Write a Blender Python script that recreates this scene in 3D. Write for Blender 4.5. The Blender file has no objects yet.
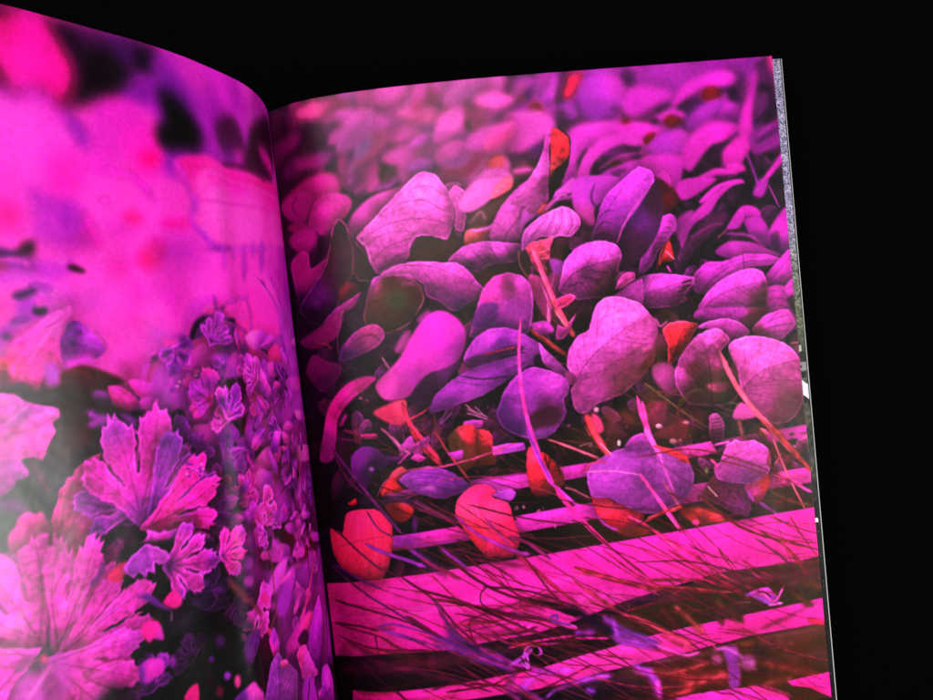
"""An open glossy magazine lying on a black table: close-up of two printed pages (magenta plant photographs)."""
import bpy, math
import numpy as np
from mathutils import Matrix

scene = bpy.context.scene
CM = 0.01

# ------------------------------------------------------------------ camera
cam = bpy.data.objects.new('camera', bpy.data.cameras.new('camera'))
scene.collection.objects.link(cam)
cam.data.sensor_width = 36.0
cam.data.sensor_fit = 'HORIZONTAL'
cam.data.lens = 30.0965
cam.data.clip_start = 0.01
cam.data.clip_end = 20.0
cam.matrix_world = Matrix([[0.991875, 0.112523, -0.05935, 0.04893], [-0.110196, 0.993058, 0.041136, -0.089367], [0.063567, -0.034261, 0.997389, 0.303653], [0.0, 0.0, 0.0, 1.0]])
scene.camera = cam
scene.render.resolution_x, scene.render.resolution_y = 1024, 768

# ------------------------------------------------------------------ world: an unlit room
world = bpy.data.worlds.new('World')
scene.world = world
world.use_nodes = True
world.node_tree.nodes['Background'].inputs[0].default_value = (0.02, 0.02, 0.022, 1)
world.node_tree.nodes['Background'].inputs[1].default_value = 0.05

# ------------------------------------------------------------------ lamps
def softbox(name, loc, target, sx, sy, watts, colour=(1, 1, 1)):
    d = bpy.data.lights.new(name, 'AREA')
    d.shape = 'RECTANGLE'; d.size = sx; d.size_y = sy
    d.energy = watts; d.color = colour
    o = bpy.data.objects.new(name, d)
    scene.collection.objects.link(o)
    v = np.array(target, float) - np.array(loc, float)
    from mathutils import Vector
    o.matrix_world = Matrix.Translation(loc) @ Vector(v).to_track_quat('-Z', 'Y').to_matrix().to_4x4()
    return o
softbox('ceiling_lamp', (-0.52, 0.20, 1.0), (0.08, -0.12, 0), 0.7, 0.7, 9.5, (1, 0.985, 0.97))
softbox('sheen_lamp', (0.07, 0.23, 1.0), (0.08, -0.12, 0), 0.26, 0.32, 4.8, (1, 0.985, 0.96))  # unseen overhead lamp, added for the sheen on the right page
softbox('side_lamp', (1.0, -0.3, 0.66), (0.0, -0.12, 0.05), 0.35, 0.35, 9.5, (1, 0.99, 0.98))
softbox('low_lamp', (1.0, -0.22, 0.26), (0.0, -0.12, 0.05), 0.35, 0.2, 0.9, (1, 0.99, 0.98))
scene.view_settings.view_transform = 'Standard'
scene.view_settings.look = 'None'
scene.view_settings.exposure = 0.0
scene.view_settings.gamma = 1.0

# ------------------------------------------------------------------ helpers
def tag(o, **kw):
    for k, v in kw.items():
        o[k] = v
    return o

def material(name, rough=0.5, colour=None, spec=0.5):
    m = bpy.data.materials.new(name); m.use_nodes = True
    b = m.node_tree.nodes['Principled BSDF']
    b.inputs['Roughness'].default_value = rough
    b.inputs['Specular IOR Level'].default_value = spec
    if colour:
        b.inputs['Base Color'].default_value = (*colour, 1)
    return m, m.node_tree.nodes, m.node_tree.links, b

def mesh_object(name, verts, quads, mat, parent=None, colours=None, smooth=True):
    me = bpy.data.meshes.new(name)
    verts = np.asarray(verts, np.float32); quads = np.asarray(quads, np.int32)
    me.vertices.add(len(verts)); me.vertices.foreach_set('co', verts.ravel())
    me.loops.add(quads.size); me.loops.foreach_set('vertex_index', quads.ravel())
    me.polygons.add(len(quads))
    me.polygons.foreach_set('loop_start', np.arange(0, quads.size, 4, dtype=np.int32))
    me.polygons.foreach_set('use_smooth', np.full(len(quads), smooth, dtype=bool))
    me.update(calc_edges=True); me.validate()
    if colours is not None:
        at = me.color_attributes.new('print', 'FLOAT_COLOR', 'POINT')
        at.data.foreach_set('color', np.asarray(colours, np.float32).ravel())
    me.materials.append(mat)
    o = bpy.data.objects.new(name, me)
    scene.collection.objects.link(o)
    if parent:
        o.parent = parent
    return o

def grid_quads(nr, nc, flip=False):
    i = np.arange(nr * nc).reshape(nr, nc)
    a, b, c, d = i[:-1, :-1].ravel(), i[:-1, 1:].ravel(), i[1:, 1:].ravel(), i[1:, :-1].ravel()
    return np.stack([a, d, c, b] if not flip else [a, b, c, d], 1)

def linear(c):
    return np.where(c <= 0.04045, c / 12.92, ((c + 0.055) / 1.055) ** 2.4)

# ------------------------------------------------------------------ the black table
tm, tn, tl, tb = material('black_cloth', 0.95, (0.0012, 0.0012, 0.0013), 0.0)
nz = tn.new('ShaderNodeTexNoise'); nz.inputs['Scale'].default_value = 900
bp = tn.new('ShaderNodeBump'); bp.inputs['Strength'].default_value = 0.2; bp.inputs['Distance'].default_value = 0.0005
tl.new(nz.outputs['Fac'], bp.inputs['Height']); tl.new(bp.outputs['Normal'], tb.inputs['Normal'])
table = mesh_object('tabletop', [(-2, -2, -0.0191), (2, -2, -0.0191), (2, 2, -0.0191), (-2, 2, -0.0191)], [(0, 1, 2, 3)], tm, smooth=False)
tag(table, kind='structure', label='matte black table surface under the magazine', category='table')

# ------------------------------------------------------------------ page profiles: cross-sections (x, z) in cm, from the gutter outwards
LEFT = np.array([(0.0, -1.2), (0.06, 0.0), (0.04, 1.1), (-0.12, 2.3), (-0.42, 3.35), (-0.9, 4.6), (-1.38, 5.72), (-2.1, 7.02), (-2.84, 8.06), (-3.65, 9.2), (-4.4, 10.19), (-6.0, 11.9), (-7.9, 13.2), (-10.0, 13.8), (-12.2, 13.7)])
RIGHT = np.array([(0.0, -1.2), (0.45, -0.85), (0.99, -0.42), (1.83, 0.02), (2.99, 0.3), (4.14, 0.48), (5.27, 0.57), (7.54, 0.64), (9.85, 0.57), (14.59, 0.3), (20.0, 0.0)])
PAGE_H = 27.5

# ---- painter: fills a page print (numpy array) from a list of traced shapes, in page centimetres
PAL = dict(P='ff4cd2', p='fa28c3', m='dc19b9', M='a00a8c', v='be32cd', V='8c1ebe', u='6e0f8c', U='3c084b', k='080408', o='38260f',
           b='5a281e', r='f01932', R='8c0a19', O='e14b46', l='e150d2', w='f56ed7', h='ff0a96', g='46301a', c='7a3a30', n='20101c')

def hexc(c):
    c = PAL.get(c, c)
    return np.array([int(c[i:i + 2], 16) / 255 for i in (0, 2, 4)])

def smooth_line(p, n=6, closed=True, taut=0.):
    p = np.asarray(p, float)
    if len(p) < 3:
        return p
    if closed:
        a, b, c, d = np.roll(p, 1, 0), p, np.roll(p, -1, 0), np.roll(p, -2, 0)
    else:
        q = np.vstack([2 * p[0] - p[1], p, 2 * p[-1] - p[-2]])
        a, b, c, d = q[:-3], q[1:-2], q[2:-1], q[3:]
    out = []
    for i in range(n):
        t = i / n
        q = 0.5 * ((2 * b) + (-a + c) * t + (2 * a - 5 * b + 4 * c - d) * t * t + (-a + 3 * b - 3 * c + d) * t ** 3)
        out.append(q * (1 - taut) + (b + (c - b) * t) * taut)
    r = np.stack(out, 1).reshape(-1, 2)
    return r if closed else np.vstack([r, p[-1]])

def vnoise(h, w, cell, rng):
    gh, gw = int(h / cell) + 3, int(w / cell) + 3
    g = rng.random((gh, gw))
    y = np.arange(h) / cell; x = np.arange(w) / cell
    yi = y.astype(int); xi = x.astype(int)
    fy = y - yi; fx = x - xi
    fy = (fy * fy * (3 - 2 * fy))[:, None]; fx = (fx * fx * (3 - 2 * fx))[None, :]
    A = g[yi][:, xi]; B = g[yi][:, xi + 1]; C_ = g[yi + 1][:, xi]; D = g[yi + 1][:, xi + 1]
    return (A * (1 - fx) + B * fx) * (1 - fy) + (C_ * (1 - fx) + D * fx) * fy - 0.5

class Print:
    """xs, ys: page coordinates (cm) of the sample columns and rows; res: samples per cm where the grid is fine"""
    def __init__(self, w, h, res, base, seed):
        self.res = res; self.W = int(w * res) + 1; self.H = int(h * res) + 1
        self.c = np.empty((self.H, self.W, 3)); self.c[:] = hexc(base)
        self.rng = np.random.default_rng(seed)
        self.n1 = vnoise(self.H, self.W, 0.75 * res, self.rng); self.n2 = vnoise(self.H, self.W, 0.26 * res, self.rng)
        self.n3 = vnoise(self.H, self.W, 0.09 * res, self.rng)
        q = vnoise(self.H, self.W, 0.34 * res, self.rng) + .4 * vnoise(self.H, self.W, 0.12 * res, self.rng)
        self.net = np.exp(-(q / .035) ** 2) + .6 * np.exp(-((vnoise(self.H, self.W, 0.2 * res, self.rng) + .1) / .04) ** 2)
        self.crk = vnoise(self.H, self.W, 0.2 * res, self.rng); self.crk = np.roll(self.crk, 3, 0) - self.crk
        self.wx = vnoise(self.H, self.W, 0.16 * res, self.rng); self.wy = vnoise(self.H, self.W, 0.16 * res, self.rng)
        self.last = None; self.cool = 0.

    def box(self, p, m):
        x0 = max(0, int(p[:, 0].min() - m)); x1 = min(self.W, int(p[:, 0].max() + m) + 2)
        y0 = max(0, int(p[:, 1].min() - m)); y1 = min(self.H, int(p[:, 1].max() + m) + 2)
        return (x0, x1, y0, y1) if x1 > x0 and y1 > y0 else None

    @staticmethod
    def segd(X, Y, a, b, best=None):
        d = b - a; L = d @ d + 1e-9
        t = np.clip(((X - a[0]) * d[0] + (Y - a[1]) * d[1]) / L, 0, 1)
        return (X - a[0] - t * d[0]) ** 2 + (Y - a[1] - t * d[1]) ** 2, t

    def sdf(self, p, bx, wob=0):
        x0, x1, y0, y1 = bx
        X, Y = np.meshgrid(np.arange(x0, x1, dtype=float), np.arange(y0, y1, dtype=float))
        if wob:
            X = X + wob * self.wx[y0:y1, x0:x1]; Y = Y + wob * self.wy[y0:y1, x0:x1]
        D = np.full(X.shape, 1e12); ins = np.zeros(X.shape, bool)
        q = np.roll(p, -1, 0)
        for a, b in zip(p, q):
            d2, _ = self.segd(X, Y, a, b); np.minimum(D, d2, out=D)
            if a[1] != b[1]:
                cr = ((a[1] > Y) != (b[1] > Y)) & (X < (b[0] - a[0]) * (Y - a[1]) / (b[1] - a[1]) + a[0])
                ins ^= cr
        D = np.sqrt(D)
        return np.where(ins, D, -D), X, Y

    def tint(self, cols, X, Y):
        if len(cols) == 1:
            return np.broadcast_to(cols[0][2], X.shape + (3,)).copy()
        W = 0; A = 0
        for x, y, c in cols:
            w = 1 / ((X - x) ** 2 + (Y - y) ** 2 + 9) ** 1.5
            W = W + w; A = A + w[..., None] * c
        return A / W[..., None]

    def leaf(self, pts, cols, blur=1., rim=.0, tex=.1, sh=.2, ed=.16, drop=.3, sharp=0, wob=0, a=1.):
        R = self.res
        p = np.asarray(pts) * R
        cl = [(x * R, y * R, hexc(c)) for x, y, c in cols]
        if not sharp:
            p = smooth_line(p, 6, True, .38 if blur < 1.8 else 0.)
        if blur > 1.8:
            drop *= .45; sh *= .3
        elif not wob and not sharp:
            wob = 1.5
        m = max(4, blur * 2.5, 30 if drop else 0)
        bx = self.box(p, m)
        if bx is None:
            return
        d, X, Y = self.sdf(p, bx, wob)
        x0, x1, y0, y1 = bx
        reg = self.c[y0:y1, x0:x1]
        if drop:
            d2 = np.roll(d, (5, 2), (0, 1))          # the shade one leaf throws on the next, in the photograph that is printed
            s = min(.6, drop * 1.05) * np.clip(1 + np.maximum(d, d2) / 22., 0, 1) ** 1.6
            reg *= (1 - s)[..., None]
        al = np.clip(0.5 + d / (2 * max(blur, .6)), 0, 1); al = al * al * (3 - 2 * al) * a
        col = self.tint(cl, X, Y)
        n = self.n1[y0:y1, x0:x1] * .8 + self.n2[y0:y1, x0:x1] * .45 + self.n3[y0:y1, x0:x1] * .35
        soft = 1 / (1 + (blur / 1.6) ** 2)
        g = 1 + tex * 2 * (n * soft + self.n1[y0:y1, x0:x1] * (1 - soft))
        gy, gx = np.gradient(d)
        if blur < 1.2 and tex > .08:
            g = g * (1 - .13 * self.net[y0:y1, x0:x1] + .22 * self.crk[y0:y1, x0:x1] * min(1, tex * 6))
        if ed:
            g = g * (1 + ed * np.exp(-np.maximum(d, 0) / 17) * (.45 * gx + .9 * gy) * soft)
        if blur <= 1.8 and not sharp:
            t = np.clip((Y - p[:, 1].min()) / (np.ptp(p[:, 1]) + 1e-6), 0, 1)
            g = g * (1.1 - .38 * t * t)
        if sh:
            g = g * (1 - sh * np.exp(-np.maximum(d, 0) / (5 + blur)))
        col = col * g[..., None]
        if rim:
            e = rim * np.exp(-((d - 1.6) / 1.3) ** 2) * (.55 + 1.2 * self.n2[y0:y1, x0:x1] + .3)
            col = col + e[..., None] * np.array([.8, .42, .75])
        self.c[y0:y1, x0:x1] = reg * (1 - al[..., None]) + np.clip(col, 0, 1) * al[..., None]
        self.last = (bx, al)

    def line(self, pts, w, col=None, w2=None, blur=.7, a=1., amt=None, clip=False):
        """a stroke tapering from w to w2 (cm): paint of its own colour, or (amt) a vein that lightens or darkens what is there"""
        R = self.res
        p = smooth_line(np.asarray(pts) * R, 8, False)
        w0 = w * R / 2; w1 = (w if w2 is None else w2) * R / 2
        bx = self.box(p, max(w0, w1) + blur * 2 + 2)
        if bx is None:
            return
        x0, x1, y0, y1 = bx
        X, Y = np.meshgrid(np.arange(x0, x1, dtype=float), np.arange(y0, y1, dtype=float))
        X = X + .9 * self.wx[y0:y1, x0:x1]; Y = Y + .9 * self.wy[y0:y1, x0:x1]
        D = np.full(X.shape, -1e9); n = len(p) - 1
        for i in range(n):
            d2, t = self.segd(X, Y, p[i], p[i + 1])
            f = (i + t) / n
            np.maximum(D, (w0 + (w1 - w0) * f) * np.clip(np.minimum(f, 1 - f) * 7 + .35, 0, 1) - np.sqrt(d2), out=D)
        al = np.clip(.5 + D / (2 * max(blur, .5)), 0, 1) * a
        if clip and self.last:
            (u0, u1, v0, v1), m = self.last
            M = np.zeros(al.shape)
            a0, a1, b0, b1 = max(x0, u0), min(x1, u1), max(y0, v0), min(y1, v1)
            if a1 <= a0 or b1 <= b0:
                return
            M[b0 - y0:b1 - y0, a0 - x0:a1 - x0] = m[b0 - v0:b1 - v0, a0 - u0:a1 - u0]
            al = al * M
        reg = self.c[y0:y1, x0:x1]
        if amt is not None:
            if amt > 0:
                reg += al[..., None] * amt * np.array([.75, .5, .75])
            else:
                reg *= 1 + al[..., None] * amt * np.array([.8, 1, .8])
        else:
            core = 1 + .25 * np.clip(D / max(w0, 1), -1, 1)[..., None] * (1 if w0 > 1.5 else 0)
            nn = 1 + .35 * self.n2[y0:y1, x0:x1][..., None]
            reg[:] = reg * (1 - al[..., None]) + np.clip(hexc(col) * core * nn, 0, 1) * al[..., None]

    def veins(self, pts, n, amt, w=.05, spread=1.1, length=1.2):
        """midrib along pts and n arching side veins on either side, kept inside the last leaf"""
        self.line(pts, w * 1.3, w2=w * .5, amt=amt, clip=True)
        p = smooth_line(np.asarray(pts, float), 10, False)
        if self.last and n > 1:          # the two halves of the blade catch the light differently
            (u0, u1, v0, v1), m = self.last
            X, Y = np.meshgrid(np.arange(u0, u1), np.arange(v0, v1)); q = p * self.res
            best = np.full(X.shape, 1e12); side = np.zeros(X.shape)
            for a, b in zip(q[:-1], q[1:]):
                d2, t = self.segd(X, Y, a, b); e = b - a
                sd = ((X - a[0]) * e[1] - (Y - a[1]) * e[0]) / (np.hypot(*e) + 1e-6)
                k = d2 < best; best[k] = d2[k]; side[k] = sd[k]
            up = (q[-1] - q[0])[0]
            sgn = np.tanh(side / 4.) * (1 if up > 0 else -1)
            self.c[v0:v1, u0:u1] *= (1 + m * (.13 * sgn - .03) * np.exp(-np.abs(side) / 60))[..., None]
        L = np.linalg.norm(p[-1] - p[0])
        for k in range(n):
            f = (k + .6) / (n + .4)
            i = int(f * (len(p) - 2)); t = p[i + 1] - p[i]; t /= np.linalg.norm(t) + 1e-9
            for s in (-1, 1):
                nn = np.array([-t[1], t[0]]) * s
                l = length * L * (.55 - .3 * f) * (.85 + .3 * self.rng.random())
                q = [p[i], p[i] + (t * .35 + nn * spread * .35) * l, p[i] + (t * .85 + nn * spread * .75) * l, p[i] + (t * 1.5 + nn * spread * .95) * l]
                self.line(q, w * .75, w2=w * .25, amt=amt * .8, clip=True)
                for j in (1, 2):
                    b = q[j]; e = b + (t * .25 * (1 if j == 1 else -.3) + nn * .3) * l * (.6 + .5 * self.rng.random())
                    self.line([b, (b + e) / 2 + t * .03 * l, e], w * .45, w2=w * .2, amt=amt * .5, clip=True)

    def soften(self, v0, v1, sig):
        """out of focus above v0, in focus below v1 (cm)"""
        r = int(sig * 3); k = np.exp(-.5 * (np.arange(-r, r + 1) / sig) ** 2); k /= k.sum()
        b = np.pad(self.c, ((r, r), (r, r), (0, 0)), mode='edge')
        b = sum(w * b[:, i:i + self.W] for i, w in enumerate(k))
        b = sum(w * b[i:i + self.H] for i, w in enumerate(k))
        m = np.clip((v1 - np.arange(self.H) / self.res) / (v1 - v0), 0, 1)[:, None, None]
        self.c = self.c * (1 - m) + b * m

    def palm(self, x, y, r, rot, lobes, span, c1, c2, rim=.3, blur=1):
        """a lobed, saw-edged leaf"""
        R = self.rng.uniform; P = []; tips = []
        for k in range(lobes):
            a = rot + (k - (lobes - 1) / 2) * span / lobes
            l = r * R(.8, 1.1) * (1 - .12 * abs(k - (lobes - 1) / 2)); w = span / lobes * .56
            tips.append((x + l * .93 * math.cos(a), y + l * .93 * math.sin(a)))
            for f, g in ((.4, -1), (.57, -1.06), (.6, -.92), (.73, -.98), (.75, -.82), (.86, -.74), (.87, -.56), (.95, -.44), (.95, -.26), (1, -.12), (.97, 0), (1, .13), (.95, .27), (.95, .45), (.87, .56), (.86, .75), (.75, .82), (.73, .97), (.6, .93), (.57, 1.05), (.4, 1)):
                f *= R(.95, 1.05); b = a + g * w
                P.append((x + l * f * math.cos(b), y + l * f * math.sin(b)))
        P.append((x - r * .12 * math.cos(rot), y - r * .12 * math.sin(rot)))
        cols = [(x, y, c1)] + [(tx, ty, c2 if i % 2 else c1) for i, (tx, ty) in enumerate(tips)] + [((x + tx) / 2, (y + ty) / 2, c2) for tx, ty in tips]
        self.leaf(P, cols, blur=blur, rim=rim, tex=.22, sh=.12, drop=.3 if r > 1 else .1, sharp=1, wob=2.5)
        for tx, ty in tips:
            m = ((x + tx) / 2 + R(-.05, .05) * r, (y + ty) / 2 + R(-.05, .05) * r)
            self.line([(x, y), m, (tx, ty)], .05 * min(1, r), w2=.02, amt=-.35, clip=True)
            for s in (-1, 1):
                e = (m[0] + (tx - x) * .25 - s * (ty - y) * .17, m[1] + (ty - y) * .25 + s * (tx - x) * .17)
                self.line([m, e], .035 * min(1, r), w2=.015, amt=-.25, clip=True)

    def litter(self, kind, n, box, cols, smin, smax):
        """n small leaves, twigs, streaks or flecks strewn over a box of the picture"""
        R = self.rng.uniform; pick = lambda: cols[self.rng.integers(len(cols))]
        x0, y0, x1, y1 = box
        for i in range(n):
            x, y, s, a = R(min(x0, x1), max(x0, x1)), R(min(y0, y1), max(y0, y1)), R(smin, smax), R(0, 6.28)
            if kind == 'leaf':
                q = R(.35, .7); ca, sa = math.cos(a), math.sin(a); P = []
                for u, v in ((1.1, 0), (.6, 1. * q), (0, .9 * q), (-.6, .7 * q), (-1, .1), (-.6, -.7 * q), (0, -.85 * q), (.6, -.5 * q)):
                    u *= s * R(.85, 1.15); v *= s * R(.85, 1.15); P.append((x + u * ca - v * sa, y + u * sa + v * ca))
                self.leaf(P, [(x - s * .6, y - s * .6, pick()), (x + s * .6, y + s * .6, pick())], blur=R(.8, 2), rim=R(0, .1), tex=.25, drop=.12)
                if R(0, 1) < .6:
                    self.line([(x - s * ca, y - s * sa), (x + .04, y + .04), (x + s * ca, y + s * sa)], .045, pick(), blur=.8)
            elif kind == 'palm':
                self.palm(x, y, s, a, int(R(3, 6)), R(2.2, 4.6), pick(), pick(), R(.05, .25), R(1, 2.4))
            elif kind == 'soft':
                q = R(.36, .62); a = R(-1.5, .35); ca, sa = math.cos(a), math.sin(a)
                P = [(x + s * (u * ca - v * q * sa), y + s * (u * sa + v * q * ca)) for u, v in ((1.15, 0), (.7, .75), (0, 1), (-.8, .6), (-1.2, 0), (-.7, -.7), (.1, -.95), (.8, -.6))]
                c = pick(); c = PAL.get(c, c); dk = ''.join('%02x' % int(int(c[k:k + 2], 16) * R(.66, .94)) for k in (0, 2, 4))
                self.leaf(P, [(x, y - s, c), (x, y + s * .8, dk), (x - s * sa * .4, y + s * .3, dk if R(0, 1) < .4 else c)], blur=R(2, 4.5), tex=.08, sh=.2, drop=.36, ed=.25)
                self.line([(x - s * ca, y - s * sa), (x, y), (x + s * ca, y + s * sa)], .07, amt=R(-.3, .12), blur=2, clip=True)
            elif kind == 'twig':
                dx, dy = s, s * R(-.3, 1.1)
                self.line([(x, y), (x + dx * .5 + R(-.1, .1), y + dy * .5 + R(-.1, .1)), (x + dx, y + dy)], R(.03, .09), pick(), blur=1, a=R(.4, .9))
            elif kind == 'strand':
                g = R(.3, .85); b = R(-.12, .12) * s
                self.line([(x, y), (x + s * .35, y + s * .35 * g + b), (x + s * .7, y + s * .7 * g + b * .8), (x + s, y + s * g * .95)], R(.03, .075), pick(), w2=R(.02, .05), blur=.9, a=R(.55, .95))
            elif kind == 'blade':          # an upright leaf with its midrib
                q = R(.42, .62); a = R(-2.6, -.5); ca, sa = math.cos(a), math.sin(a)
                P = [(x + s * (u * ca - v * q * sa), y + s * (u * sa + v * q * ca)) for u, v in ((1.05, .05), (.75, .75), (.1, 1), (-.6, .7), (-1.05, 0), (-.6, -.75), (.15, -.95), (.8, -.65))]
                self.leaf(P, [(x + s * .7 * ca, y + s * .7 * sa, pick()), (x - s * .7 * ca, y - s * .7 * sa, pick()), (x - s * .5 * sa, y + s * .5 * ca, pick())], blur=1, rim=R(.05, .2), tex=.2, drop=.3)
                self.veins([(x - s * ca, y - s * sa), (x - .08 * s * sa, y + .08 * s * ca), (x + s * ca, y + s * sa)], 4, R(-.35, -.2), .05)
            elif kind == 'streak':
                self.line([(x, y), (x + s, y + s * R(-.35, .5))], R(.08, .25), pick(), blur=3.5, a=R(.2, .5))
            else:
                r = s * R(.5, 1); t = [k * math.pi / 4 for k in range(8)]; q = R(.4, .9)
                self.leaf([(x + r * math.cos(k) * math.cos(a) - r * q * math.sin(k) * math.sin(a), y + r * math.cos(k) * math.sin(a) + r * q * math.sin(k) * math.cos(a)) for k in t],
                          [(x, y, pick())], blur=R(.8, 1.4), tex=.25, drop=0, sh=0, a=R(.45, 1))

    def finish(self):
        n = vnoise(self.H, self.W, 2.2, self.rng)
        lum = self.c.mean(2)
        self.c *= (1 + .05 * n + .04 * self.n3)[..., None]
        c = self.c
        mg = np.clip((np.minimum(c[..., 0], c[..., 2]) - c[..., 1]) / .3, 0, 1)
        c[..., 0] *= 1 - self.cool * mg; c[..., 1] *= 1 - (.14 - self.cool) * mg; c[..., 2] *= 1 - .08 * mg
        red = np.clip((c[..., 0] - c[..., 2] - .2) / .3, 0, 1) * np.clip(c[..., 0] * 1.6 - .5, 0, 1)
        c[..., 2] += red * np.clip(c[..., 1] * 1.15 + .05 - c[..., 2], 0, 1); c[..., 1] *= 1 - .15 * red
        over = np.clip(c[..., 2] - c[..., 0], 0, 1)
        c[..., 2] -= .5 * over
        br = np.clip((c[..., 0] - c[..., 2] - .12) / .12, 0, 1) * np.clip((.8 - c[..., 0]) / .2, 0, 1); c *= (1 - .22 * br)[..., None]
        k = np.clip(c - .5, -.5, .5); c += .10 * np.sin(k * math.pi * 2) / 2          # print contrast
        b = c.copy(); b[1:-1, 1:-1] = (4 * c[1:-1, 1:-1] + 2 * (c[:-2, 1:-1] + c[2:, 1:-1] + c[1:-1, :-2] + c[1:-1, 2:]) + c[:-2, :-2] + c[2:, 2:] + c[:-2, 2:] + c[2:, :-2]) / 16
        self.c = (.4 * b + .6 * c) * (1 + .06 * (self.rng.random(b.shape[:2]) - .5) + .04 * self.n3)[..., None]
        self.c += (.012 * n * (1 - lum))[..., None]
        np.clip(self.c, 0, 1, out=self.c)
        return self.c

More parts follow.
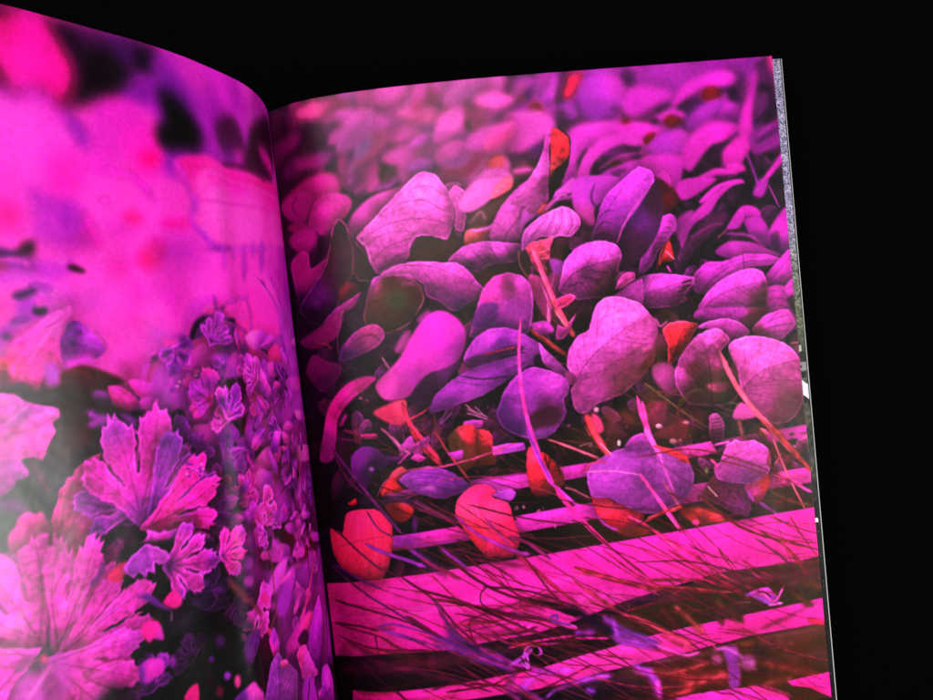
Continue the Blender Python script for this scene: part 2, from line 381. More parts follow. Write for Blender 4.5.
# ---- the two printed photographs, shape by shape
LEFT_PRINT = '''
L|1434 -101 -451 -872 -451 1293 1559 983|1189,606,ff4bd2 839,749,fa46cd 1256,358,ff4bd7 442,481,ff41cd 893,400,ff46cd|p1 b10 t.06 d0 s0
L|1554 939 1301 903 1133 1003 885 1040 602 949 -451 886 -451 2915 1644 1723|1256,1112,321419 1016,1246,1e0a14 692,1131,a032b4 98,1140,aa28af 654,1724,140c10 978,1659,0c0a0a 1319,1224,3c2828 196,1898,3c0a32|b40 p1 d0 s0
L|1696 -325 1372 -119 1592 1747 1927 1629|1696,-325,c828a0|b50 d0 s0
L|1349 -16 1256 -4 1163 3 784 7 807 72 891 97 955 167 1030 193 1077 220 1133 244 1153 219 1180 208 1381 241|1098,30,1e061e 1048,104,28082d 972,105,140a12 1229,15,5f0a46 974,29,320a41|b5.36 d0 s0
L|1048 12 818 15 824 54 889 88 943 81 992 62 1042 56|1020,34,550f5a 938,44,500f78 856,62,320a46|b9.65 d0 s0
L|874 36 802 18 806 66 852 86 887 75|874,36,0e0f12|b7.5 d0 s0
L|1030 65 965 50 945 99 967 163 1029 186 1075 206 1082 167|1030,65,12060f|b12.86 d0 s0
L|1337 31 1261 33 1229 16 1163 4 1136 29 1105 77 1086 131 1105 189 1142 226 1177 191 1228 211 1258 205 1286 153 1347 114|1185,41,fa14aa 1210,112,ff19b4 1128,165,ff0f9b 1263,49,d20f82 1249,172,ff1eb4|b8.57 d0 s0
S|1260 24 1223 9 1169 5|.118 .118 960f69|b5.66 a.6
S|1261 70 1237 80|.177 .177 c80f82|b6.6 a.6
L|959 173 891 100 802 68 785 13 604 5 671 349 859 372 838 238 862 199 904 188|913,153,8214af 796,79,8c19b4 712,40,d232be 650,77,d737cd 772,137,6e19a0 849,209,a51ebe|b5.36 d0 s0
L|1304 218 1265 222 1250 241 1220 210 1180 211 1140 250 1095 311 1051 259 1035 210 982 178 917 184 894 217 855 247 847 321 1323 376|1263,285,ff55dc 998,198,e62dc8 924,234,e128c3 903,279,ff28be 1025,296,eb32c8 1138,322,ff46d2|b5.36 t.06 d0 s0
S|1288 205 1264 217 1241 232 1217 204 1190 202 1154 231 1119 264 1088 304|.163 .163 8c1ea5|b5.66 a.85
S|1128 249 1098 283 1092 311|.251 .251 6e14a0|b6.6 a.8
S|987 255 939 245 906 249|.103 .103 b91eb4|b4.72 a.7
S|1045 258 1026 215 1011 194|.118 .118 be28c3|b5.66 a.6
L|992 291 1005 318 1030 331 1051 324 1057 300 1044 274 1020 260 998 267|992,291,d232c8|b13.93 a.6 d0 s0
L|815 134 773 141 726 173 658 226 681 350 709 288 832 303 843 245 797 212 799 175|815,134,0a0f0f|b8.57 d0 s0
L|802 11 -81 -24 107 289 386 337 666 321 699 234|664,41,d234c3 500,54,cd2dc8 440,76,b923c3 754,127,6e19a5 229,-3,aa1eaa 341,-9,d741c3 579,156,a01eb4|b4.29 d0 s0
L|822 142 763 129 700 181 661 240 693 279 798 292 844 280 833 231 802 213|822,142,0a0f0f|b8.57 d0 s0
S|807 145 748 145 717 171|.133 .133 460f5f|b5.66 a.7
L|590 186 480 135 429 175 417 246 326 130 47 48 100 279 397 316 567 264|528,187,3c0a3c 241,156,28051e 403,280,3c0532 476,234,460a46|b6.43 d0 s0
S|420 136 400 176 393 208|.222 .103 aa1ebe|b4.72
S|298 47 297 108|.118 .118 6e0f82|b4.24
S|399 22 170 12 64 32|.074 .074 e637be|b3.3 a.8
L|428 264 445 285 474 297 499 294 505 277 491 256 462 244 436 246|428,264,be28af|b5.36 d0 s0
L|298 208 198 194 93 236 100 279 232 264|298,208,d219aa|b4.29 d0 s0
S|518 256 542 316|.296 .296 6e1996|b7.55
G||5.45 8.3 6|
L|797 337 661 298 578 319 412 316 193 317 35 314 -179 538 527 588 664 581 747 506 743 428|718,340,e61ea0 499,343,ff28b4 203,335,ff1eaa 636,443,ff5fd7 460,461,ff5ad7 204,470,ff4bcd 677,381,ff55c8|b3.75 t.06 d0 s0
S|781 345 665 319 612 324 430 329 156 323|.163 .163 e6148c|b6.6 a.5
S|663 362 502 354 45 324|.118 .118 ff0a8c|b3.77 a.7
S|708 441 602 440 468 436 -7 413|.044 .044 d223aa|b1.89 a.8
S|657 385 480 369 70 349|.052 .052 e61ea5|b2.36 a.7
S|672 353 478 362 11 361|.103 .103 ff64d2|b3.77 a.5
S|576 312 423 303 256 320|.103 .103 500a46|b3.77
S|816 327 767 359 746 421 723 445 756 507 717 544 664 581 526 584 -102 536|.192 .133 af2dc3|b4.24 a.8
L|721 465 729 484 740 493 750 486 751 467 743 448 731 439 722 446|721,465,af32c8|b6.43 a.7 d0 s0
S|713 524 682 569|.074 .074 c85adc|b1.89
S|758 513 718 550 665 588 634 600|.103 .103 7d1eaa|b3.3 a.8
L|586 587 608 596 657 602 700 600 716 593 698 585 653 580 605 581|586,587,821ea0|b4.82 a.8 d0 s0
L|622 627 632 652 647 662 657 652 658 628 648 604 633 593 622 603|622,627,c832cd|b4.82 a.8 d0 s0
L|490 630 506 676 525 695 535 676 531 631 515 585 497 565 486 583|490,630,af28be|b4.82 a.8 d0 s0
L|363 601 384 645 407 664 420 647 417 604 399 561 375 542 359 558|363,601,aa28be|b4.82 a.8 d0 s0
L|132 600 185 644 235 664 261 649 257 610 225 568 171 547 125 559|132,600,b428b9|b4.82 a.8 d0 s0
L|559 604 568 619 582 626 594 620 597 605 588 590 574 583 562 589|559,604,c83cd2|b4.82 a.8 d0 s0
L|424 583 436 604 454 614 468 606 470 585 458 564 440 554 426 562|424,583,be32c3|b4.82 a.8 d0 s0
L|310 590 -92 546 -72 785 232 791 309 714 376 670|242,680,c328b9 111,739,aa1eb4 292,604,e137c8|b4.82 d0 s0
S|440 676 359 738 289 791|.067 .067 7819a0|b.87
S|337 669 314 729 229 783|.067 .067 7819a0|b.87
S|197 589 210 646|.067 .067 7819a0|b.87
S|413 686 387 708|.067 .067 7819a0|b.87
S|378 678 296 744 262 791|.037 .037 f064e1|b.58
S|291 667 256 712|.037 .037 f064e1|b.58
S|436 686 377 734|.037 .037 f064e1|b.58
L|1124 346 1162 398 1235 424 1297 410 1318 368 1286 320 1218 293 1149 302|1124,346,ff50dc|b32.15 d0 s0
L|1081 381 1101 411 1141 426 1176 418 1188 392 1169 363 1130 347 1093 354|1081,381,ff2dc3|b21.44 d0 s0
L|854 345 873 377 906 393 934 384 942 354 925 323 893 306 863 315|854,345,ff1eb4|b16.08 d0 s0
L|1278 522 1290 545 1312 555 1331 546 1337 524 1326 502 1304 492 1284 500|1278,522,ff14aa|b13.93 d0 s0
L|1244 454 1197 459 1141 468 1105 508 1087 582 1136 606 1204 598 1249 575 1246 510|1216,482,b428be 1149,527,a51eb9 1101,571,b914aa 1205,563,c332c8|b11.79 t.06 d0 s0
S|1108 514 1087 559 1073 593|.177 .177 dc0fa0|b7.55 a.7
L|849 331 862 349 886 358 908 354 915 339 903 323 880 313 857 317|849,331,ff0082|b10.72 a.95 d0 s0
L|863 601 876 624 898 633 917 624 922 602 911 581 889 571 869 579|863,601,ff0082|b10.72 a.95 d0 s0
L|941 512 949 521 966 526 982 523 987 514 979 504 962 499 946 502|941,512,ff0082|b10.72 a.95 d0 s0
L|767 521 785 531 821 537 855 535 867 526 852 517 817 511 781 512|767,521,ff0082|b10.72 a.95 d0 s0
L|883 627 899 649 930 658 958 648 967 627 952 606 921 596 892 605|883,627,ff0082|b10.72 a.95 d0 s0
S|1075 386 1012 389 960 392 924 419 893 454|.177 .177 d71ebe|b6.6 a.75
S|953 386 898 436|.118 .118 b914aa|b4.72 a.6
S|1055 465 1037 470|.148 .148 e637c8|b5.66
L|727 604 764 646 834 664 892 648 909 608 880 568 815 549 750 563|727,604,b928b9|b26.8 a.9 d0 s0
L|969 549 983 566 1013 574 1039 568 1048 552 1035 535 1006 527 979 532|969,549,dc23be|b13.93 a.7 d0 s0
L|1112 430 1126 447 1156 456 1184 451 1194 437 1180 420 1150 411 1122 415|1112,430,ff1eb4|b16.08 a.8 d0 s0
L|991 651 1004 676 1029 686 1050 676 1056 651 1043 626 1019 616 997 626|991,651,e61eaa|b13.93 a.8 d0 s0
S|1103 276 1088 302 1084 319|.296 .296 7d1eaf|b9.43 a.8
L|979 341 995 367 1024 381 1050 374 1058 350 1043 324 1014 310 988 317|979,341,d728be|b18.22 a.7 d0 s0
L|1351 597 1304 607 1276 588 1251 585 1254 615 1271 628 1306 625 1355 628|1319,612,3c0f5f 1268,599,460f3c|b4.82 d0 s0
L|1354 623 1306 628 1266 623 1209 634 1163 628 1167 662 1244 693 1362 689|1309,649,8c23a5 1211,650,be2dc8 1326,664,780f46|b7.5 d0 s0
S|1336 633 1297 631 1273 644|.089 .089 e164d2|b2.36 a.7
L|1174 646 1153 645 1128 658 1135 666 1167 659|1174,646,2d0528|b3.22 d0 s0
L|1174 634 1179 641 1188 644 1196 641 1199 634 1195 627 1185 624 1177 627|1174,634,e65ad7|b4.29 d0 s0
G||5.74 8.3 1.6|
L|1361 675 1281 662 1217 690 1169 714 1168 753 1254 775 1330 812 1385 869|1318,719,c83cc8 1243,689,d246d2 1292,746,a028be 1341,785,b43cc3 1204,724,e650d7|b6.43 d0 s0
L|1364 706 1314 687 1279 691 1318 719 1315 750 1330 776 1375 793|1338,723,ff50c8 1332,755,fa46c8|b4.29 d0 s0
S|1313 719 1288 715 1266 705|.163 .163 320a50|b3.77
L|1243 760 1249 767 1261 770 1272 766 1276 758 1271 751 1259 748 1247 752|1243,760,23083c|b3.75 d0 s0
L|1248 738 1252 745 1259 748 1265 745 1266 737 1263 730 1256 727 1250 730|1248,738,e13cbe|b3.75 d0 s0
S|1326 781 1296 778|.089 .089 6e1e96|b3.3
L|1334 817 1338 823 1346 824 1353 821 1355 815 1351 810 1344 808 1337 811|1334,817,643278|b4.29 d0 s0
S|1270 694 1229 706|.118 .118 8c1eaa|b4.24
L|1394 873 1355 862 1332 830 1300 810 1255 781 1215 759 1177 750 1187 780 1212 801 1219 833 1211 877 1222 905 1256 894 1288 955 1341 976 1410 1004|1302,831,ff50d2 1341,900,ff37b4 1229,783,eb5ad7 1256,873,ff46c3 1327,949,ff41c8 1357,877,f03296|b.87 t.12 s.1 d.15
S|1305 889 1262 834 1206 778|.089 .089 ff64c8|b2.83 a.6
S|1338 874 1308 835|.074 .074 eb1e8c|b2.83 a.6
S|1253 803 1219 789 1194 768|.044 .044 c837b4|b.87
L|1354 914 1358 926 1364 931 1369 925 1369 912 1366 900 1360 896 1355 902|1354,914,6e2846|b4.82 d0 s0
L|1349 886 1352 892 1359 893 1366 890 1368 884 1364 879 1357 877 1351 880|1349,886,a03c3c|b4.29 d0 s0
L|1221 839 1205 812 1191 790 1162 791 1130 823 1099 867 1120 892 1157 889 1212 902 1222 876|1188,852,781e96 1149,827,a02dbe 1124,869,9b23b4 1177,814,6e1ea0|b.87 t.2 s0 d.15
L|1176 850 1180 854 1188 856 1196 853 1199 848 1195 844 1186 842 1179 845|1176,850,4b0f69|b3.22 d0 s0
L|1156 821 1160 826 1167 828 1173 825 1175 819 1172 814 1165 812 1158 815|1156,821,640f7d|b3.75 d0 s0
S|1123 818 1100 848 1097 871 1114 881|.044 .044 aa2daf|b.87
S|1211 899 1176 892 1139 890|.296 .296 c832c3|b6.6
L|1267 898 1248 892 1230 914 1239 945 1265 942|1267,898,b43cc8|b4.29 d0 s0
L|1305 971 1235 951 1226 925 1178 909 1131 920 1058 960 1083 972 1128 986 1154 996 1175 1061 1247 1048 1251 1004 1287 987|1198,929,5f1423 1135,942,50141e 1228,985,28120f 1106,960,46141e 1280,978,1e0a0f 1187,1014,371419|b3.22 d0 s0
S|1226 931 1180 920 1152 940|.148 .148 7d1e2d|b5.66 a.7
L|961 921 978 936 1012 939 1044 929 1054 911 1039 896 1005 892 973 902|961,921,be2da0|b13.93 a.7 d0 s0
S|1062 916 1012 939 974 913|.148 .148 9b1e78|b6.6 a.6
L|894 853 909 878 935 886 958 874 964 847 951 822 925 813 901 826|894,853,c83cd2|b15.01 a.8 d0 s0
L|964 750 976 792 993 809 1005 791 1005 748 993 706 976 689 964 707|964,750,ff1eb4|b13.93 a.7 d0 s0
L|813 743 842 783 893 797 936 778 949 738 925 700 876 685 829 702|813,743,d723be|b23.58 a.8 d0 s0
L|1082 745 1096 765 1123 772 1147 762 1155 742 1142 723 1115 715 1090 724|1082,745,d246d7|b18.22 a.7 d0 s0
L|892 784 908 805 939 812 966 802 975 780 960 759 930 751 901 762|892,784,ff50d2|b16.08 a.7 d0 s0
L|904 865 772 862 817 1124 1059 1081 1056 1011 979 998|879,898,b428c3 819,929,be2dcd 985,1033,c832c8 865,1013,a028be|b5.36 d0 s0
L|941 918 944 915 944 910 941 906 937 905 934 907 934 913 937 917|941,918,eb41d2|b.6 d0 s0
L|949 1076 954 1079 958 1079 959 1075 957 1071 952 1068 948 1068 947 1072|949,1076,8219aa|b.9 d0 s0
L|957 939 965 939 973 934 975 926 972 920 964 919 956 924 954 932|957,939,500f6e|b.88 d0 s0
L|945 948 951 953 961 953 967 947 968 939 962 935 952 935 945 941|945,948,500f6e|b2.96 d0 s0
L|897 1024 894 1021 887 1019 880 1021 877 1024 880 1027 887 1029 894 1028|897,1024,e150d7|b.9 d0 s0
L|867 1083 864 1079 854 1077 844 1077 839 1079 842 1082 852 1085 862 1085|867,1083,8219aa|b2.3 d0 s0
L|827 1006 834 1008 841 1005 843 999 840 994 833 992 826 995 824 1001|827,1006,e150d7|b1.1 d0 s0
L|956 1041 959 1038 959 1034 955 1033 950 1034 947 1038 947 1042 951 1043|956,1041,8219aa|b2.18 d0 s0
L|852 938 856 935 858 928 857 921 854 918 850 921 847 928 848 935|852,938,d737d7|b2.43 d0 s0
L|948 974 953 978 961 977 966 973 966 967 961 963 953 964 948 969|948,974,d737d7|b3.01 d0 s0
L|984 932 981 926 973 923 965 925 961 930 964 935 972 938 980 937|984,932,d737d7|b.72 d0 s0
L|935 898 933 895 927 894 922 895 919 898 922 901 927 902 933 901|935,898,8219aa|b2.65 d0 s0
L|994 944 993 937 984 933 975 933 969 937 971 944 979 949 989 949|994,944,e150d7|b2.92 d0 s0
L|852 924 861 923 866 917 865 910 858 906 849 907 843 913 845 920|852,924,8219aa|b.74 d0 s0
L|808 971 809 968 806 966 802 965 799 967 798 971 801 973 805 973|808,971,d737d7|b1 d0 s0
L|794 1019 798 1022 806 1021 812 1018 814 1013 809 1011 801 1011 795 1015|794,1019,d737d7|b.71 d0 s0
L|849 1024 858 1024 867 1018 871 1009 868 1003 860 1003 851 1009 847 1017|849,1024,961eb4|b1.15 d0 s0
L|780 936 789 939 797 936 801 930 797 924 789 921 781 923 777 930|780,936,e150d7|b2.47 d0 s0
L|962 973 961 969 955 967 949 967 945 970 947 974 953 976 959 976|962,973,e150d7|b.87 d0 s0
L|841 1000 843 996 841 993 836 993 832 996 831 999 833 1002 837 1003|841,1000,d737d7|b2.2 d0 s0
L|918 943 915 937 910 935 905 938 903 945 906 951 912 953 917 950|918,943,8219aa|b2.28 d0 s0
L|928 1070 936 1068 940 1062 939 1055 933 1051 925 1053 921 1059 922 1066|928,1070,ff46c8|b.63 d0 s0
L|932 1073 937 1067 935 1061 929 1058 921 1060 916 1066 918 1073 924 1076|932,1073,d737d7|b.97 d0 s0
L|860 1029 859 1023 852 1018 842 1016 835 1019 836 1025 843 1030 853 1032|860,1029,ff46c8|b2.79 d0 s0
L|934 972 938 967 937 961 930 958 923 960 919 966 920 972 927 974|934,972,8219aa|b3.13 d0 s0
L|998 1051 999 1044 996 1041 991 1043 988 1049 987 1056 990 1059 995 1057|998,1051,ff46c8|b2.91 d0 s0
L|855 989 859 993 866 994 873 991 875 986 871 982 864 981 857 984|855,989,e150d7|b.83 d0 s0
L|798 919 803 916 808 909 809 900 806 896 800 899 796 906 795 915|798,919,500f6e|b2.72 d0 s0
L|953 905 950 901 941 898 932 897 927 899 930 903 939 907 949 907|953,905,961eb4|b.96 d0 s0
L|838 995 843 997 850 995 856 991 857 987 853 986 845 988 839 992|838,995,eb41d2|b2.56 d0 s0
L|886 956 889 953 888 945 885 938 881 936 879 939 879 947 882 954|886,956,eb41d2|b2.72 d0 s0
L|989 1046 994 1046 1001 1041 1006 1035 1006 1031 1001 1031 994 1036 989 1042|989,1046,961eb4|b1.1 d0 s0
L|789 986 797 990 808 989 815 983 815 975 807 971 796 972 789 979|789,986,e150d7|b.69 d0 s0
L|890 1072 895 1070 898 1064 896 1058 891 1056 885 1058 882 1064 884 1070|890,1072,500f6e|b2.6 d0 s0
L|900 1078 901 1071 896 1066 887 1065 880 1070 879 1078 885 1083 893 1083|900,1078,e150d7|b1.07 d0 s0
L|968 1053 972 1054 975 1052 976 1048 975 1045 971 1044 967 1047 966 1050|968,1053,e150d7|b2.91 d0 s0
L|791 912 799 910 801 906 798 903 790 901 782 903 779 907 783 911|791,912,eb41d2|b2.24 d0 s0
L|856 995 861 997 865 995 866 992 864 989 859 987 855 989 854 992|856,995,500f6e|b.92 d0 s0
L|973 1048 972 1045 969 1044 966 1045 965 1047 965 1050 968 1052 971 1051|973,1048,8219aa|b2.24 d0 s0
L|848 1022 855 1018 858 1010 856 1001 850 997 843 1001 840 1009 842 1018|848,1022,e150d7|b2.39 d0 s0
L|976 1036 981 1031 981 1026 976 1023 970 1024 965 1028 965 1034 970 1037|976,1036,d737d7|b1.08 d0 s0
L|869 1023 878 1023 883 1020 882 1015 875 1011 866 1010 861 1014 862 1019|869,1023,d737d7|b2.31 d0 s0
L|865 924 874 924 879 919 877 914 870 910 861 910 856 914 857 920|865,924,d737d7|b.96 d0 s0
L|979 1055 979 1049 974 1045 967 1044 961 1047 961 1053 966 1057 974 1058|979,1055,500f6e|b2.85 d0 s0
L|862 1082 859 1077 855 1075 850 1078 849 1083 852 1088 856 1090 861 1087|862,1082,e150d7|b2.49 d0 s0
L|999 1063 998 1058 991 1052 983 1048 978 1049 978 1054 985 1060 993 1063|999,1063,e150d7|b2.52 d0 s0
L|884 1059 892 1062 898 1060 899 1054 894 1049 886 1046 880 1048 879 1054|884,1059,e150d7|b2.96 d0 s0
L|904 937 901 931 895 930 890 933 888 939 891 944 897 946 903 943|904,937,961eb4|b2.42 d0 s0
L|823 988 830 983 830 977 824 973 816 974 809 979 808 985 814 988|823,988,8219aa|b1.09 d0 s0
L|966 1055 963 1050 957 1049 951 1051 949 1056 951 1061 957 1063 963 1060|966,1055,500f6e|b1 d0 s0
L|871 932 878 928 880 924 875 923 866 925 859 929 858 933 863 934|871,932,ff46c8|b3.04 d0 s0
L|931 914 931 910 928 906 923 905 919 907 919 911 922 915 927 916|931,914,e150d7|b2.99 d0 s0
L|960 940 967 936 968 931 963 928 955 928 949 933 948 938 953 941|960,940,d737d7|b1.04 d0 s0
L|876 1036 880 1037 887 1036 893 1032 895 1028 890 1027 883 1029 877 1032|876,1036,d737d7|b.76 d0 s0
L|985 947 984 944 981 942 977 942 975 945 976 948 979 950 983 949|985,947,ff46c8|b.91 d0 s0
L|874 1047 881 1042 881 1034 876 1029 866 1029 859 1034 858 1041 864 1047|874,1047,ff46c8|b2.61 d0 s0
L|866 1044 873 1044 879 1039 880 1033 877 1028 870 1028 864 1033 862 1039|866,1044,d737d7|b.83 d0 s0
L|901 971 906 965 906 961 900 960 893 963 888 968 889 973 894 974|901,971,961eb4|b1.03 d0 s0
L|831 972 834 967 832 962 826 959 819 961 816 965 818 971 825 973|831,972,eb41d2|b.9 d0 s0
L|942 1041 945 1042 949 1040 950 1037 948 1034 945 1033 941 1035 940 1038|942,1041,961eb4|b2.84 d0 s0
L|984 985 979 949 959 912 942 904 926 921 944 944|966,951,d21e46 954,915,1e0814 946,935,e1325a|b2.14 d0 s0
S|960 909 932 908|.103 .103 1e0519|b1.89
L|1108 971 1070 973 1035 1002 1017 1020 1040 1043 1068 1050 1095 1040 1103 1004|1074,1002,ff2dbe 1046,1036,fa3cc3|b.87 s.1 d.3
L|1043 965 1009 964 977 980 945 978 950 1011 990 1021 1016 1014|992,990,ff32c3|b.87 s.1 d.2
L|1017 1022 982 1016 942 1028 925 1055 962 1068 1002 1055|1017,1022,eb3cd2|b2.14 d.2 s.12
S|1022 1010 1014 1020|.103 .103 3c0546|b.87
S|1072 985 1036 1014|.044 .044 c8199b|b.87
L|1152 982 1116 985 1109 1026 1120 1059 1161 1046|1152,982,a028be|b3.22 d0 s0
L|1112 1014 1116 1022 1125 1024 1132 1019 1134 1011 1130 1003 1121 1001 1114 1006|1112,1014,460f5f|b3.22 d0 s0
L|1041 1049 988 1057 950 1082 875 1075 873 1114 1059 1081|1041,1049,14060c|b3.22 d0 s0
L|904 1055 906 1058 911 1059 914 1057 916 1053 913 1050 909 1049 905 1051|904,1055,ff8cdc|b.87 d0 s0
L|992 1069 997 1074 1004 1075 1012 1071 1014 1065 1010 1060 1002 1059 995 1062|992,1069,e632af|b2.68 d0 s0
L|891 1079 897 1085 907 1087 917 1082 920 1074 915 1068 904 1067 894 1072|891,1079,6e0f32|b3.22 d0 s0
L|804 1048 815 1067 834 1073 850 1062 854 1041 843 1021 824 1015 808 1026|804,1048,f050d2|b4.29 d0 s0
L|896 878 -451 871 211 2242 549 2073 600 1745 835 1562 886 1277|811,1051,b432be 383,1109,be37c8 587,1414,aa2db9 451,1660,a528b4 458,1977,780f78 726,1568,82238c|b20 d0 s0
C|820 869 272 1870|soft 40 0.207 0.379 eb46d7 dc37cd b428be 8c1eb4 f050d2|
L|808 758 503 714 363 750 320 873 542 892 586 868 812 887|709,821,ff37c3 593,791,f03cc8 750,786,cd32c8 476,830,ff32b9|b4.82 d0 s0
L|822 870 813 842 786 811 738 798 731 807 761 822 782 837 800 865|822,870,23083c|b2.68 d0 s0
S|753 799 706 804 669 775|.118 .118 7d1e9b|b2.83
L|800 865 776 831 747 819 747 846 777 863|800,865,8c28be|b2.68 d0 s0
L|754 783 727 760 700 771 703 791 743 796|754,783,ff46cd|b2.68 d0 s0
L|672 789 624 769 538 757 516 771 547 799 620 808|672,789,ff3cc8|b2.68 d0 s0
L|622 818 541 828 523 865 562 873 616 846|622,818,ff37b4|b2.68 d0 s0
S|704 741 694 795 656 817 581 848 526 875|.103 .103 7819a5|b2.83 a.85
S|656 762 561 749 510 743|.103 .103 9b23af|b3.3 a.8
L|618 822 627 828 645 829 662 826 667 820 659 815 642 813 624 816|618,822,28053c|b3.22 d0 s0
S|524 750 509 800 519 872|.103 .103 8c1eaa|b3.3 a.8
L|918 865 888 862 826 873 774 870 715 854 606 853 580 897 682 897 778 896 872 901 910 910|918,865,ff3cc8|b3.75 d0 s0
L|693 896 637 890 587 932 587 988 637 1004 700 990|636,942,b937d2 676,972,aa3cc8|b4.82 t.3 d0 s0
L|782 915 725 907 691 944 695 991 758 990 789 960|782,915,f041cd|b4.29 d0 s0
L|543 896 488 881 407 908 354 972 396 1052 527 1059 551 992|451,964,be1eaf 526,936,eb2db4|b3.22 d0 s0
S|542 892 456 923 382 974|.118 .118 1e051e|b1.89
L|475 885 388 901 419 926 467 912|475,885,5a0a28|b2.68 d0 s0
L|429 936 354 911 328 958 383 1008 410 983|429,936,ff32aa|b2.14 d0 s0
S|351 964 404 1021 475 1065|.089 .089 f0329b|b1.89
S|431 1003 484 1042|.148 .148 d21478|b2.83
L|404 1021 347 984 253 1066 262 1085 446 1065|404,1021,1e0519|b2.68 d0 s0
S|551 935 538 993 537 1043|.059 .059 d71e87|b1.89
S|221 1001 176 1047|.105 .105 a523c3|b.87
S|267 1196 222 1256|.107 .107 d232cd|b.87
S|290 1189 288 1256|.111 .111 d232cd|b.87
S|238 1155 241 1219|.104 .104 d232cd|b.87
S|357 1172 338 1225|.106 .106 eb3cd7|b.87
S|197 1188 170 1265|.089 .089 d232cd|b.87
S|330 1202 290 1250|.048 .048 d232cd|b.87
S|250 1053 243 1097|.05 .05 d232cd|b.87
S|133 1109 164 1195|.105 .105 d232cd|b.87
S|279 908 249 991|.116 .116 8c1ebe|b.87
S|163 853 165 937|.1 .1 f05ae1|b.87
S|136 1079 102 1125|.081 .081 8c1ebe|b.87
S|241 1174 243 1244|.103 .103 a523c3|b.87
S|101 936 106 997|.077 .077 f05ae1|b.87
S|353 1178 331 1263|.075 .075 d232cd|b.87
S|282 911 291 964|.089 .089 a523c3|b.87
S|301 880 271 950|.11 .11 7819a0|b.87
S|185 1081 207 1144|.059 .059 8c1ebe|b.87
S|362 1149 375 1230|.066 .066 d232cd|b.87
S|104 856 36 929|.118 .118 a523c3|b.87
S|221 1128 185 1203|.064 .064 d232cd|b.87
L|704 1010 671 1003 594 1024 613 1069 658 1079 715 1069|704,1010,391a23|b3.75 t.3 w6 d0 s0
L|798 1142 725 1128 687 1141 614 1118 631 1172 697 1194 804 1174|798,1142,32141e|b3.75 w6 d0 s0
L|857 1036 815 1006 735 1018 734 1056 782 1073 830 1073|794,1038,f046d2|b2.68 d.2 s.12
L|715 1096 654 1085 612 1112 663 1132 717 1136|715,1096,e641d2|b4.29 d0 s0
L|693 1127 701 1136 717 1138 731 1131 736 1120 728 1111 712 1109 697 1115|693,1127,f03ca0|b3.75 d0 s0
L|597 1181 606 1191 624 1193 639 1185 643 1173 634 1163 617 1161 601 1168|597,1181,eb3291|b3.75 d0 s0
L|480 1087 385 1076 306 1092 369 1147 463 1137|426,1109,e137cd|b3.22 d.2 s.12
S|477 1073 503 1128 455 1164|.074 .074 7819a0|b2.36
L|1004 1069 935 1074 882 1070 882 1121 930 1143 1012 1128|1004,1069,14050f|b3.75 d0 s0
L|840 1002 850 1004 863 999 871 991 871 983 862 981 849 985 840 994|840,1002,a028be|b3.19 d0 s0
L|754 952 760 953 766 951 767 947 763 943 757 941 752 944 750 948|754,952,f046d7|b2.69 d0 s0
L|751 1086 758 1079 758 1071 750 1067 738 1068 730 1074 730 1082 739 1087|751,1086,d23cd7|b2.24 d0 s0
L|810 998 815 1003 825 1003 833 999 834 993 829 989 820 988 812 992|810,998,f046d7|b2.83 d0 s0
L|890 973 894 968 892 962 886 960 879 962 875 967 876 973 883 975|890,973,d23cd7|b3.12 d0 s0
L|853 1040 858 1037 859 1032 855 1029 849 1028 844 1031 843 1036 847 1040|853,1040,a028be|b1.03 d0 s0
L|906 953 913 950 915 944 912 939 904 938 896 941 894 947 898 952|906,953,a028be|b3.12 d0 s0
L|913 992 917 986 914 978 907 972 900 971 896 977 899 985 906 992|913,992,d23cd7|b3.21 d0 s0
L|852 938 854 932 847 924 837 920 829 922 828 929 834 936 844 940|852,938,c832cd|b2.87 d0 s0
L|841 953 838 947 830 944 823 947 820 953 824 959 831 962 839 959|841,953,f046d7|b2.38 d0 s0
L|820 977 824 971 821 963 812 958 802 959 798 966 802 974 811 979|820,977,fa50cd|b.89 d0 s0
L|834 985 843 985 851 979 854 971 849 965 840 965 832 970 829 979|834,985,d23cd7|b1.03 d0 s0
L|848 996 846 991 837 987 826 985 820 988 822 994 831 998 842 999|848,996,a028be|b3.1 d0 s0
L|787 1055 795 1058 804 1056 809 1050 807 1044 799 1040 790 1042 785 1048|787,1055,fa50cd|b.9 d0 s0
L|830 1110 837 1104 837 1096 829 1092 819 1093 812 1099 812 1107 820 1112|830,1110,f046d7|b3.03 d0 s0
L|703 984 714 983 722 975 723 965 716 960 705 961 697 969 696 978|703,984,f046d7|b2.47 d0 s0
L|737 1090 747 1093 754 1091 754 1086 747 1080 736 1078 729 1080 729 1085|737,1090,d23cd7|b2.48 d0 s0
L|912 1027 916 1022 916 1013 911 1004 905 1001 901 1006 901 1016 906 1025|912,1027,8219a5|b2.83 d0 s0
L|762 956 772 953 775 947 769 943 758 943 747 947 744 952 750 956|762,956,f046d7|b.87 d0 s0
L|772 1112 774 1106 771 1102 764 1102 758 1107 756 1113 760 1117 766 1117|772,1112,f046d7|b2.9 d0 s0
L|919 962 915 958 906 955 896 956 891 960 895 964 904 967 914 966|919,962,d23cd7|b1.04 d0 s0
L|757 1148 762 1145 763 1141 760 1138 754 1138 749 1140 748 1145 752 1148|757,1148,a028be|b2.44 d0 s0
L|911 1031 915 1028 915 1022 912 1017 906 1016 902 1019 902 1025 906 1030|911,1031,d23cd7|b2.43 d0 s0
L|776 958 781 955 782 948 778 941 771 939 766 943 765 950 769 957|776,958,f046d7|b3.16 d0 s0
L|822 1066 827 1071 834 1071 838 1067 838 1060 833 1055 826 1055 821 1059|822,1066,fa50cd|b2.64 d0 s0
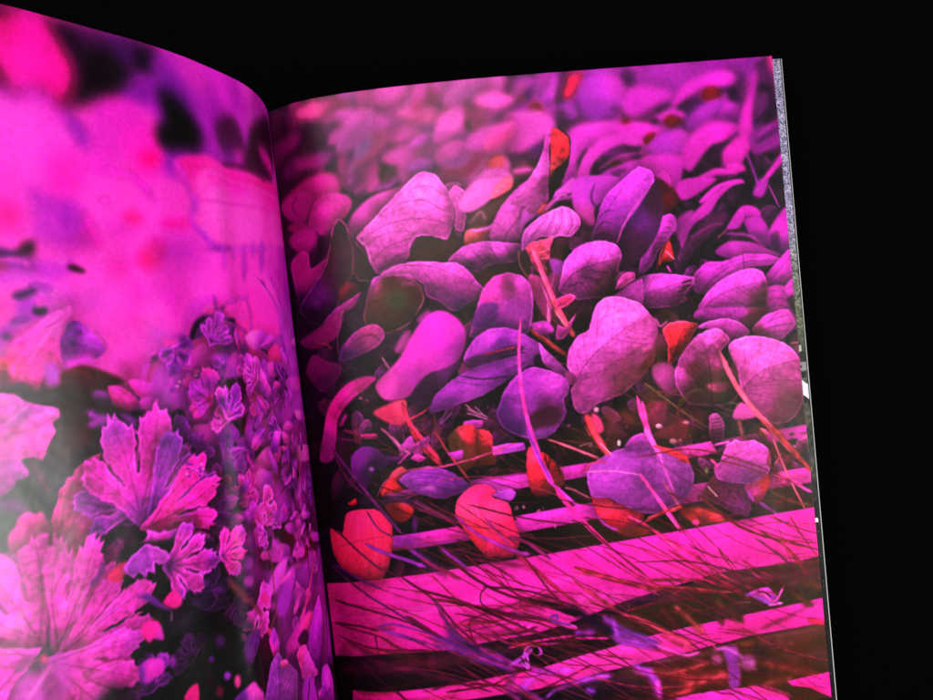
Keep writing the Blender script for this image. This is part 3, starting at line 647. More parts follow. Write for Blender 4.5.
L|726 986 732 980 730 970 721 962 710 962 704 968 706 978 715 985|726,986,8219a5|b2.85 d0 s0
L|729 972 725 967 715 965 706 968 702 974 707 980 716 981 726 978|729,972,fa50cd|b2.34 d0 s0
L|727 1066 734 1062 736 1057 730 1055 720 1056 713 1061 711 1065 717 1068|727,1066,d23cd7|b1.1 d0 s0
L|808 1063 820 1063 829 1056 830 1047 823 1040 811 1041 802 1047 801 1057|808,1063,d23cd7|b1.13 d0 s0
L|869 991 868 985 863 982 856 983 852 987 852 994 857 997 864 996|869,991,a028be|b1.1 d0 s0
L|871 949 879 953 887 953 889 947 885 940 878 935 870 936 868 942|871,949,c832cd|b2.95 d0 s0
L|921 1117 923 1114 921 1110 917 1108 913 1110 911 1113 912 1117 916 1119|921,1117,f046d7|b3.02 d0 s0
L|900 1110 907 1108 911 1101 908 1095 901 1093 893 1095 889 1102 892 1108|900,1110,8219a5|b1.08 d0 s0
L|771 1001 781 1000 786 996 783 992 774 989 763 990 758 994 761 999|771,1001,f046d7|b1.03 d0 s0
L|871 989 873 993 878 994 883 991 884 988 882 984 877 984 872 986|871,989,ff8ce6|b.87 d0 s0
L|850 986 853 989 858 990 863 988 864 984 861 981 856 980 851 982|850,986,ff8ce6|b.87 d0 s0
L|832 1001 834 1004 840 1005 845 1003 846 999 844 996 838 995 833 997|832,1001,ff8ce6|b.87 d0 s0
L|880 1001 883 1004 888 1005 892 1003 894 999 891 996 886 995 882 997|880,1001,ff8ce6|b.87 d0 s0
L|806 978 809 981 815 982 820 980 822 976 819 973 813 972 808 974|806,978,ff8ce6|b.87 d0 s0
L|788 921 791 925 797 926 802 924 804 920 801 916 795 915 790 917|788,921,ff8ce6|b.87 d0 s0
L|650 1180 522 1151 199 1198 -164 1387 -125 1719 579 1651 695 1514 703 1334|625,1226,aa37be 434,1263,be28be 284,1433,96198c 677,1478,9b3ca0 508,1572,1e0c14 313,1632,3c0a32 559,1441,6e1e78|b5.36 d0 s0
L|535 1335 544 1342 562 1342 580 1335 586 1325 578 1318 559 1318 542 1325|535,1335,8219a5|b3.7 t.25 d0 s0
L|377 1349 386 1361 395 1365 398 1358 394 1344 385 1332 376 1328 372 1335|377,1349,7d1996|b2.84 t.25 d0 s0
L|490 1622 502 1632 518 1632 529 1621 529 1607 518 1596 502 1596 490 1607|490,1622,d237d7|b2.57 t.25 d0 s0
L|602 1496 612 1502 623 1501 629 1494 625 1485 615 1479 604 1480 598 1487|602,1496,961eaf|b3.19 t.25 d0 s0
L|529 1585 550 1598 569 1598 577 1585 568 1565 547 1552 527 1552 519 1565|529,1585,7d1996|b3.53 t.25 d0 s0
L|519 1542 528 1555 541 1558 550 1548 550 1532 541 1518 529 1516 519 1525|519,1542,d237d7|b3.13 t.25 d0 s0
L|270 1570 280 1587 296 1591 308 1580 309 1560 300 1543 285 1539 272 1550|270,1570,7d1996|b2.22 t.25 d0 s0
L|258 1204 295 1217 322 1219 326 1209 306 1192 270 1179 238 1177 232 1187|258,1204,8219a5|b2.92 t.25 d0 s0
L|412 1277 417 1292 435 1297 455 1289 466 1273 462 1258 445 1252 424 1260|412,1277,500a46|b3.42 t.25 d0 s0
L|625 1547 645 1558 668 1555 679 1540 674 1522 654 1511 631 1514 619 1529|625,1547,961eaf|b3.5 t.25 d0 s0
L|485 1252 506 1262 521 1262 521 1254 507 1241 486 1231 470 1230 470 1239|485,1252,2d0523|b3.57 t.25 d0 s0
L|413 1410 418 1425 427 1430 433 1422 434 1406 428 1390 420 1385 413 1394|413,1410,7d1996|b3.2 t.25 d0 s0
L|337 1443 362 1459 383 1463 389 1451 377 1430 354 1413 330 1409 323 1422|337,1443,7d1996|b2.15 t.25 d0 s0
L|380 1261 380 1270 387 1274 398 1269 405 1260 405 1251 398 1248 387 1252|380,1261,2d0523|b2.26 t.25 d0 s0
L|350 1602 353 1624 360 1631 366 1620 368 1598 364 1576 358 1569 352 1580|350,1602,961eaf|b2.84 t.25 d0 s0
L|539 1174 559 1187 579 1188 587 1176 578 1158 558 1145 538 1144 530 1156|539,1174,8219a5|b1.13 t.25 d0 s0
L|385 1196 388 1205 397 1208 407 1203 412 1194 410 1186 401 1183 391 1187|385,1196,8219a5|b2.71 t.25 d0 s0
L|473 1637 485 1645 497 1645 501 1637 496 1626 484 1618 472 1618 467 1626|473,1637,7d1996|b2.85 t.25 d0 s0
L|523 1595 526 1605 539 1608 554 1601 563 1590 560 1580 548 1577 532 1584|523,1595,f050d7|b2.17 t.25 d0 s0
L|265 1715 267 1736 274 1744 282 1732 286 1709 284 1687 277 1680 269 1691|265,1715,d237d7|b1.11 t.25 d0 s0
L|489 1396 507 1412 520 1416 521 1406 508 1388 490 1372 477 1368 476 1378|489,1396,d237d7|b3.42 t.25 d0 s0
L|380 1595 374 1618 379 1627 392 1615 405 1591 411 1568 406 1559 394 1570|380,1595,d237d7|b1.07 t.25 d0 s0
L|432 1483 448 1494 467 1494 479 1483 478 1467 464 1456 444 1455 431 1467|432,1483,961eaf|b2.39 t.25 d0 s0
L|383 1293 389 1301 399 1303 409 1298 412 1288 406 1281 396 1279 386 1284|383,1293,7d1996|b3.09 t.25 d0 s0
L|333 1548 353 1551 369 1548 373 1541 362 1534 342 1530 324 1533 320 1541|333,1548,500a46|b3.28 t.25 d0 s0
L|392 1664 393 1682 400 1687 409 1678 414 1659 413 1642 407 1636 398 1646|392,1664,a523be|b2.92 t.25 d0 s0
L|457 1605 469 1614 478 1616 480 1609 473 1598 462 1589 453 1587 451 1594|457,1605,d237d7|b2.69 t.25 d0 s0
L|613 1439 618 1449 630 1451 643 1444 648 1432 643 1422 631 1420 618 1427|613,1439,8219a5|b1 t.25 d0 s0
L|432 1361 434 1370 443 1374 453 1368 459 1357 457 1348 448 1344 437 1350|432,1361,c82dc8|b2.89 t.25 d0 s0
L|268 1448 287 1465 303 1469 308 1459 299 1440 281 1424 264 1419 258 1429|268,1448,8219a5|b3.43 t.25 d0 s0
L|226 1322 250 1339 267 1344 269 1334 254 1316 230 1298 210 1293 208 1303|226,1322,8219a5|b1.09 t.25 d0 s0
L|533 1613 555 1624 574 1623 579 1610 568 1594 546 1582 527 1583 521 1596|533,1613,2d0523|b2.71 t.25 d0 s0
L|488 1376 503 1391 524 1393 540 1380 542 1361 528 1346 506 1344 489 1356|488,1376,d237d7|b3.33 t.25 d0 s0
L|538 1271 553 1287 573 1290 589 1278 589 1258 576 1242 555 1239 539 1251|538,1271,2d0523|b2.69 t.25 d0 s0
L|616 1589 616 1606 626 1611 642 1603 652 1585 653 1568 643 1563 627 1571|616,1589,2d0523|b2.26 t.25 d0 s0
L|259 1392 284 1403 305 1405 312 1395 301 1381 278 1369 254 1368 246 1377|259,1392,eb41d7|b2.29 t.25 d0 s0
L|539 1337 547 1354 563 1358 577 1348 581 1329 573 1312 557 1308 543 1318|539,1337,f050d7|b2.44 t.25 d0 s0
L|372 1279 398 1289 419 1289 425 1279 413 1263 390 1252 366 1252 358 1263|372,1279,500a46|b1.09 t.25 d0 s0
L|422 1174 418 1196 426 1204 440 1195 452 1174 455 1153 447 1145 434 1153|422,1174,eb41d7|b1.01 t.25 d0 s0
L|488 1514 487 1528 496 1533 508 1526 517 1511 518 1497 510 1492 497 1499|488,1514,c82dc8|b2.46 t.25 d0 s0
L|582 1499 597 1503 613 1499 620 1489 614 1479 598 1474 582 1478 575 1488|582,1499,a523be|b3.15 t.25 d0 s0
L|480 1377 493 1383 512 1381 526 1371 527 1361 515 1354 496 1357 481 1366|480,1377,a523be|b1.04 t.25 d0 s0
L|341 1444 362 1458 375 1462 374 1454 359 1438 337 1424 322 1420 324 1428|341,1444,500a46|b.91 t.25 d0 s0
L|327 1319 334 1327 354 1329 373 1323 382 1313 377 1305 359 1303 338 1309|327,1319,7d1996|b2.19 t.25 d0 s0
L|229 1646 282 1653 306 1654 295 1647 252 1637 190 1632 144 1636 167 1640|229,1646,f050d7|b2.8 t.25 d0 s0
L|271 1624 268 1639 279 1642 297 1633 311 1617 314 1603 305 1599 287 1608|271,1624,961eaf|b1.07 t.25 d0 s0
L|513 1319 526 1323 541 1321 548 1313 545 1304 533 1299 518 1302 510 1310|513,1319,2d0523|b1.07 t.25 d0 s0
L|542 1421 559 1430 572 1431 573 1422 562 1410 545 1401 532 1401 530 1409|542,1421,2d0523|b2.2 t.25 d0 s0
L|452 1224 476 1233 498 1230 506 1218 496 1204 472 1195 449 1197 440 1209|452,1224,961eaf|b2.84 t.25 d0 s0
L|467 1492 464 1514 469 1523 480 1512 490 1489 493 1467 488 1458 478 1469|467,1492,f050d7|b3.06 t.25 d0 s0
L|415 1517 432 1528 449 1529 456 1518 450 1503 434 1491 416 1491 408 1502|415,1517,8219a5|b2.24 t.25 d0 s0
L|251 1562 260 1578 274 1582 284 1571 286 1553 277 1537 264 1533 252 1543|251,1562,500a46|b2.32 t.25 d0 s0
L|487 1461 497 1473 515 1473 531 1464 536 1449 527 1438 509 1436 492 1446|487,1461,8219a5|b1.14 t.25 d0 s0
L|478 1191 495 1209 520 1212 537 1199 538 1177 521 1159 497 1156 479 1168|478,1191,f050d7|b3 t.25 d0 s0
L|479 1453 506 1464 529 1462 535 1448 521 1430 494 1418 470 1420 463 1434|479,1453,c82dc8|b3.21 t.25 d0 s0
L|229 1325 226 1337 234 1340 247 1334 258 1322 261 1311 254 1307 241 1313|229,1325,961eaf|b2.88 t.25 d0 s0
L|639 1585 649 1595 663 1594 673 1585 674 1572 665 1562 651 1562 640 1572|639,1585,a523be|b.96 t.25 d0 s0
L|550 1367 552 1380 563 1385 577 1378 585 1364 583 1350 572 1345 558 1352|550,1367,c82dc8|b2.7 t.25 d0 s0
L|399 1643 417 1656 431 1658 434 1649 424 1632 407 1618 392 1616 388 1626|399,1643,a523be|b1.01 t.25 d0 s0
L|292 1399 320 1410 336 1412 334 1405 313 1392 284 1381 264 1379 268 1387|292,1399,f050d7|b2.6 t.25 d0 s0
L|312 1556 319 1565 329 1568 334 1561 333 1550 326 1540 316 1537 311 1544|312,1556,961eaf|b1.09 t.25 d0 s0
L|500 1417 505 1438 523 1443 544 1432 555 1410 550 1390 533 1384 512 1395|500,1417,2d0523|b3.31 t.25 d0 s0
L|251 1546 277 1564 299 1568 307 1555 296 1533 272 1515 247 1511 238 1525|251,1546,d237d7|b.91 t.25 d0 s0
L|447 1310 465 1325 486 1327 497 1315 492 1296 475 1281 454 1278 442 1291|447,1310,8219a5|b2.95 t.25 d0 s0
L|378 1445 392 1450 404 1449 408 1443 401 1435 388 1431 375 1432 371 1438|378,1445,a523be|b2.93 t.25 d0 s0
L|485 1237 494 1245 515 1246 535 1239 544 1229 535 1222 514 1220 493 1227|485,1237,c82dc8|b2.28 t.25 d0 s0
L|355 1420 377 1427 390 1427 388 1421 372 1412 350 1406 334 1405 337 1411|355,1420,f050d7|b2.88 t.25 d0 s0
L|606 1449 627 1463 641 1466 641 1456 626 1438 604 1423 590 1420 590 1431|606,1449,f050d7|b3.3 t.25 d0 s0
L|357 1361 374 1366 390 1364 398 1357 394 1348 378 1343 361 1345 352 1353|357,1361,500a46|b3.27 t.25 d0 s0
L|379 1399 401 1408 418 1408 420 1400 408 1387 387 1377 368 1377 365 1386|379,1399,961eaf|b2.8 t.25 d0 s0
L|419 1413 435 1428 451 1431 458 1421 453 1403 438 1388 421 1384 414 1395|419,1413,2d0523|b1.06 t.25 d0 s0
L|430 1670 433 1678 442 1679 452 1673 457 1663 453 1655 444 1653 435 1659|430,1670,a523be|b3.72 t.25 d0 s0
L|474 1365 492 1380 514 1382 527 1369 525 1349 509 1334 486 1333 472 1346|474,1365,f050d7|b3.12 t.25 d0 s0
L|566 1431 589 1439 613 1434 624 1419 616 1403 593 1394 569 1399 557 1414|566,1431,d237d7|b3.17 t.25 d0 s0
L|548 1334 555 1350 578 1355 601 1345 613 1327 605 1312 584 1307 560 1316|548,1334,a523be|b3.21 t.25 d0 s0
L|516 1180 530 1189 551 1188 567 1179 570 1167 557 1158 536 1159 519 1168|516,1180,d237d7|b3.29 t.25 d0 s0
L|275 1623 299 1625 321 1620 329 1612 320 1604 298 1601 274 1606 264 1616|275,1623,7d1996|b3.72 t.25 d0 s0
L|235 1473 259 1480 284 1478 296 1469 291 1457 270 1450 243 1452 228 1462|235,1473,7d1996|b2.56 t.25 d0 s0
L|459 1552 467 1563 483 1565 499 1556 505 1541 498 1530 482 1528 466 1537|459,1552,c82dc8|b3.71 t.25 d0 s0
L|560 1545 586 1554 606 1551 609 1538 593 1523 567 1514 547 1517 543 1530|560,1545,c82dc8|b2.54 t.25 d0 s0
L|317 1438 340 1456 356 1461 356 1451 341 1431 318 1413 301 1408 300 1418|317,1438,eb41d7|b2.79 t.25 d0 s0
L|185 1324 202 1341 216 1347 222 1338 216 1319 201 1301 184 1295 178 1305|185,1324,961eaf|b3.03 t.25 d0 s0
L|367 1473 362 1495 368 1503 380 1492 392 1470 397 1448 392 1440 380 1450|367,1473,a523be|b3.73 t.25 d0 s0
L|551 1351 566 1361 580 1362 584 1353 576 1340 561 1330 547 1329 543 1338|551,1351,f050d7|b1.01 t.25 d0 s0
L|190 1666 231 1665 258 1659 262 1651 242 1645 204 1645 165 1653 158 1663|190,1666,2d0523|b2.43 t.25 d0 s0
L|457 1167 480 1183 497 1187 498 1176 484 1157 461 1141 442 1137 441 1148|457,1167,f050d7|b1.02 t.25 d0 s0
L|524 1227 541 1233 565 1230 581 1218 581 1206 564 1199 541 1202 524 1214|524,1227,f050d7|b2.45 t.25 d0 s0
L|519 1283 539 1298 561 1300 574 1287 569 1266 550 1250 528 1248 514 1262|519,1283,2d0523|b3.21 t.25 d0 s0
L|267 1509 296 1513 312 1513 307 1508 284 1502 253 1497 233 1498 240 1503|267,1509,961eaf|b2.38 t.25 d0 s0
L|201 1311 194 1333 210 1340 237 1329 257 1306 263 1285 250 1277 226 1288|201,1311,7d1996|b2.65 t.25 d0 s0
S|282 1388 230 1475|.057 .057 fa6ee1|b.58
S|337 1572 297 1653|.034 .034 ff50d2|b.58
S|304 1493 292 1562|.054 .054 ff50d2|b.58
S|341 1368 336 1438|.049 .049 fa6ee1|b.58
S|284 1248 231 1308|.053 .053 fa6ee1|b.58
S|299 1231 246 1303|.047 .047 ff50d2|b.58
S|325 1280 330 1363|.036 .036 ff50d2|b.58
S|283 1542 261 1621|.044 .044 6e0f78|b.58
S|338 1284 291 1370|.046 .046 6e0f78|b.58
S|260 1458 180 1532|.05 .05 6e0f78|b.58
S|342 1461 313 1555|.035 .035 8c1e8c|b.58
S|243 1673 220 1776|.058 .058 8c1e8c|b.58
S|295 1524 268 1616|.055 .055 8c1e8c|b.58
S|321 1326 303 1412|.057 .057 ff50d2|b.58
S|328 1533 310 1598|.05 .05 b428be|b.58
S|346 1557 332 1635|.022 .022 b428be|b.58
S|292 1582 261 1675|.029 .029 8c1e8c|b.58
S|228 1579 175 1691|.047 .047 8c1e8c|b.58
S|324 1433 319 1518|.044 .044 8c1e8c|b.58
S|306 1431 299 1526|.047 .047 ff50d2|b.58
S|342 1514 322 1577|.058 .058 b428be|b.58
S|308 1201 318 1285|.054 .054 8c1e8c|b.58
S|255 1408 254 1486|.053 .053 6e0f78|b.58
S|277 1457 219 1556|.054 .054 8c1e8c|b.58
S|252 1255 190 1340|.034 .034 fa6ee1|b.58
S|267 1608 237 1684|.033 .033 8c1e8c|b.58
L|684 1454 694 1463 711 1463 726 1454 730 1441 721 1431 705 1431 689 1440|684,1454,8c2d91|b3 a.85 d0 s0
L|722 1558 729 1567 743 1568 755 1559 758 1546 751 1536 737 1535 725 1544|722,1558,642864|b2.83 a.85 d0 s0
L|630 1584 640 1594 658 1593 673 1582 677 1568 668 1558 650 1558 634 1569|630,1584,8c2d91|b3.65 a.85 d0 s0
L|718 1397 722 1403 730 1404 737 1399 739 1391 734 1385 726 1384 720 1389|718,1397,c846be|b4.49 a.85 d0 s0
L|589 1535 597 1543 611 1543 623 1535 627 1523 619 1516 605 1516 592 1524|589,1535,46233c|b3.04 a.85 d0 s0
L|702 1414 711 1419 729 1417 746 1409 752 1401 744 1396 726 1398 708 1406|702,1414,8c2d91|b3.47 a.85 d0 s0
L|712 1430 721 1437 738 1435 754 1427 759 1417 751 1410 733 1411 717 1419|712,1430,642864|b2.35 a.85 d0 s0
L|580 1522 584 1527 594 1526 602 1521 604 1515 600 1510 590 1511 582 1516|580,1522,a032aa|b4.08 a.85 d0 s0
L|616 1409 627 1417 650 1416 670 1406 676 1393 666 1385 644 1386 623 1396|616,1409,a032aa|b4.55 a.85 d0 s0
L|576 1518 585 1524 601 1523 616 1515 621 1504 612 1498 596 1499 581 1507|576,1518,8c2d91|b4.65 a.85 d0 s0
L|603 1543 613 1548 635 1544 655 1535 662 1525 652 1520 631 1523 610 1533|603,1543,642864|b4.67 a.85 d0 s0
L|681 1372 691 1381 709 1381 725 1372 730 1359 721 1349 703 1349 686 1358|681,1372,b43cb9|b4.33 a.85 d0 s0
L|740 1508 746 1518 755 1520 763 1513 764 1500 759 1490 750 1488 742 1495|740,1508,8c2d91|b2.65 a.85 d0 s0
L|602 1422 611 1431 627 1432 641 1423 645 1411 637 1401 621 1400 606 1409|602,1422,b43cb9|b2.99 a.85 d0 s0
L|642 1457 651 1463 668 1462 684 1454 689 1444 681 1438 664 1439 647 1447|642,1457,a032aa|b3.5 a.85 d0 s0
L|716 1551 722 1562 731 1564 738 1556 740 1544 734 1533 725 1531 717 1538|716,1551,46233c|b3.48 a.85 d0 s0
L|552 1508 560 1515 577 1514 591 1506 596 1495 588 1488 571 1489 557 1497|552,1508,46233c|b3.55 a.85 d0 s0
L|698 1399 707 1408 723 1409 737 1400 741 1387 733 1377 717 1376 702 1385|698,1399,8c2d91|b4.23 a.85 d0 s0
L|721 1534 727 1544 740 1545 750 1537 752 1524 745 1514 733 1512 723 1521|721,1534,642864|b3.54 a.85 d0 s0
L|583 1531 592 1536 611 1533 628 1525 633 1516 625 1511 606 1514 589 1522|583,1531,642864|b2.82 a.85 d0 s0
L|617 1441 623 1448 633 1450 641 1443 643 1433 637 1425 627 1424 619 1430|617,1441,c846be|b2.76 a.85 d0 s0
L|544 1449 550 1455 562 1455 572 1450 575 1441 569 1435 557 1435 547 1441|544,1449,a032aa|b2.53 a.85 d0 s0
L|668 1401 674 1412 685 1415 694 1407 695 1394 689 1383 678 1381 670 1388|668,1401,b43cb9|b4.54 a.85 d0 s0
L|542 1483 554 1491 578 1490 600 1478 607 1464 595 1456 571 1457 549 1468|542,1483,b43cb9|b3.98 a.85 d0 s0
L|650 1370 657 1378 669 1379 679 1372 682 1362 676 1354 664 1353 653 1360|650,1370,c846be|b2.46 a.85 d0 s0
L|596 1596 602 1607 613 1608 620 1601 622 1588 615 1577 605 1575 597 1583|596,1596,a032aa|b2.99 a.85 d0 s0
L|619 1499 625 1507 635 1508 643 1502 644 1491 639 1483 629 1481 621 1488|619,1499,a032aa|b3.58 a.85 d0 s0
L|594 1537 602 1544 619 1542 633 1534 638 1524 630 1518 614 1519 599 1527|594,1537,8c2d91|b2.79 a.85 d0 s0
L|643 1493 650 1497 664 1496 676 1489 680 1482 674 1478 661 1480 648 1486|643,1493,8c2d91|b3.27 a.85 d0 s0
L|718 1435 724 1442 737 1442 748 1435 751 1425 745 1418 732 1418 721 1425|718,1435,46233c|b3.07 a.85 d0 s0
L|651 1578 657 1585 668 1585 677 1579 679 1569 674 1561 663 1561 654 1568|651,1578,642864|b4.31 a.85 d0 s0
L|516 1402 528 1411 552 1410 572 1400 579 1386 567 1377 545 1378 523 1388|516,1402,8c2d91|b3.49 a.85 d0 s0
L|633 1440 639 1447 650 1448 659 1442 661 1432 655 1424 645 1424 636 1430|633,1440,c846be|b2.56 a.85 d0 s0
L|526 1481 537 1487 558 1485 578 1476 584 1465 574 1459 553 1461 533 1470|526,1481,8c2d91|b3.65 a.85 d0 s0
L|540 1475 426 1544 417 1601 519 1620 531 1551|540,1475,1e0a14|b3.22 d0 s0
L|604 1329 518 1316 555 1362 598 1359|604,1329,280f19|b3.22 d0 s0
L|276 1395 300 1407 338 1405 367 1392 374 1374 357 1361 322 1362 287 1376|276,1395,5a0523|b3.75 d0 s0
S|372 1413 414 1434|.133 .133 6e0a28|b2.83
L|275 1359 290 1371 313 1372 331 1362 333 1347 321 1336 298 1334 279 1344|275,1359,e63cd7|b2.68 d0 s0
L|275 1451 298 1474 329 1478 349 1461 350 1434 331 1410 301 1405 276 1422|275,1451,d741cd|b3.75 d0 s0
L|604 1389 514 1357 376 1297 361 1315 459 1363 551 1406|604,1389,f0329b|b2.68 t.2 d0 s0
L|599 1394 519 1378 400 1383 389 1470 468 1525 563 1461|502,1426,cd32c3 460,1490,aa1eb4|b2.68 t.3 d.2 s.12
S|534 1447 406 1405|.059 .059 8219a0|b1.89
L|723 1278 658 1272 575 1279 531 1255 517 1298 583 1320 622 1327 687 1305|723,1278,f046cd|b2.68 d.2 s.12
L|741 1351 662 1351 643 1340 605 1373 639 1409 704 1396|741,1351,f046cd|b2.68 d.2 s.12
L|868 1384 821 1354 739 1364 713 1399 776 1409 834 1406 868 1432|826,1382,eb3ccd 761,1380,f050d2|b2.68 d.2 s.12
L|696 1291 701 1297 711 1297 721 1292 723 1285 718 1279 708 1279 699 1284|696,1291,f05ac8|b2.68 d0 s0
L|740 1453 683 1456 627 1521 658 1554 738 1522|740,1453,aa41b4|b4.82 d0 s0
S|725 1451 651 1465 571 1495|.074 .074 dc50c8|b1.89
L|651 1465 573 1476 566 1504 631 1485|651,1465,eb41c8|b2.14 d.2 s.12
S|565 1497 571 1553 596 1638|.052 .052 a03c96|b.87
S|734 1502 722 1547 708 1579|.222 .222 963ca0|b5.66
L|688 1589 697 1601 712 1602 725 1591 728 1576 719 1564 704 1563 691 1574|688,1589,b446c8|b3.75 d0 s0
L|497 1598 510 1615 532 1616 550 1602 553 1580 541 1563 520 1561 501 1576|497,1598,c83cc8|b3.75 d0 s0
L|439 1655 458 1660 498 1651 534 1634 546 1619 529 1613 491 1621 453 1638|439,1655,af32c3|b4.29 d0 s0
L|315 1663 338 1678 374 1676 401 1658 407 1634 390 1618 356 1619 323 1638|315,1663,b42dbe|b4.29 d0 s0
L|315 1584 340 1610 375 1613 398 1593 400 1560 381 1532 347 1528 318 1550|315,1584,d741cd|b4.29 d0 s0
L|940 1401 881 1412 860 1463 868 1487 939 1446|940,1401,14060f|b3.22 d0 s0
S|834 1406 872 1460|.192 .192 32052d|b3.77
S|841 1320 840 1365|.177 .177 14060f|b2.36
S|868 1281 833 1322 812 1353|.118 .118 1e0823|b1.89
L|798 1344 802 1348 811 1348 819 1344 821 1338 817 1333 808 1333 800 1337|798,1344,d74691|b2.14 d0 s0
L|803 1329 747 1303 676 1333 693 1380 767 1375|795,1283,eb46d2 683,1402,a523be|b2.16 d.25 s.1 t.14
L|914 1260 893 1244 869 1256 874 1276 900 1276|911,1237,fa64d7 871,1285,e137b9|b2.16 d.25 s.1 t.14
L|585 1281 533 1263 466 1287 481 1324 551 1319|578,1247,fa64d7 471,1340,e137b9|b2.16 d.25 s.1 t.14
L|678 1325 612 1303 528 1335 547 1383 635 1376|669,1281,eb46d2 535,1405,d232c3|b2.16 d.25 s.1 t.14
L|870 1374 830 1349 782 1372 793 1408 844 1404|863,1333,d23cd2 786,1424,d232c3|b2.16 d.25 s.1 t.14
L|853 1549 822 1544 783 1566 792 1594 834 1588|850,1529,eb46d2 786,1607,8c1ea5|b2.16 d.25 s.1 t.14
L|827 914 778 881 718 898 732 942 795 948|820,870,f555d7 723,960,d232c3|b2.16 d.25 s.1 t.14
L|554 1110 526 1107 489 1118 498 1138 536 1138|551,1099,eb46d2 492,1146,e137b9|b2.16 d.25 s.1 t.14
L|150 912 -5 894 -216 903 -167 925 54 926|131,888,f555d7 -199,934,a523be|b2.16 d.25 s.1 t.14
L|709 1494 671 1488 620 1512 632 1541 685 1533|705,1472,d23cd2 625,1555,8c1ea5|b2.16 d.25 s.1 t.14
L|622 1387 592 1378 556 1393 564 1414 602 1410|618,1368,fa64d7 559,1423,d232c3|b2.16 d.25 s.1 t.14
L|461 1540 420 1536 365 1559 378 1582 435 1572|456,1522,d23cd2 370,1594,8c1ea5|b2.16 d.25 s.1 t.14
L|801 1081 750 1051 685 1072 701 1117 768 1119|794,1037,f555d7 691,1136,a523be|b2.16 d.25 s.1 t.14
L|-331 1151 -451 1131 -451 1146 -451 1183 -451 1189|-378,1117,eb46d2 -451,1197,8c1ea5|b2.16 d.25 s.1 t.14
L|751 1087 723 1071 689 1083 697 1106 733 1107|747,1063,eb46d2 692,1116,8c1ea5|b2.16 d.25 s.1 t.14
L|720 1510 686 1498 644 1519 653 1544 698 1538|715,1484,d23cd2 647,1557,8c1ea5|b2.16 d.25 s.1 t.14
L|557 1602 506 1585 443 1614 458 1645 524 1633|548,1565,fa64d7 448,1661,8c1ea5|b2.16 d.25 s.1 t.14
L|739 1344 715 1342 685 1356 692 1376 724 1373|737,1333,f555d7 687,1385,d232c3|b2.16 d.25 s.1 t.14
L|806 1129 764 1105 713 1123 725 1160 779 1160|800,1092,d23cd2 717,1175,8c1ea5|b2.16 d.25 s.1 t.14
L|789 1383 759 1366 723 1383 731 1407 769 1404|784,1355,eb46d2 726,1418,e137b9|b2.16 d.25 s.1 t.14
L|115 1210 -44 1205 -244 1232 -197 1248 6 1230|91,1186,f555d7 -227,1259,d232c3|b2.16 d.25 s.1 t.14
L|659 1523 628 1519 589 1538 597 1560 639 1554|656,1506,d23cd2 592,1571,a523be|b2.16 d.25 s.1 t.14
L|547 1024 485 1005 398 1025 419 1069 507 1071|540,991,eb46d2 406,1088,a523be|b2.16 d.25 s.1 t.14
L|663 1311 611 1288 548 1312 562 1348 629 1343|655,1271,eb46d2 553,1364,e137b9|b2.16 d.25 s.1 t.14
L|-333 1157 -451 1132 -451 1147 -451 1183 -451 1188|-387,1118,eb46d2 -451,1197,e137b9|b2.16 d.25 s.1 t.14
L|777 1164 741 1149 696 1166 706 1197 754 1197|772,1138,d23cd2 699,1210,a523be|b2.16 d.25 s.1 t.14
L|314 1535 265 1536 185 1562 206 1576 282 1561|308,1522,f555d7 194,1587,a523be|b2.16 d.25 s.1 t.14
L|591 1595 548 1587 495 1613 507 1641 563 1630|586,1569,d23cd2 500,1655,d232c3|b2.16 d.25 s.1 t.14
L|559 879 498 855 416 871 435 915 520 921|551,845,fa64d7 423,932,a523be|b2.16 d.25 s.1 t.14
L|418 1338 347 1317 227 1350 259 1382 373 1369|407,1298,fa64d7 239,1400,e137b9|b2.16 d.25 s.1 t.14
L|630 1588 602 1578 569 1594 576 1612 612 1606|626,1566,f555d7 571,1622,e137b9|b2.16 d.25 s.1 t.14
L|246 1169 173 1172 -5 1198 46 1215 204 1202|242,1160,fa64d7 12,1227,a523be|b2.16 d.25 s.1 t.14
L|927 1470 907 1459 884 1472 889 1491 914 1489|924,1450,f555d7 886,1500,8c1ea5|b2.16 d.25 s.1 t.14
L|388 1209 347 1191 291 1205 305 1223 361 1220|380,1183,f555d7 296,1232,d232c3|b2.16 d.25 s.1 t.14
L|601 1362 554 1342 496 1365 509 1396 570 1391|594,1327,d23cd2 501,1411,d232c3|b2.16 d.25 s.1 t.14
L|462 981 409 970 327 986 347 1020 429 1022|457,960,eb46d2 334,1034,d232c3|b2.16 d.25 s.1 t.14
L|971 1509 936 1485 894 1509 904 1545 948 1540|965,1469,f555d7 897,1561,d232c3|b2.16 d.25 s.1 t.14
L|788 1291 734 1272 661 1302 679 1348 753 1344|781,1252,eb46d2 668,1370,a523be|b2.16 d.25 s.1 t.14
L|696 1198 670 1192 637 1204 645 1224 680 1223|694,1184,f555d7 640,1233,8c1ea5|b2.16 d.25 s.1 t.14
L|763 857 737 847 706 855 713 878 747 882|760,842,f555d7 708,887,a523be|b2.16 d.25 s.1 t.14
L|432 1648 388 1634 326 1661 340 1682 402 1668|424,1618,eb46d2 330,1694,d232c3|b2.16 d.25 s.1 t.14
L|927 1366 902 1352 871 1368 878 1394 911 1392|924,1341,f555d7 874,1405,a523be|b2.16 d.25 s.1 t.14
L|323 1309 209 1298 -112 1359 -26 1390 254 1352|309,1274,fa64d7 -82,1415,e137b9|b2.16 d.25 s.1 t.14
L|860 1273 830 1254 794 1270 803 1297 841 1295|855,1243,f555d7 798,1308,d232c3|b2.16 d.25 s.1 t.14
L|871 1084 831 1057 782 1075 793 1113 845 1114|865,1045,d23cd2 786,1128,d232c3|b2.16 d.25 s.1 t.14
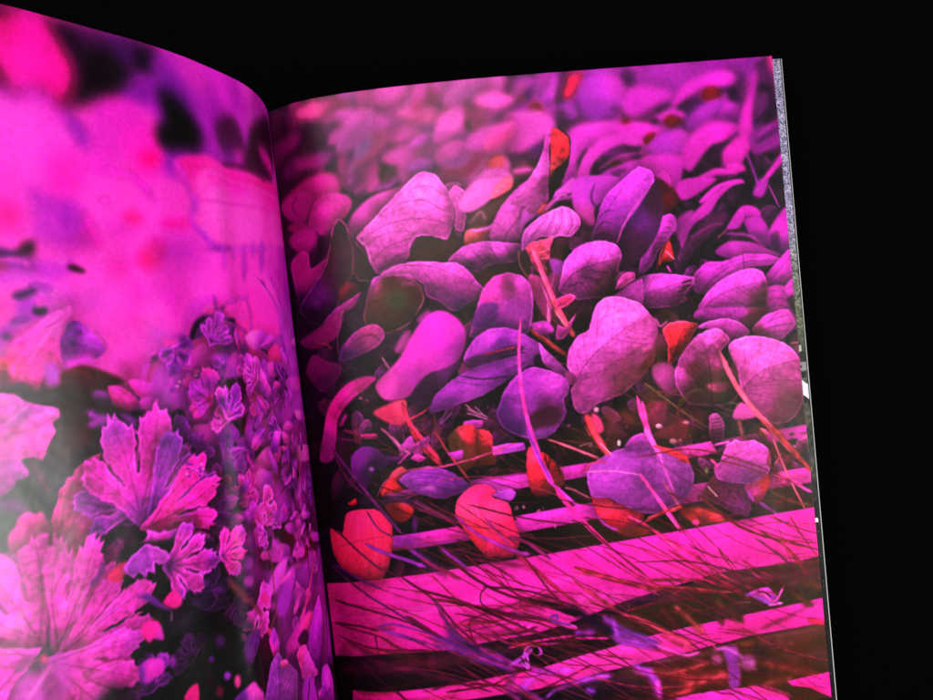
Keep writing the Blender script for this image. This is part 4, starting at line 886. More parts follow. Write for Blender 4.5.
L|553 1271 495 1249 419 1275 436 1313 515 1308|545,1232,f555d7 425,1331,e137b9|b2.16 d.25 s.1 t.14
L|321 1052 226 1038 -27 1064 48 1097 262 1088|311,1025,d23cd2 -3,1115,e137b9|b2.16 d.25 s.1 t.14
L|690 947 644 918 589 931 601 965 660 969|683,909,eb46d2 594,979,a523be|b2.16 d.25 s.1 t.14
L|819 1147 764 1119 693 1145 710 1194 783 1194|811,1102,eb46d2 699,1216,a523be|b2.16 d.25 s.1 t.14
L|869 990 847 973 822 982 827 1002 855 1005|866,967,f555d7 824,1010,e137b9|b2.16 d.25 s.1 t.14
L|874 1393 822 1364 758 1395 773 1442 840 1435|866,1343,eb46d2 763,1463,e137b9|b2.16 d.25 s.1 t.14
L|765 1430 724 1412 673 1436 685 1469 738 1463|759,1396,fa64d7 678,1484,d232c3|b2.16 d.25 s.1 t.14
L|732 838 687 820 627 833 640 872 703 879|727,811,f555d7 632,887,8c1ea5|b2.16 d.25 s.1 t.14
L|624 1340 569 1316 500 1343 515 1381 587 1375|615,1298,fa64d7 505,1398,8c1ea5|b2.16 d.25 s.1 t.14
L|230 1632 138 1650 -76 1714 -23 1725 178 1675|225,1622,d23cd2 -56,1743,a523be|b2.16 d.25 s.1 t.14
L|865 1134 826 1121 775 1140 786 1179 840 1179|861,1107,f555d7 779,1195,d232c3|b2.16 d.25 s.1 t.14
L|830 1358 792 1339 745 1361 755 1394 805 1390|824,1324,fa64d7 748,1409,e137b9|b2.16 d.25 s.1 t.14
L|663 1500 628 1487 585 1506 595 1530 640 1524|658,1473,eb46d2 589,1542,e137b9|b2.16 d.25 s.1 t.14
L|750 929 725 917 694 925 701 947 734 950|747,911,d23cd2 697,956,a523be|b2.16 d.25 s.1 t.14
L|890 909 851 891 801 907 812 947 865 952|886,881,fa64d7 805,963,d232c3|b2.16 d.25 s.1 t.14
P|571 1430|1 2.24 3 4.53 ff37c3 f046cd 0.4|
P|581 1527|0.622 0.38 3 2.92 8219b4 eb41d7 0.4|
P|738 1232|1.127 3.02 3 4.1 b42dc8 8219b4 0.1|
P|230 1769|0.908 -2.4 5 2.49 eb41d7 b42dc8 0.1|
P|943 1365|0.957 -1.06 4 3.26 6e14a0 b42dc8 0.1|
P|958 1499|0.656 -1.81 4 2.97 d237d7 6e14a0 0.4|
P|825 1185|0.76 0.81 5 4.07 b42dc8 a028be 0.1|
P|354 1366|0.541 2.98 5 3.14 6e14a0 8219b4 0.4|
P|594 987|0.646 -1.23 3 3.15 ff37c3 d237d7 0.4|
P|974 1489|0.85 1.83 4 3.21 ff37c3 8219b4 0.1|
P|657 1396|0.649 -1.68 3 4.32 eb41d7 f046cd 0.25|
P|390 1104|0.88 1.58 3 4.5 b42dc8 b42dc8 0.1|
P|739 886|1.087 -2.09 5 2.38 b42dc8 b42dc8 0.25|
P|793 1388|1.013 0.35 5 2.49 f046cd eb41d7 0.25|
P|338 1304|0.981 0.34 3 3.89 b42dc8 f046cd 0.1|
P|99 1493|0.923 -0.79 4 3.95 6e14a0 6e14a0 0.4|
P|698 966|0.661 -0.36 4 3.65 6e14a0 a028be 0.1|
P|879 889|0.818 1.88 4 4.03 d237d7 8219b4 0.25|
P|410 1215|1.014 0.05 5 2.4 b42dc8 6e14a0 0.4|
P|722 1133|0.752 -1.17 3 3.77 f046cd f046cd 0.4|
P|503 1089|0.979 0.4 3 2.17 ff37c3 ff37c3 0.25|
P|512 1088|0.764 1.64 4 2.33 8219b4 eb41d7 0.25|
P|365 1345|1.016 1.28 5 4.34 b42dc8 d237d7 0.1|
P|773 1405|0.88 -1.3 4 3.22 eb41d7 8219b4 0.25|
P|490 1529|0.803 -1.09 5 2.22 c832cd b42dc8 0.4|
P|670 1229|0.779 1.21 3 3.26 b42dc8 a028be 0.25|
P|746 1406|0.781 0.57 5 3.56 6e14a0 d237d7 0.1|
P|525 1022|1.127 -0.68 4 3.1 f046cd d237d7 0.25|
P|689 1736|1.107 1.99 3 4.14 c832cd f046cd 0.4|
P|397 2004|0.99 -1.52 5 2.97 f046cd a028be 0.25|
P|822 1754|0.535 1.2 3 4.07 8219b4 a028be 0.1|
P|771 1058|1.142 -0.67 3 2.99 ff37c3 b42dc8 0.1|
P|671 1374|0.989 -1.89 5 3.28 f046cd ff37c3 0.25|
P|793 1546|0.818 -0.11 5 4.16 eb41d7 a028be 0.25|
P|459 1921|0.915 -2.91 4 3.94 a028be d237d7 0.1|
P|709 1120|1.101 -2.12 3 2.17 eb41d7 8219b4 0.4|
C|775 842 153 1914|leaf 36 0.276 0.586 eb41d7 c832cd a028be 8219b4 f046cd d237d7 6e14a0 ff37c3 b42dc8|
C|438 1032 270 2213|leaf 30 0.172 0.414 eb41d7 c832cd a028be 8219b4 f046cd d237d7 6e14a0 ff37c3 b42dc8 f050e1 fa5ad7|
P|1256 1112|1.379 -1.62 6 4.85 5a0f78 c828b4 0.15|
P|1335 1170|1.586 0.68 6 5.49 5a0f78 c828b4 0.15|
P|1183 1259|1.379 1.27 6 4.75 5a0f78 c828b4 0.15|
P|1265 1469|1.586 1.9 5 4.5 5a0f78 8219aa 0.15|
P|995 1551|1.172 -1.62 6 4.73 a01e96 8219aa 0.15|
P|1164 1424|1.379 1.92 6 3.63 5a0f78 8219aa 0.15|
P|880 1472|0.897 1.47 5 5.25 a01e96 b41e8c 0.15|
P|920 1268|1.517 1.39 6 4.37 780f6e c828b4 0.15|
P|801 1358|1.241 -1.49 6 3.85 8c1496 b41e8c 0.15|
P|1079 1675|0.552 -0.76 6 4.28 5a0f78 8219aa 0.15|
P|1280 1488|0.94 -0.02 4 2.29 460a46 6e1482 0.12|
P|932 1580|1.16 -0.73 3 2.92 5a0f78 6e1482 0.12|
P|1395 1097|1.097 -2.11 5 2.38 5a0f78 8219aa 0.12|
P|994 1589|1.201 2.06 4 2.73 780f6e 8219aa 0.12|
P|1319 1084|0.782 1.81 3 3.43 5a0f78 6e1482 0.12|
P|1361 1186|1.024 0.7 4 4.09 8c1496 8219aa 0.12|
P|1125 1420|1.058 -1 5 3.82 b428aa b41e8c 0.12|
P|1232 1119|0.708 -2.45 4 3.18 5a0f78 6e1482 0.12|
P|1374 1369|1.009 1.17 4 3.27 780f6e 8219aa 0.12|
P|1378 991|0.923 2.14 3 4.27 460a46 6e1482 0.12|
P|1137 1139|0.76 1.93 3 3.16 460a46 b41e8c 0.12|
P|859 1339|0.968 1.95 3 4.23 460a46 c828b4 0.12|
P|943 1150|1.095 -2.56 3 3.46 460a46 8219aa 0.12|
P|836 1371|1.332 2.78 4 2.15 a01e96 6e1482 0.12|
P|1236 1170|0.749 -2.64 5 3.36 460a46 6e1482 0.12|
P|1160 1445|0.972 -2.52 3 3.03 780f6e dc32b9 0.12|
P|1025 1144|0.926 1.26 4 4.33 b428aa 6e1482 0.12|
P|1166 1402|1.203 -2.32 5 4.78 b428aa b41e8c 0.12|
P|1261 1305|1.316 2.42 3 2.27 8c1496 8219aa 0.12|
P|968 1295|0.817 -0.3 4 4.83 8c1496 6e1482 0.12|
P|1395 1002|1.037 0.28 4 4.19 5a0f78 c828b4 0.12|
P|1301 1348|1.019 2.08 3 4.7 5a0f78 b41e8c 0.12|
P|1287 1275|0.972 0.91 3 3.68 460a46 dc32b9 0.12|
P|1086 1296|0.697 -0.78 5 2.97 780f6e b41e8c 0.12|
P|1311 1232|1.283 -2.47 3 2.34 780f6e dc32b9 0.12|
P|1336 1164|1.311 -1.13 4 4.27 a01e96 8219aa 0.12|
P|855 1203|0.729 -2.89 4 3.94 a01e96 8219aa 0.12|
P|924 1380|1.316 -1.06 4 4.6 8c1496 dc32b9 0.12|
P|1353 1412|1.095 0.69 4 4.84 b428aa 8219aa 0.12|
P|1075 1070|1.047 0.33 3 2.41 b428aa 6e1482 0.12|
P|1305 1077|0.743 0.19 5 3.35 780f6e 6e1482 0.12|
P|1093 1503|0.818 -2.17 5 3.91 b428aa dc32b9 0.12|
P|1359 1217|0.816 1.1 5 3.95 780f6e 8219aa 0.12|
P|1204 1433|1.252 2.26 3 4.49 a01e96 dc32b9 0.12|
P|1074 1320|2.897 4.45 6 4.36 8c23be e632c8 0.3|
P|1001 1478|1.793 2.79 5 2.62 a028be e132c3 0.35|
P|1305 1341|1.379 5.76 3 2.27 fa2da0 ff41b9 0.15|
L|1395 953 1238 976 1159 988 1032 1078 1057 1157 1145 1150 1255 1193 1298 1280 1353 1307 1439 1313|1239,1070,371916 1215,1096,501923 1311,1217,233023 1380,1215,3c4b3c 1122,1074,1e0a0f 1090,1115,14060a 1182,1148,28122d 1367,1261,325028 1406,1271,465546|b7.5 d0 s0
L|1169 1100 1185 1112 1217 1112 1247 1100 1257 1083 1243 1070 1212 1069 1180 1081|1169,1100,5a1e23|b16.08 a.7 d0 s0
S|1329 1122 1310 1169 1293 1216|.192 .118 783764|b3.77
L|1416 1196 1379 1205 1349 1234 1355 1248 1410 1223|1416,1196,8c4b96|b6.43 d0 s0
L|1108 1122 1113 1130 1123 1131 1132 1126 1134 1117 1129 1109 1119 1107 1110 1112|1108,1122,f03cb9|b3.22 d0 s0
L|1085 1086 1089 1092 1097 1094 1103 1090 1105 1083 1102 1077 1094 1075 1087 1079|1085,1086,8c3241|b3.22 d0 s0
L|993 1091 998 1098 1008 1099 1017 1094 1020 1086 1015 1079 1005 1078 996 1082|993,1091,f02d96|b3.22 d0 s0
L|1148 1230 1154 1240 1165 1243 1174 1235 1176 1223 1171 1212 1160 1210 1150 1217|1148,1230,8c1e64|b5.36 d0 s0
S|1171 1031 1121 1063|.222 .222 a02dbe|b4.24
L|1175 1059 1130 1044 1108 1059 1159 1073|1175,1059,b432c8|b3.75 d0 s0
L|1080 1046 1031 1072 1041 1094 1065 1078|1080,1046,8c23b4|b3.22 d0 s0
L|1396 963 1348 955 1316 981 1282 992 1247 1008 1246 1029 1263 1043 1259 1066 1278 1089 1300 1129 1324 1117 1349 1118 1335 1148 1340 1163 1364 1163 1376 1181 1424 1189|1359,1047,fa46b9 1287,1034,fa55c8 1334,1004,9b4b96 1319,1081,ff46cd 1371,1139,d246c8 1353,1149,c83cc8 1285,1013,d25ac8 1374,1008,c850b4|b.87 t.14 r.05 s.1 d.25
S|1388 1047 1330 1010 1283 997|.192 .192 82328c|b2.83 a.6
S|1389 1057 1325 1048 1266 1032|.059 .059 a02d96|b2.83 a.8
S|1376 1029 1339 1004 1312 987|.118 .118 b464b4|b2.83 a.7
S|1394 1098 1336 1094 1284 1088|.074 .074 d741b4|b2.83 a.6
S|1390 1067 1360 1052 1338 1030|.074 .074 6e2d78|b2.83 a.6
S|1389 1130 1355 1127|.177 .177 b446c3|b2.83 a.6
L|1403 1324 1402 1293 1383 1272 1373 1254 1352 1245 1333 1253 1316 1254 1301 1298 1293 1336 1263 1378 1405 1334|1360,1284,ff46c3 1318,1274,ff41b4 1382,1309,ff50c8|b2.14 t.12 r.08 s.1 d.2
L|1295 1324 1298 1280 1289 1250 1273 1216 1241 1185 1200 1152 1150 1140 1164 1163 1158 1176 1171 1196 1171 1213 1180 1222 1177 1245 1188 1259 1193 1275 1159 1290 1172 1338 1236 1375 1279 1373|1210,1186,ff37be 1260,1230,ff32b4 1193,1230,ff37c3 1268,1288,ff37b4 1192,1309,e63cc3 1220,1346,ff32b4|b.58 p1 t.1 r.12 s.08 d.3 w3
S|1277 1318 1262 1246 1229 1199 1177 1160|.052 .052 -|m-.16 c1
S|1265 1267 1243 1223|.052 .052 -|m-.16 c1
S|1255 1314 1227 1266 1206 1238|.052 .052 -|m-.16 c1
S|1257 1291 1214 1214|.052 .052 -|m-.16 c1
S|1284 1327 1273 1287|.044 .044 -|m-.2 c1
S|1277 1362 1262 1323 1213 1292|.044 .044 -|m-.2 c1
L|1169 1362 1178 1371 1195 1371 1210 1361 1215 1348 1207 1338 1190 1338 1174 1348|1169,1362,5f1e82|b5.36 d0 s0
L|1234 1364 1162 1352 1122 1341 1112 1361 1166 1385 1203 1385|1234,1364,28122d|b3.22 d0 s0
P|1070 1310|1.931 5.93 3 1.57 8c23be b432c8 0.4|
P|1060 1332|3.172 4.62 4 2.09 b932c8 f032c8 0.32|
P|1032 1354|2.897 3.8 3 1.31 7d23b4 aa32c8 0.32|
P|1034 1368|3.034 3.17 4 1.57 f528b4 ff28b9 0.25|
P|1054 1418|2.138 2.35 4 1.92 be28be eb37c3 0.4|
L|824 1258 827 1261 832 1261 836 1259 838 1255 835 1253 830 1252 826 1255|824,1258,f06edc|b.72 d0 s0
L|881 1264 884 1267 888 1267 892 1265 893 1261 891 1259 887 1258 883 1260|881,1264,8219b4|b.72 d0 s0
L|841 1273 843 1276 848 1276 852 1274 853 1270 851 1267 846 1267 842 1270|841,1273,8219b4|b.72 d0 s0
L|856 1253 858 1255 863 1256 867 1253 868 1250 866 1247 861 1247 857 1249|856,1253,d241d2|b.72 d0 s0
L|831 1243 833 1246 838 1246 843 1244 844 1240 842 1237 837 1237 832 1240|831,1243,f06edc|b.72 d0 s0
L|863 1249 866 1252 870 1252 874 1250 876 1246 873 1243 869 1243 865 1245|863,1249,d241d2|b.72 d0 s0
L|833 1261 835 1264 840 1264 844 1262 846 1258 843 1256 839 1255 834 1258|833,1261,8219b4|b.72 d0 s0
L|849 1248 852 1250 856 1250 861 1248 862 1245 860 1242 855 1242 851 1244|849,1248,d241d2|b.72 d0 s0
L|877 1230 880 1233 884 1233 888 1231 890 1227 887 1225 883 1224 879 1227|877,1230,8219b4|b.72 d0 s0
L|839 1255 842 1257 846 1258 851 1255 852 1252 850 1249 845 1249 841 1251|839,1255,d241d2|b.72 d0 s0
L|886 1260 888 1262 893 1263 897 1260 898 1257 896 1254 891 1254 887 1256|886,1260,f06edc|b.72 d0 s0
L|880 1244 882 1247 887 1247 891 1245 892 1242 890 1239 885 1239 881 1241|880,1244,8219b4|b.72 d0 s0
L|867 1233 869 1235 874 1236 878 1234 879 1230 877 1227 872 1227 868 1229|867,1233,8219b4|b.72 d0 s0
L|848 1260 850 1262 855 1262 859 1260 861 1257 858 1254 854 1254 849 1256|848,1260,d241d2|b.72 d0 s0
L|836 1253 838 1256 843 1256 847 1254 849 1250 846 1248 842 1248 837 1250|836,1253,8219b4|b.72 d0 s0
L|881 1228 883 1230 887 1231 891 1229 893 1225 890 1222 886 1222 882 1224|881,1228,8219b4|b.72 d0 s0
L|1049 1382 996 1397 954 1403 927 1443 954 1453 990 1454 988 1486 1028 1467 1062 1468|1000,1421,e132c3 966,1437,aa2dc8 1019,1458,b93cd2|b.72 r.3 t.25 s.08 d.3 w4
L|1025 1498 942 1464 903 1457 836 1497 833 1531 917 1547 1027 1510|931,1492,28083c 878,1496,370f69|b2.14 t.4 d0 s0
S|994 1496 968 1490|.03 .03 5a1e96|b.58
S|999 1515 983 1502|.03 .03 1e0532|b.58
S|983 1509 970 1490|.03 .03 5a1e96|b.58
S|872 1487 839 1476|.03 .03 1e0532|b.58
S|870 1511 857 1497|.03 .03 1e0532|b.58
S|869 1479 841 1466|.03 .03 5a1e96|b.58
S|981 1498 969 1481|.03 .03 460f7d|b.58
S|904 1508 876 1497|.03 .03 460f7d|b.58
S|898 1475 870 1468|.03 .03 460f7d|b.58
S|978 1522 953 1509|.03 .03 14041e|b.58
S|958 1509 947 1483|.03 .03 1e0532|b.58
S|930 1498 904 1475|.03 .03 7832b4|b.58
S|883 1487 871 1472|.03 .03 460f7d|b.58
S|997 1502 981 1489|.03 .03 1e0532|b.58
S|995 1497 981 1485|.03 .03 460f7d|b.58
S|982 1520 958 1497|.03 .03 5a1e96|b.58
S|891 1481 877 1453|.03 .03 7832b4|b.58
S|994 1498 970 1487|.03 .03 7832b4|b.58
S|859 1494 846 1483|.03 .03 14041e|b.58
S|949 1497 937 1485|.03 .03 460f7d|b.58
S|949 1482 926 1471|.03 .03 5a1e96|b.58
S|862 1469 850 1450|.03 .03 7832b4|b.58
S|890 1500 861 1493|.03 .03 460f7d|b.58
S|912 1509 897 1499|.03 .03 460f7d|b.58
S|856 1496 825 1492|.03 .03 460f7d|b.58
S|888 1494 864 1480|.03 .03 460f7d|b.58
S|918 1496 899 1478|.03 .03 14041e|b.58
S|997 1502 971 1495|.03 .03 7832b4|b.58
S|880 1482 857 1461|.03 .03 7832b4|b.58
S|976 1489 956 1480|.03 .03 14041e|b.58
S|883 1497 853 1475|.03 .03 460f7d|b.58
S|903 1479 873 1458|.03 .03 14041e|b.58
S|930 1504 901 1481|.03 .03 5a1e96|b.58
S|861 1491 833 1482|.03 .03 14041e|b.58
S|964 1509 944 1494|.03 .03 460f7d|b.58
S|935 1479 914 1470|.03 .03 14041e|b.58
S|874 1491 853 1483|.03 .03 7832b4|b.58
S|926 1513 915 1488|.03 .03 460f7d|b.58
S|946 1503 935 1485|.03 .03 460f7d|b.58
S|991 1497 978 1482|.03 .03 1e0532|b.58
L|898 1471 858 1477 828 1500 799 1489 769 1505 771 1544 732 1598 840 1574 868 1538 871 1505|804,1520,f532be 860,1489,a028c8 767,1573,ff37be 842,1534,d73cc8|b2.14 t.3 s.1 d.2
L|1106 1404 843 1486 774 1723 820 1984 1255 1771 1176 1716 1141 1650 1161 1525 1141 1474|1097,1573,0a0d0c 1014,1709,080c0a 929,1630,0f0714 1095,1788,0a0f0c 879,1811,0c120f 1114,1554,320a12|b4.29 d0 s0
P|892 1669|1.517 4.19 5 2.62 1e0832 3c0f6e 0.12|
P|965 1576|1.862 3.75 5 2.97 280a46 4b1482 0.2|
P|994 1497|1.724 2.93 5 2.62 a028be eb37c8 0.35|
P|801 1531|1.172 3.31 4 2.79 c832c3 ff37be 0.2|
P|770 1679|0.897 2.09 4 3.49 280a32 500f5a 0.1|
P|1098 1807|1.172 4.71 5 3.49 5a148c 8c23b4 0.2|
P|956 1786|0.897 5.23 4 3.14 1e0828 460f5a 0.1|
L|1106 1587 1115 1609 1129 1613 1141 1598 1143 1573 1134 1551 1120 1546 1108 1561|1106,1587,32080f|b8.57 d0 s0
L|943 1675 959 1691 989 1688 1017 1668 1025 1643 1011 1627 980 1629 952 1649|943,1675,320546|b8.57 a.7 d0 s0
S|1134 1782 1127 1797|.074 .074 82283c|b1.89
L|1448 1310 1369 1355 1312 1384 1263 1372 1216 1398 1177 1416 1165 1461 1154 1499 1131 1534 1131 1548 1152 1569 1165 1576 1159 1601 1136 1618 1135 1652 1140 1667 1139 1703 1164 1721 1182 1736 1202 1727 1216 1741 1230 1737 1236 1757 1261 1779 1491 1672|1288,1441,ff41d2 1193,1491,ff37d2 1246,1539,ff37d2 1172,1643,ff2dc8 1238,1688,ff32c8 1391,1458,ff46cd 1419,1526,ff3ccd 1407,1657,d24bc8 1344,1674,be46be 1354,1552,eb50d2 1298,1728,ff37c8 1413,1398,d746cd|b.87 p1 t.07 r.1 s.06 d.3 w5
L|1448 1392 1404 1406 1382 1424 1417 1475 1462 1500|1429,1460,cd46d2 1397,1425,e150d2|b6.43 d0 s0
L|1441 1327 1405 1338 1409 1410 1451 1411|1441,1327,6e5a73|b7.5 d0 s0
L|1409 1410 1414 1417 1424 1417 1433 1411 1436 1401 1431 1394 1421 1393 1412 1400|1409,1410,5f5064|b5.36 d0 s0
L|1365 1401 1343 1390 1313 1394 1320 1408 1347 1415|1365,1401,505f55|b3.75 d0 s0
S|1356 1375 1323 1391 1280 1383|.118 .118 d24bc8|b3.77 a.7
L|1257 1374 1224 1373 1215 1393 1244 1395|1257,1374,f03c5a|b2.68 d0 s0
L|1236 1375 1179 1387 1175 1405 1215 1393|1236,1375,1e1e1e|b2.68 d0 s0
L|1372 1582 1367 1547 1358 1526 1354 1552 1359 1587 1364 1593|1372,1582,283232|b2.68 d0 s0
L|1353 1606 1340 1579 1322 1554 1312 1539 1300 1541 1315 1567 1323 1591 1325 1628 1343 1624|1353,1606,282d37|b2.68 d0 s0
L|1364 1591 1347 1555 1331 1534 1319 1522 1331 1572 1351 1607|1364,1591,b446c8|b3.75 d0 s0
L|1311 1664 1292 1637 1274 1595 1264 1571 1255 1583 1270 1618 1295 1663|1311,1664,5f1e78|b3.22 d0 s0
S|1260 1578 1274 1628 1313 1677 1349 1715|.192 .192 c83cc3|b4.72 a.6
L|1234 1617 1196 1595 1166 1581 1137 1581 1132 1609 1151 1608 1185 1608|1234,1617,140f14|b.87 p1 d0 s0
L|1155 1502 1141 1474 1093 1497 1092 1539 1126 1544|1155,1502,0a0c0c|b2.14 d0 s0
P|1362 1559|2.897 5.09 3 1.4 eb41c8 ff4bd2 0.1|
P|1324 1600|3.034 4.22 3 1.08 e137be ff41d2 0.12|
P|1321 1614|2.897 3.45 3 1.08 dc37be ff3ccd 0.12|
P|1341 1623|2.759 2.58 3 1.22 c83cc3 fa41cd 0.1|
P|1388 1586|2.759 0.17 3 1.4 e146c8 ff50d2 0.1|
S|1420 1607 1380 1600|.177 .059 644b6e|b3.3
S|1454 1590 1414 1601 1371 1604|.044 .044 a01e82|b1.89
S|1367 1616 1360 1640|.148 .148 64286e|b2.83
L|1413 1633 1364 1633 1323 1630 1300 1661 1325 1727 1419 1683|1368,1664,aa41a5 1327,1660,c846be 1393,1663,cd50c8|b7.5 a.8 d0 s0
S|1360 1635 1350 1682 1345 1718|.251 .251 78326e|b4.72 a.8
L|1349 1610 1352 1616 1360 1617 1366 1611 1368 1602 1364 1596 1357 1596 1351 1602|1349,1610,c83282|b3.22 d0 s0
S|1405 1684 1378 1660 1344 1631|.133 .133 f064d2|b3.3 a.8
S|1295 1479 1281 1449 1262 1428|.044 .022 aa148c|b.87 a.85
S|1258 1545 1229 1495 1189 1458|.044 .022 aa148c|b.87 a.85
S|1221 1481 1195 1461 1181 1444|.044 .022 aa148c|b.87 a.85
S|1257 1535 1245 1511|.044 .022 aa148c|b.87 a.85
S|1325 1487 1303 1436 1266 1399|.044 .022 aa148c|b.87 a.85
S|1227 1648 1192 1651 1142 1661|.044 .022 aa148c|b.87 a.85
S|1249 1684 1208 1679 1147 1694|.044 .022 aa148c|b.87 a.85
S|1269 1708 1241 1710 1201 1716|.044 .022 aa148c|b.87 a.85
S|1418 1516 1395 1567|.044 .022 aa148c|b.87 a.85
S|1440 1544 1389 1591|.044 .022 aa148c|b.87 a.85
S|1397 1461 1376 1532|.044 .022 aa148c|b.87 a.85
S|1242 1591 1190 1554 1138 1540|.044 .022 aa148c|b.87 a.85
S|1295 1537 1278 1488 1249 1437|.044 .022 aa148c|b.87 a.85
S|1269 1547 1239 1485 1192 1434|.089 .089 ff6ee1|b2.83 a.45
S|1248 1594 1202 1556 1149 1530|.089 .089 ff6ee1|b2.83 a.45
S|1242 1636 1189 1630 1138 1633|.089 .089 ff6ee1|b2.83 a.45
S|1392 1537 1398 1471|.089 .089 ff6ee1|b2.83 a.45
S|1262 1700 1211 1700 1155 1702|.089 .089 ff6ee1|b2.83 a.45
S|1223 1469 1201 1459 1178 1427|.103 .103 4b2369|b2.36
L|1178 1467 1150 1448 1118 1441 1125 1474 1150 1489|1178,1467,f0287d|b2.14 d0 s0
L|1131 1472 1111 1443 1082 1423 1041 1418 991 1458 986 1482 1009 1483 1036 1476 1036 1504 1059 1491 1068 1511 1085 1488 1100 1498|1087,1457,aa37d2 1020,1461,d24bd7 1058,1485,a02dc3|b.72 r.3 t.25 s.05 d.2 w4
L|1099 1631 1078 1622 1049 1633 1037 1662 1038 1692 1065 1678 1080 1682 1098 1659|1069,1655,f0199b 1045,1678,c823b4|b2.14 d.2 s.12
L|1123 1740 1113 1726 1086 1724 1054 1739 1044 1757 1053 1781 1080 1783 1102 1786 1119 1771|1090,1755,e632c3 1120,1753,7d28be|b2.14 d.2 s.12
L|1006 1769 1012 1779 1021 1780 1029 1771 1031 1758 1025 1748 1016 1747 1008 1756|1006,1769,821ea0|b3.22 d0 s0
L|1100 1545 1061 1553 1019 1602 1001 1624 1040 1600 1076 1566|1100,1545,6419a0|b2.14 r.15 d0 s0
L|1024 1588 993 1569 970 1586 965 1616 990 1621 1013 1606|1024,1588,f0149b|b2.14 d.2 s.12
S|1002 1627 1005 1651|.044 .044 966478|b.87
L|995 1885 983 1866 949 1862 954 1918|995,1885,f01e96|b2.14 d0 s0
L|1205 1783 1184 1776 1161 1793 1131 1807 1140 1826|1205,1783,6e19a5|b2.14 t.3 r.15 d0 s0
S|788 1610 737 1683 666 1766|.192 .148 6e2d3c|b3.77
S|681 1781 728 1796|.103 .103 6e4650|b3.3 a.7
L|694 1647 702 1656 717 1655 730 1646 733 1633 726 1624 711 1624 698 1634|694,1647,a53ca5|b3.75 d0 s0
L|862 1591 867 1597 876 1597 884 1591 887 1583 882 1577 873 1577 864 1583|862,1591,5f1482|b3.75 d0 s0
L|809 1632 817 1636 834 1632 850 1624 856 1615 848 1611 831 1615 815 1624|809,1632,69148c|b4.29 d0 s0
L|832 1782 840 1792 855 1791 867 1780 871 1765 863 1756 849 1756 836 1767|832,1782,50196e|b4.82 d0 s0
L|881 1817 885 1822 893 1821 900 1815 902 1807 898 1802 890 1802 883 1808|881,1817,6419a0|b2.68 d0 s0
L|826 1891 832 1898 842 1897 851 1889 853 1879 848 1872 838 1873 829 1881|826,1891,8c32c8|b2.68 d0 s0
L|792 1925 798 1937 808 1938 815 1928 816 1913 811 1902 801 1901 793 1910|792,1925,e1469b|b2.68 d0 s0
L|603 1737 615 1746 637 1743 657 1730 663 1714 652 1706 630 1709 609 1722|603,1737,d22d8c|b4.29 d0 s0
L|720 1779 729 1785 745 1782 761 1771 765 1760 757 1754 741 1756 725 1767|720,1779,462846|b4.82 d0 s0
L|894 1752 902 1760 918 1758 933 1747 938 1734 930 1727 914 1729 899 1739|894,1752,280a37|b5.36 d0 s0
L|751 1909 755 1917 761 1918 765 1912 766 1902 762 1895 756 1893 751 1899|751,1909,3c2d41|b3.22 d0 s0
L|863 1923 868 1931 878 1931 886 1923 888 1911 882 1902 873 1902 865 1911|863,1923,821446|b4.29 d0 s0
S|927 1739 905 1825 893 1896|.067 .067 281419|b1.89
S|915 1859 893 1896|.222 .222 1e0612|b3.77
L|991 1887 979 1861 947 1860 955 1904|991,1887,e61e8c|b2.14 d0 s0
L|821 1963 776 1952 746 1947 730 1974 712 2004 730 2030 820 1984|750,1971,eb4bc8 800,1974,6419a0|b2.14 t.25 d.2 s.12
L|572 1796 549 1754 480 1698 439 1686 429 1716 463 1764 510 1821 551 1820|512,1769,9b23be 452,1708,b932be|b2.14 d.2 s.12
L|611 1709 571 1673 525 1645 469 1649 510 1702 571 1731|611,1709,d246cd|b3.75 d0 s0
S|526 1711 451 1701|.177 .177 e646be|b3.3
S|581 1569 565 1646 571 1731 566 1828 572 1928|.052 .052 8c2d4b|b.72
S|572 1796 605 1827 628 1845|.074 .074 a03c5a|b1.89
L|613 1845 619 1852 630 1852 639 1844 641 1833 635 1825 624 1826 615 1834|613,1845,c83278|b2.68 d0 s0
S|136 1705 254 1768 379 1851 474 1919 543 1967|.103 .118 be2373|b.87
S|183 1708 346 1816 491 1927|.037 .037 eb5a96|b.58
S|-36 1772 199 1812 350 1862|.052 .052 5f0f28|b.87
L|533 1923 467 1892 396 1875 311 1893 378 1945 470 1966 527 1956|533,1923,b41e9b|b2.68 t.3 d0 s0
L|436 1897 378 1882 314 1899 371 1924 427 1924|436,1897,eb37a0|b2.14 d0 s0
L|463 1939 410 1923 382 1958 425 1979|463,1939,280528|b2.68 d0 s0
L|388 1976 350 1925 296 1891 206 1877 179 1960 236 2021 290 2079 360 2098 397 2038|322,1984,a519be 228,1925,af28be|b.87 r.1 t.22 d.2 s.12
L|-5 1976 -105 1998 -144 2109 -151 2214 68 2207 165 2134|-5,1976,a519b4|b.87 r.1 d.2 s.12
L|710 2040 696 1998 666 1963 643 1942 587 1925 564 1968 534 1989 489 2041 500 2088 526 2135|618,2001,8c37b4 555,2017,b446be 660,2023,8232aa|b.87 r.15 t.25 d.2 s.12
V|623 2085 603 2023 590 1934|4 -.35 .052|
L|582 1960 544 1970 536 1996 581 1982|582,1960,e650af|b.87 d.2 s.12
L|482 1983 455 1969 420 1973 392 2024 358 2079 337 2121 452 2083 466 2044|422,2034,cd37be 463,2000,e637a0|b.87 r.15 t.25 d.2 s.12
L|454 2088 390 2112 380 2211 473 2163|454,2088,961eaa|b2.14 d.2 s.12
L|296 2124 211 2139 127 2228 147 2330 330 2237|223,2192,cd2dc3 282,2229,8219a5|b.87 t.3 d.2 s.12
S|329 2133 320 2178|.059 .059 1e0523|b.87
S|-40 2295 -64 2361 40 2365|.074 .074 961496|b.87
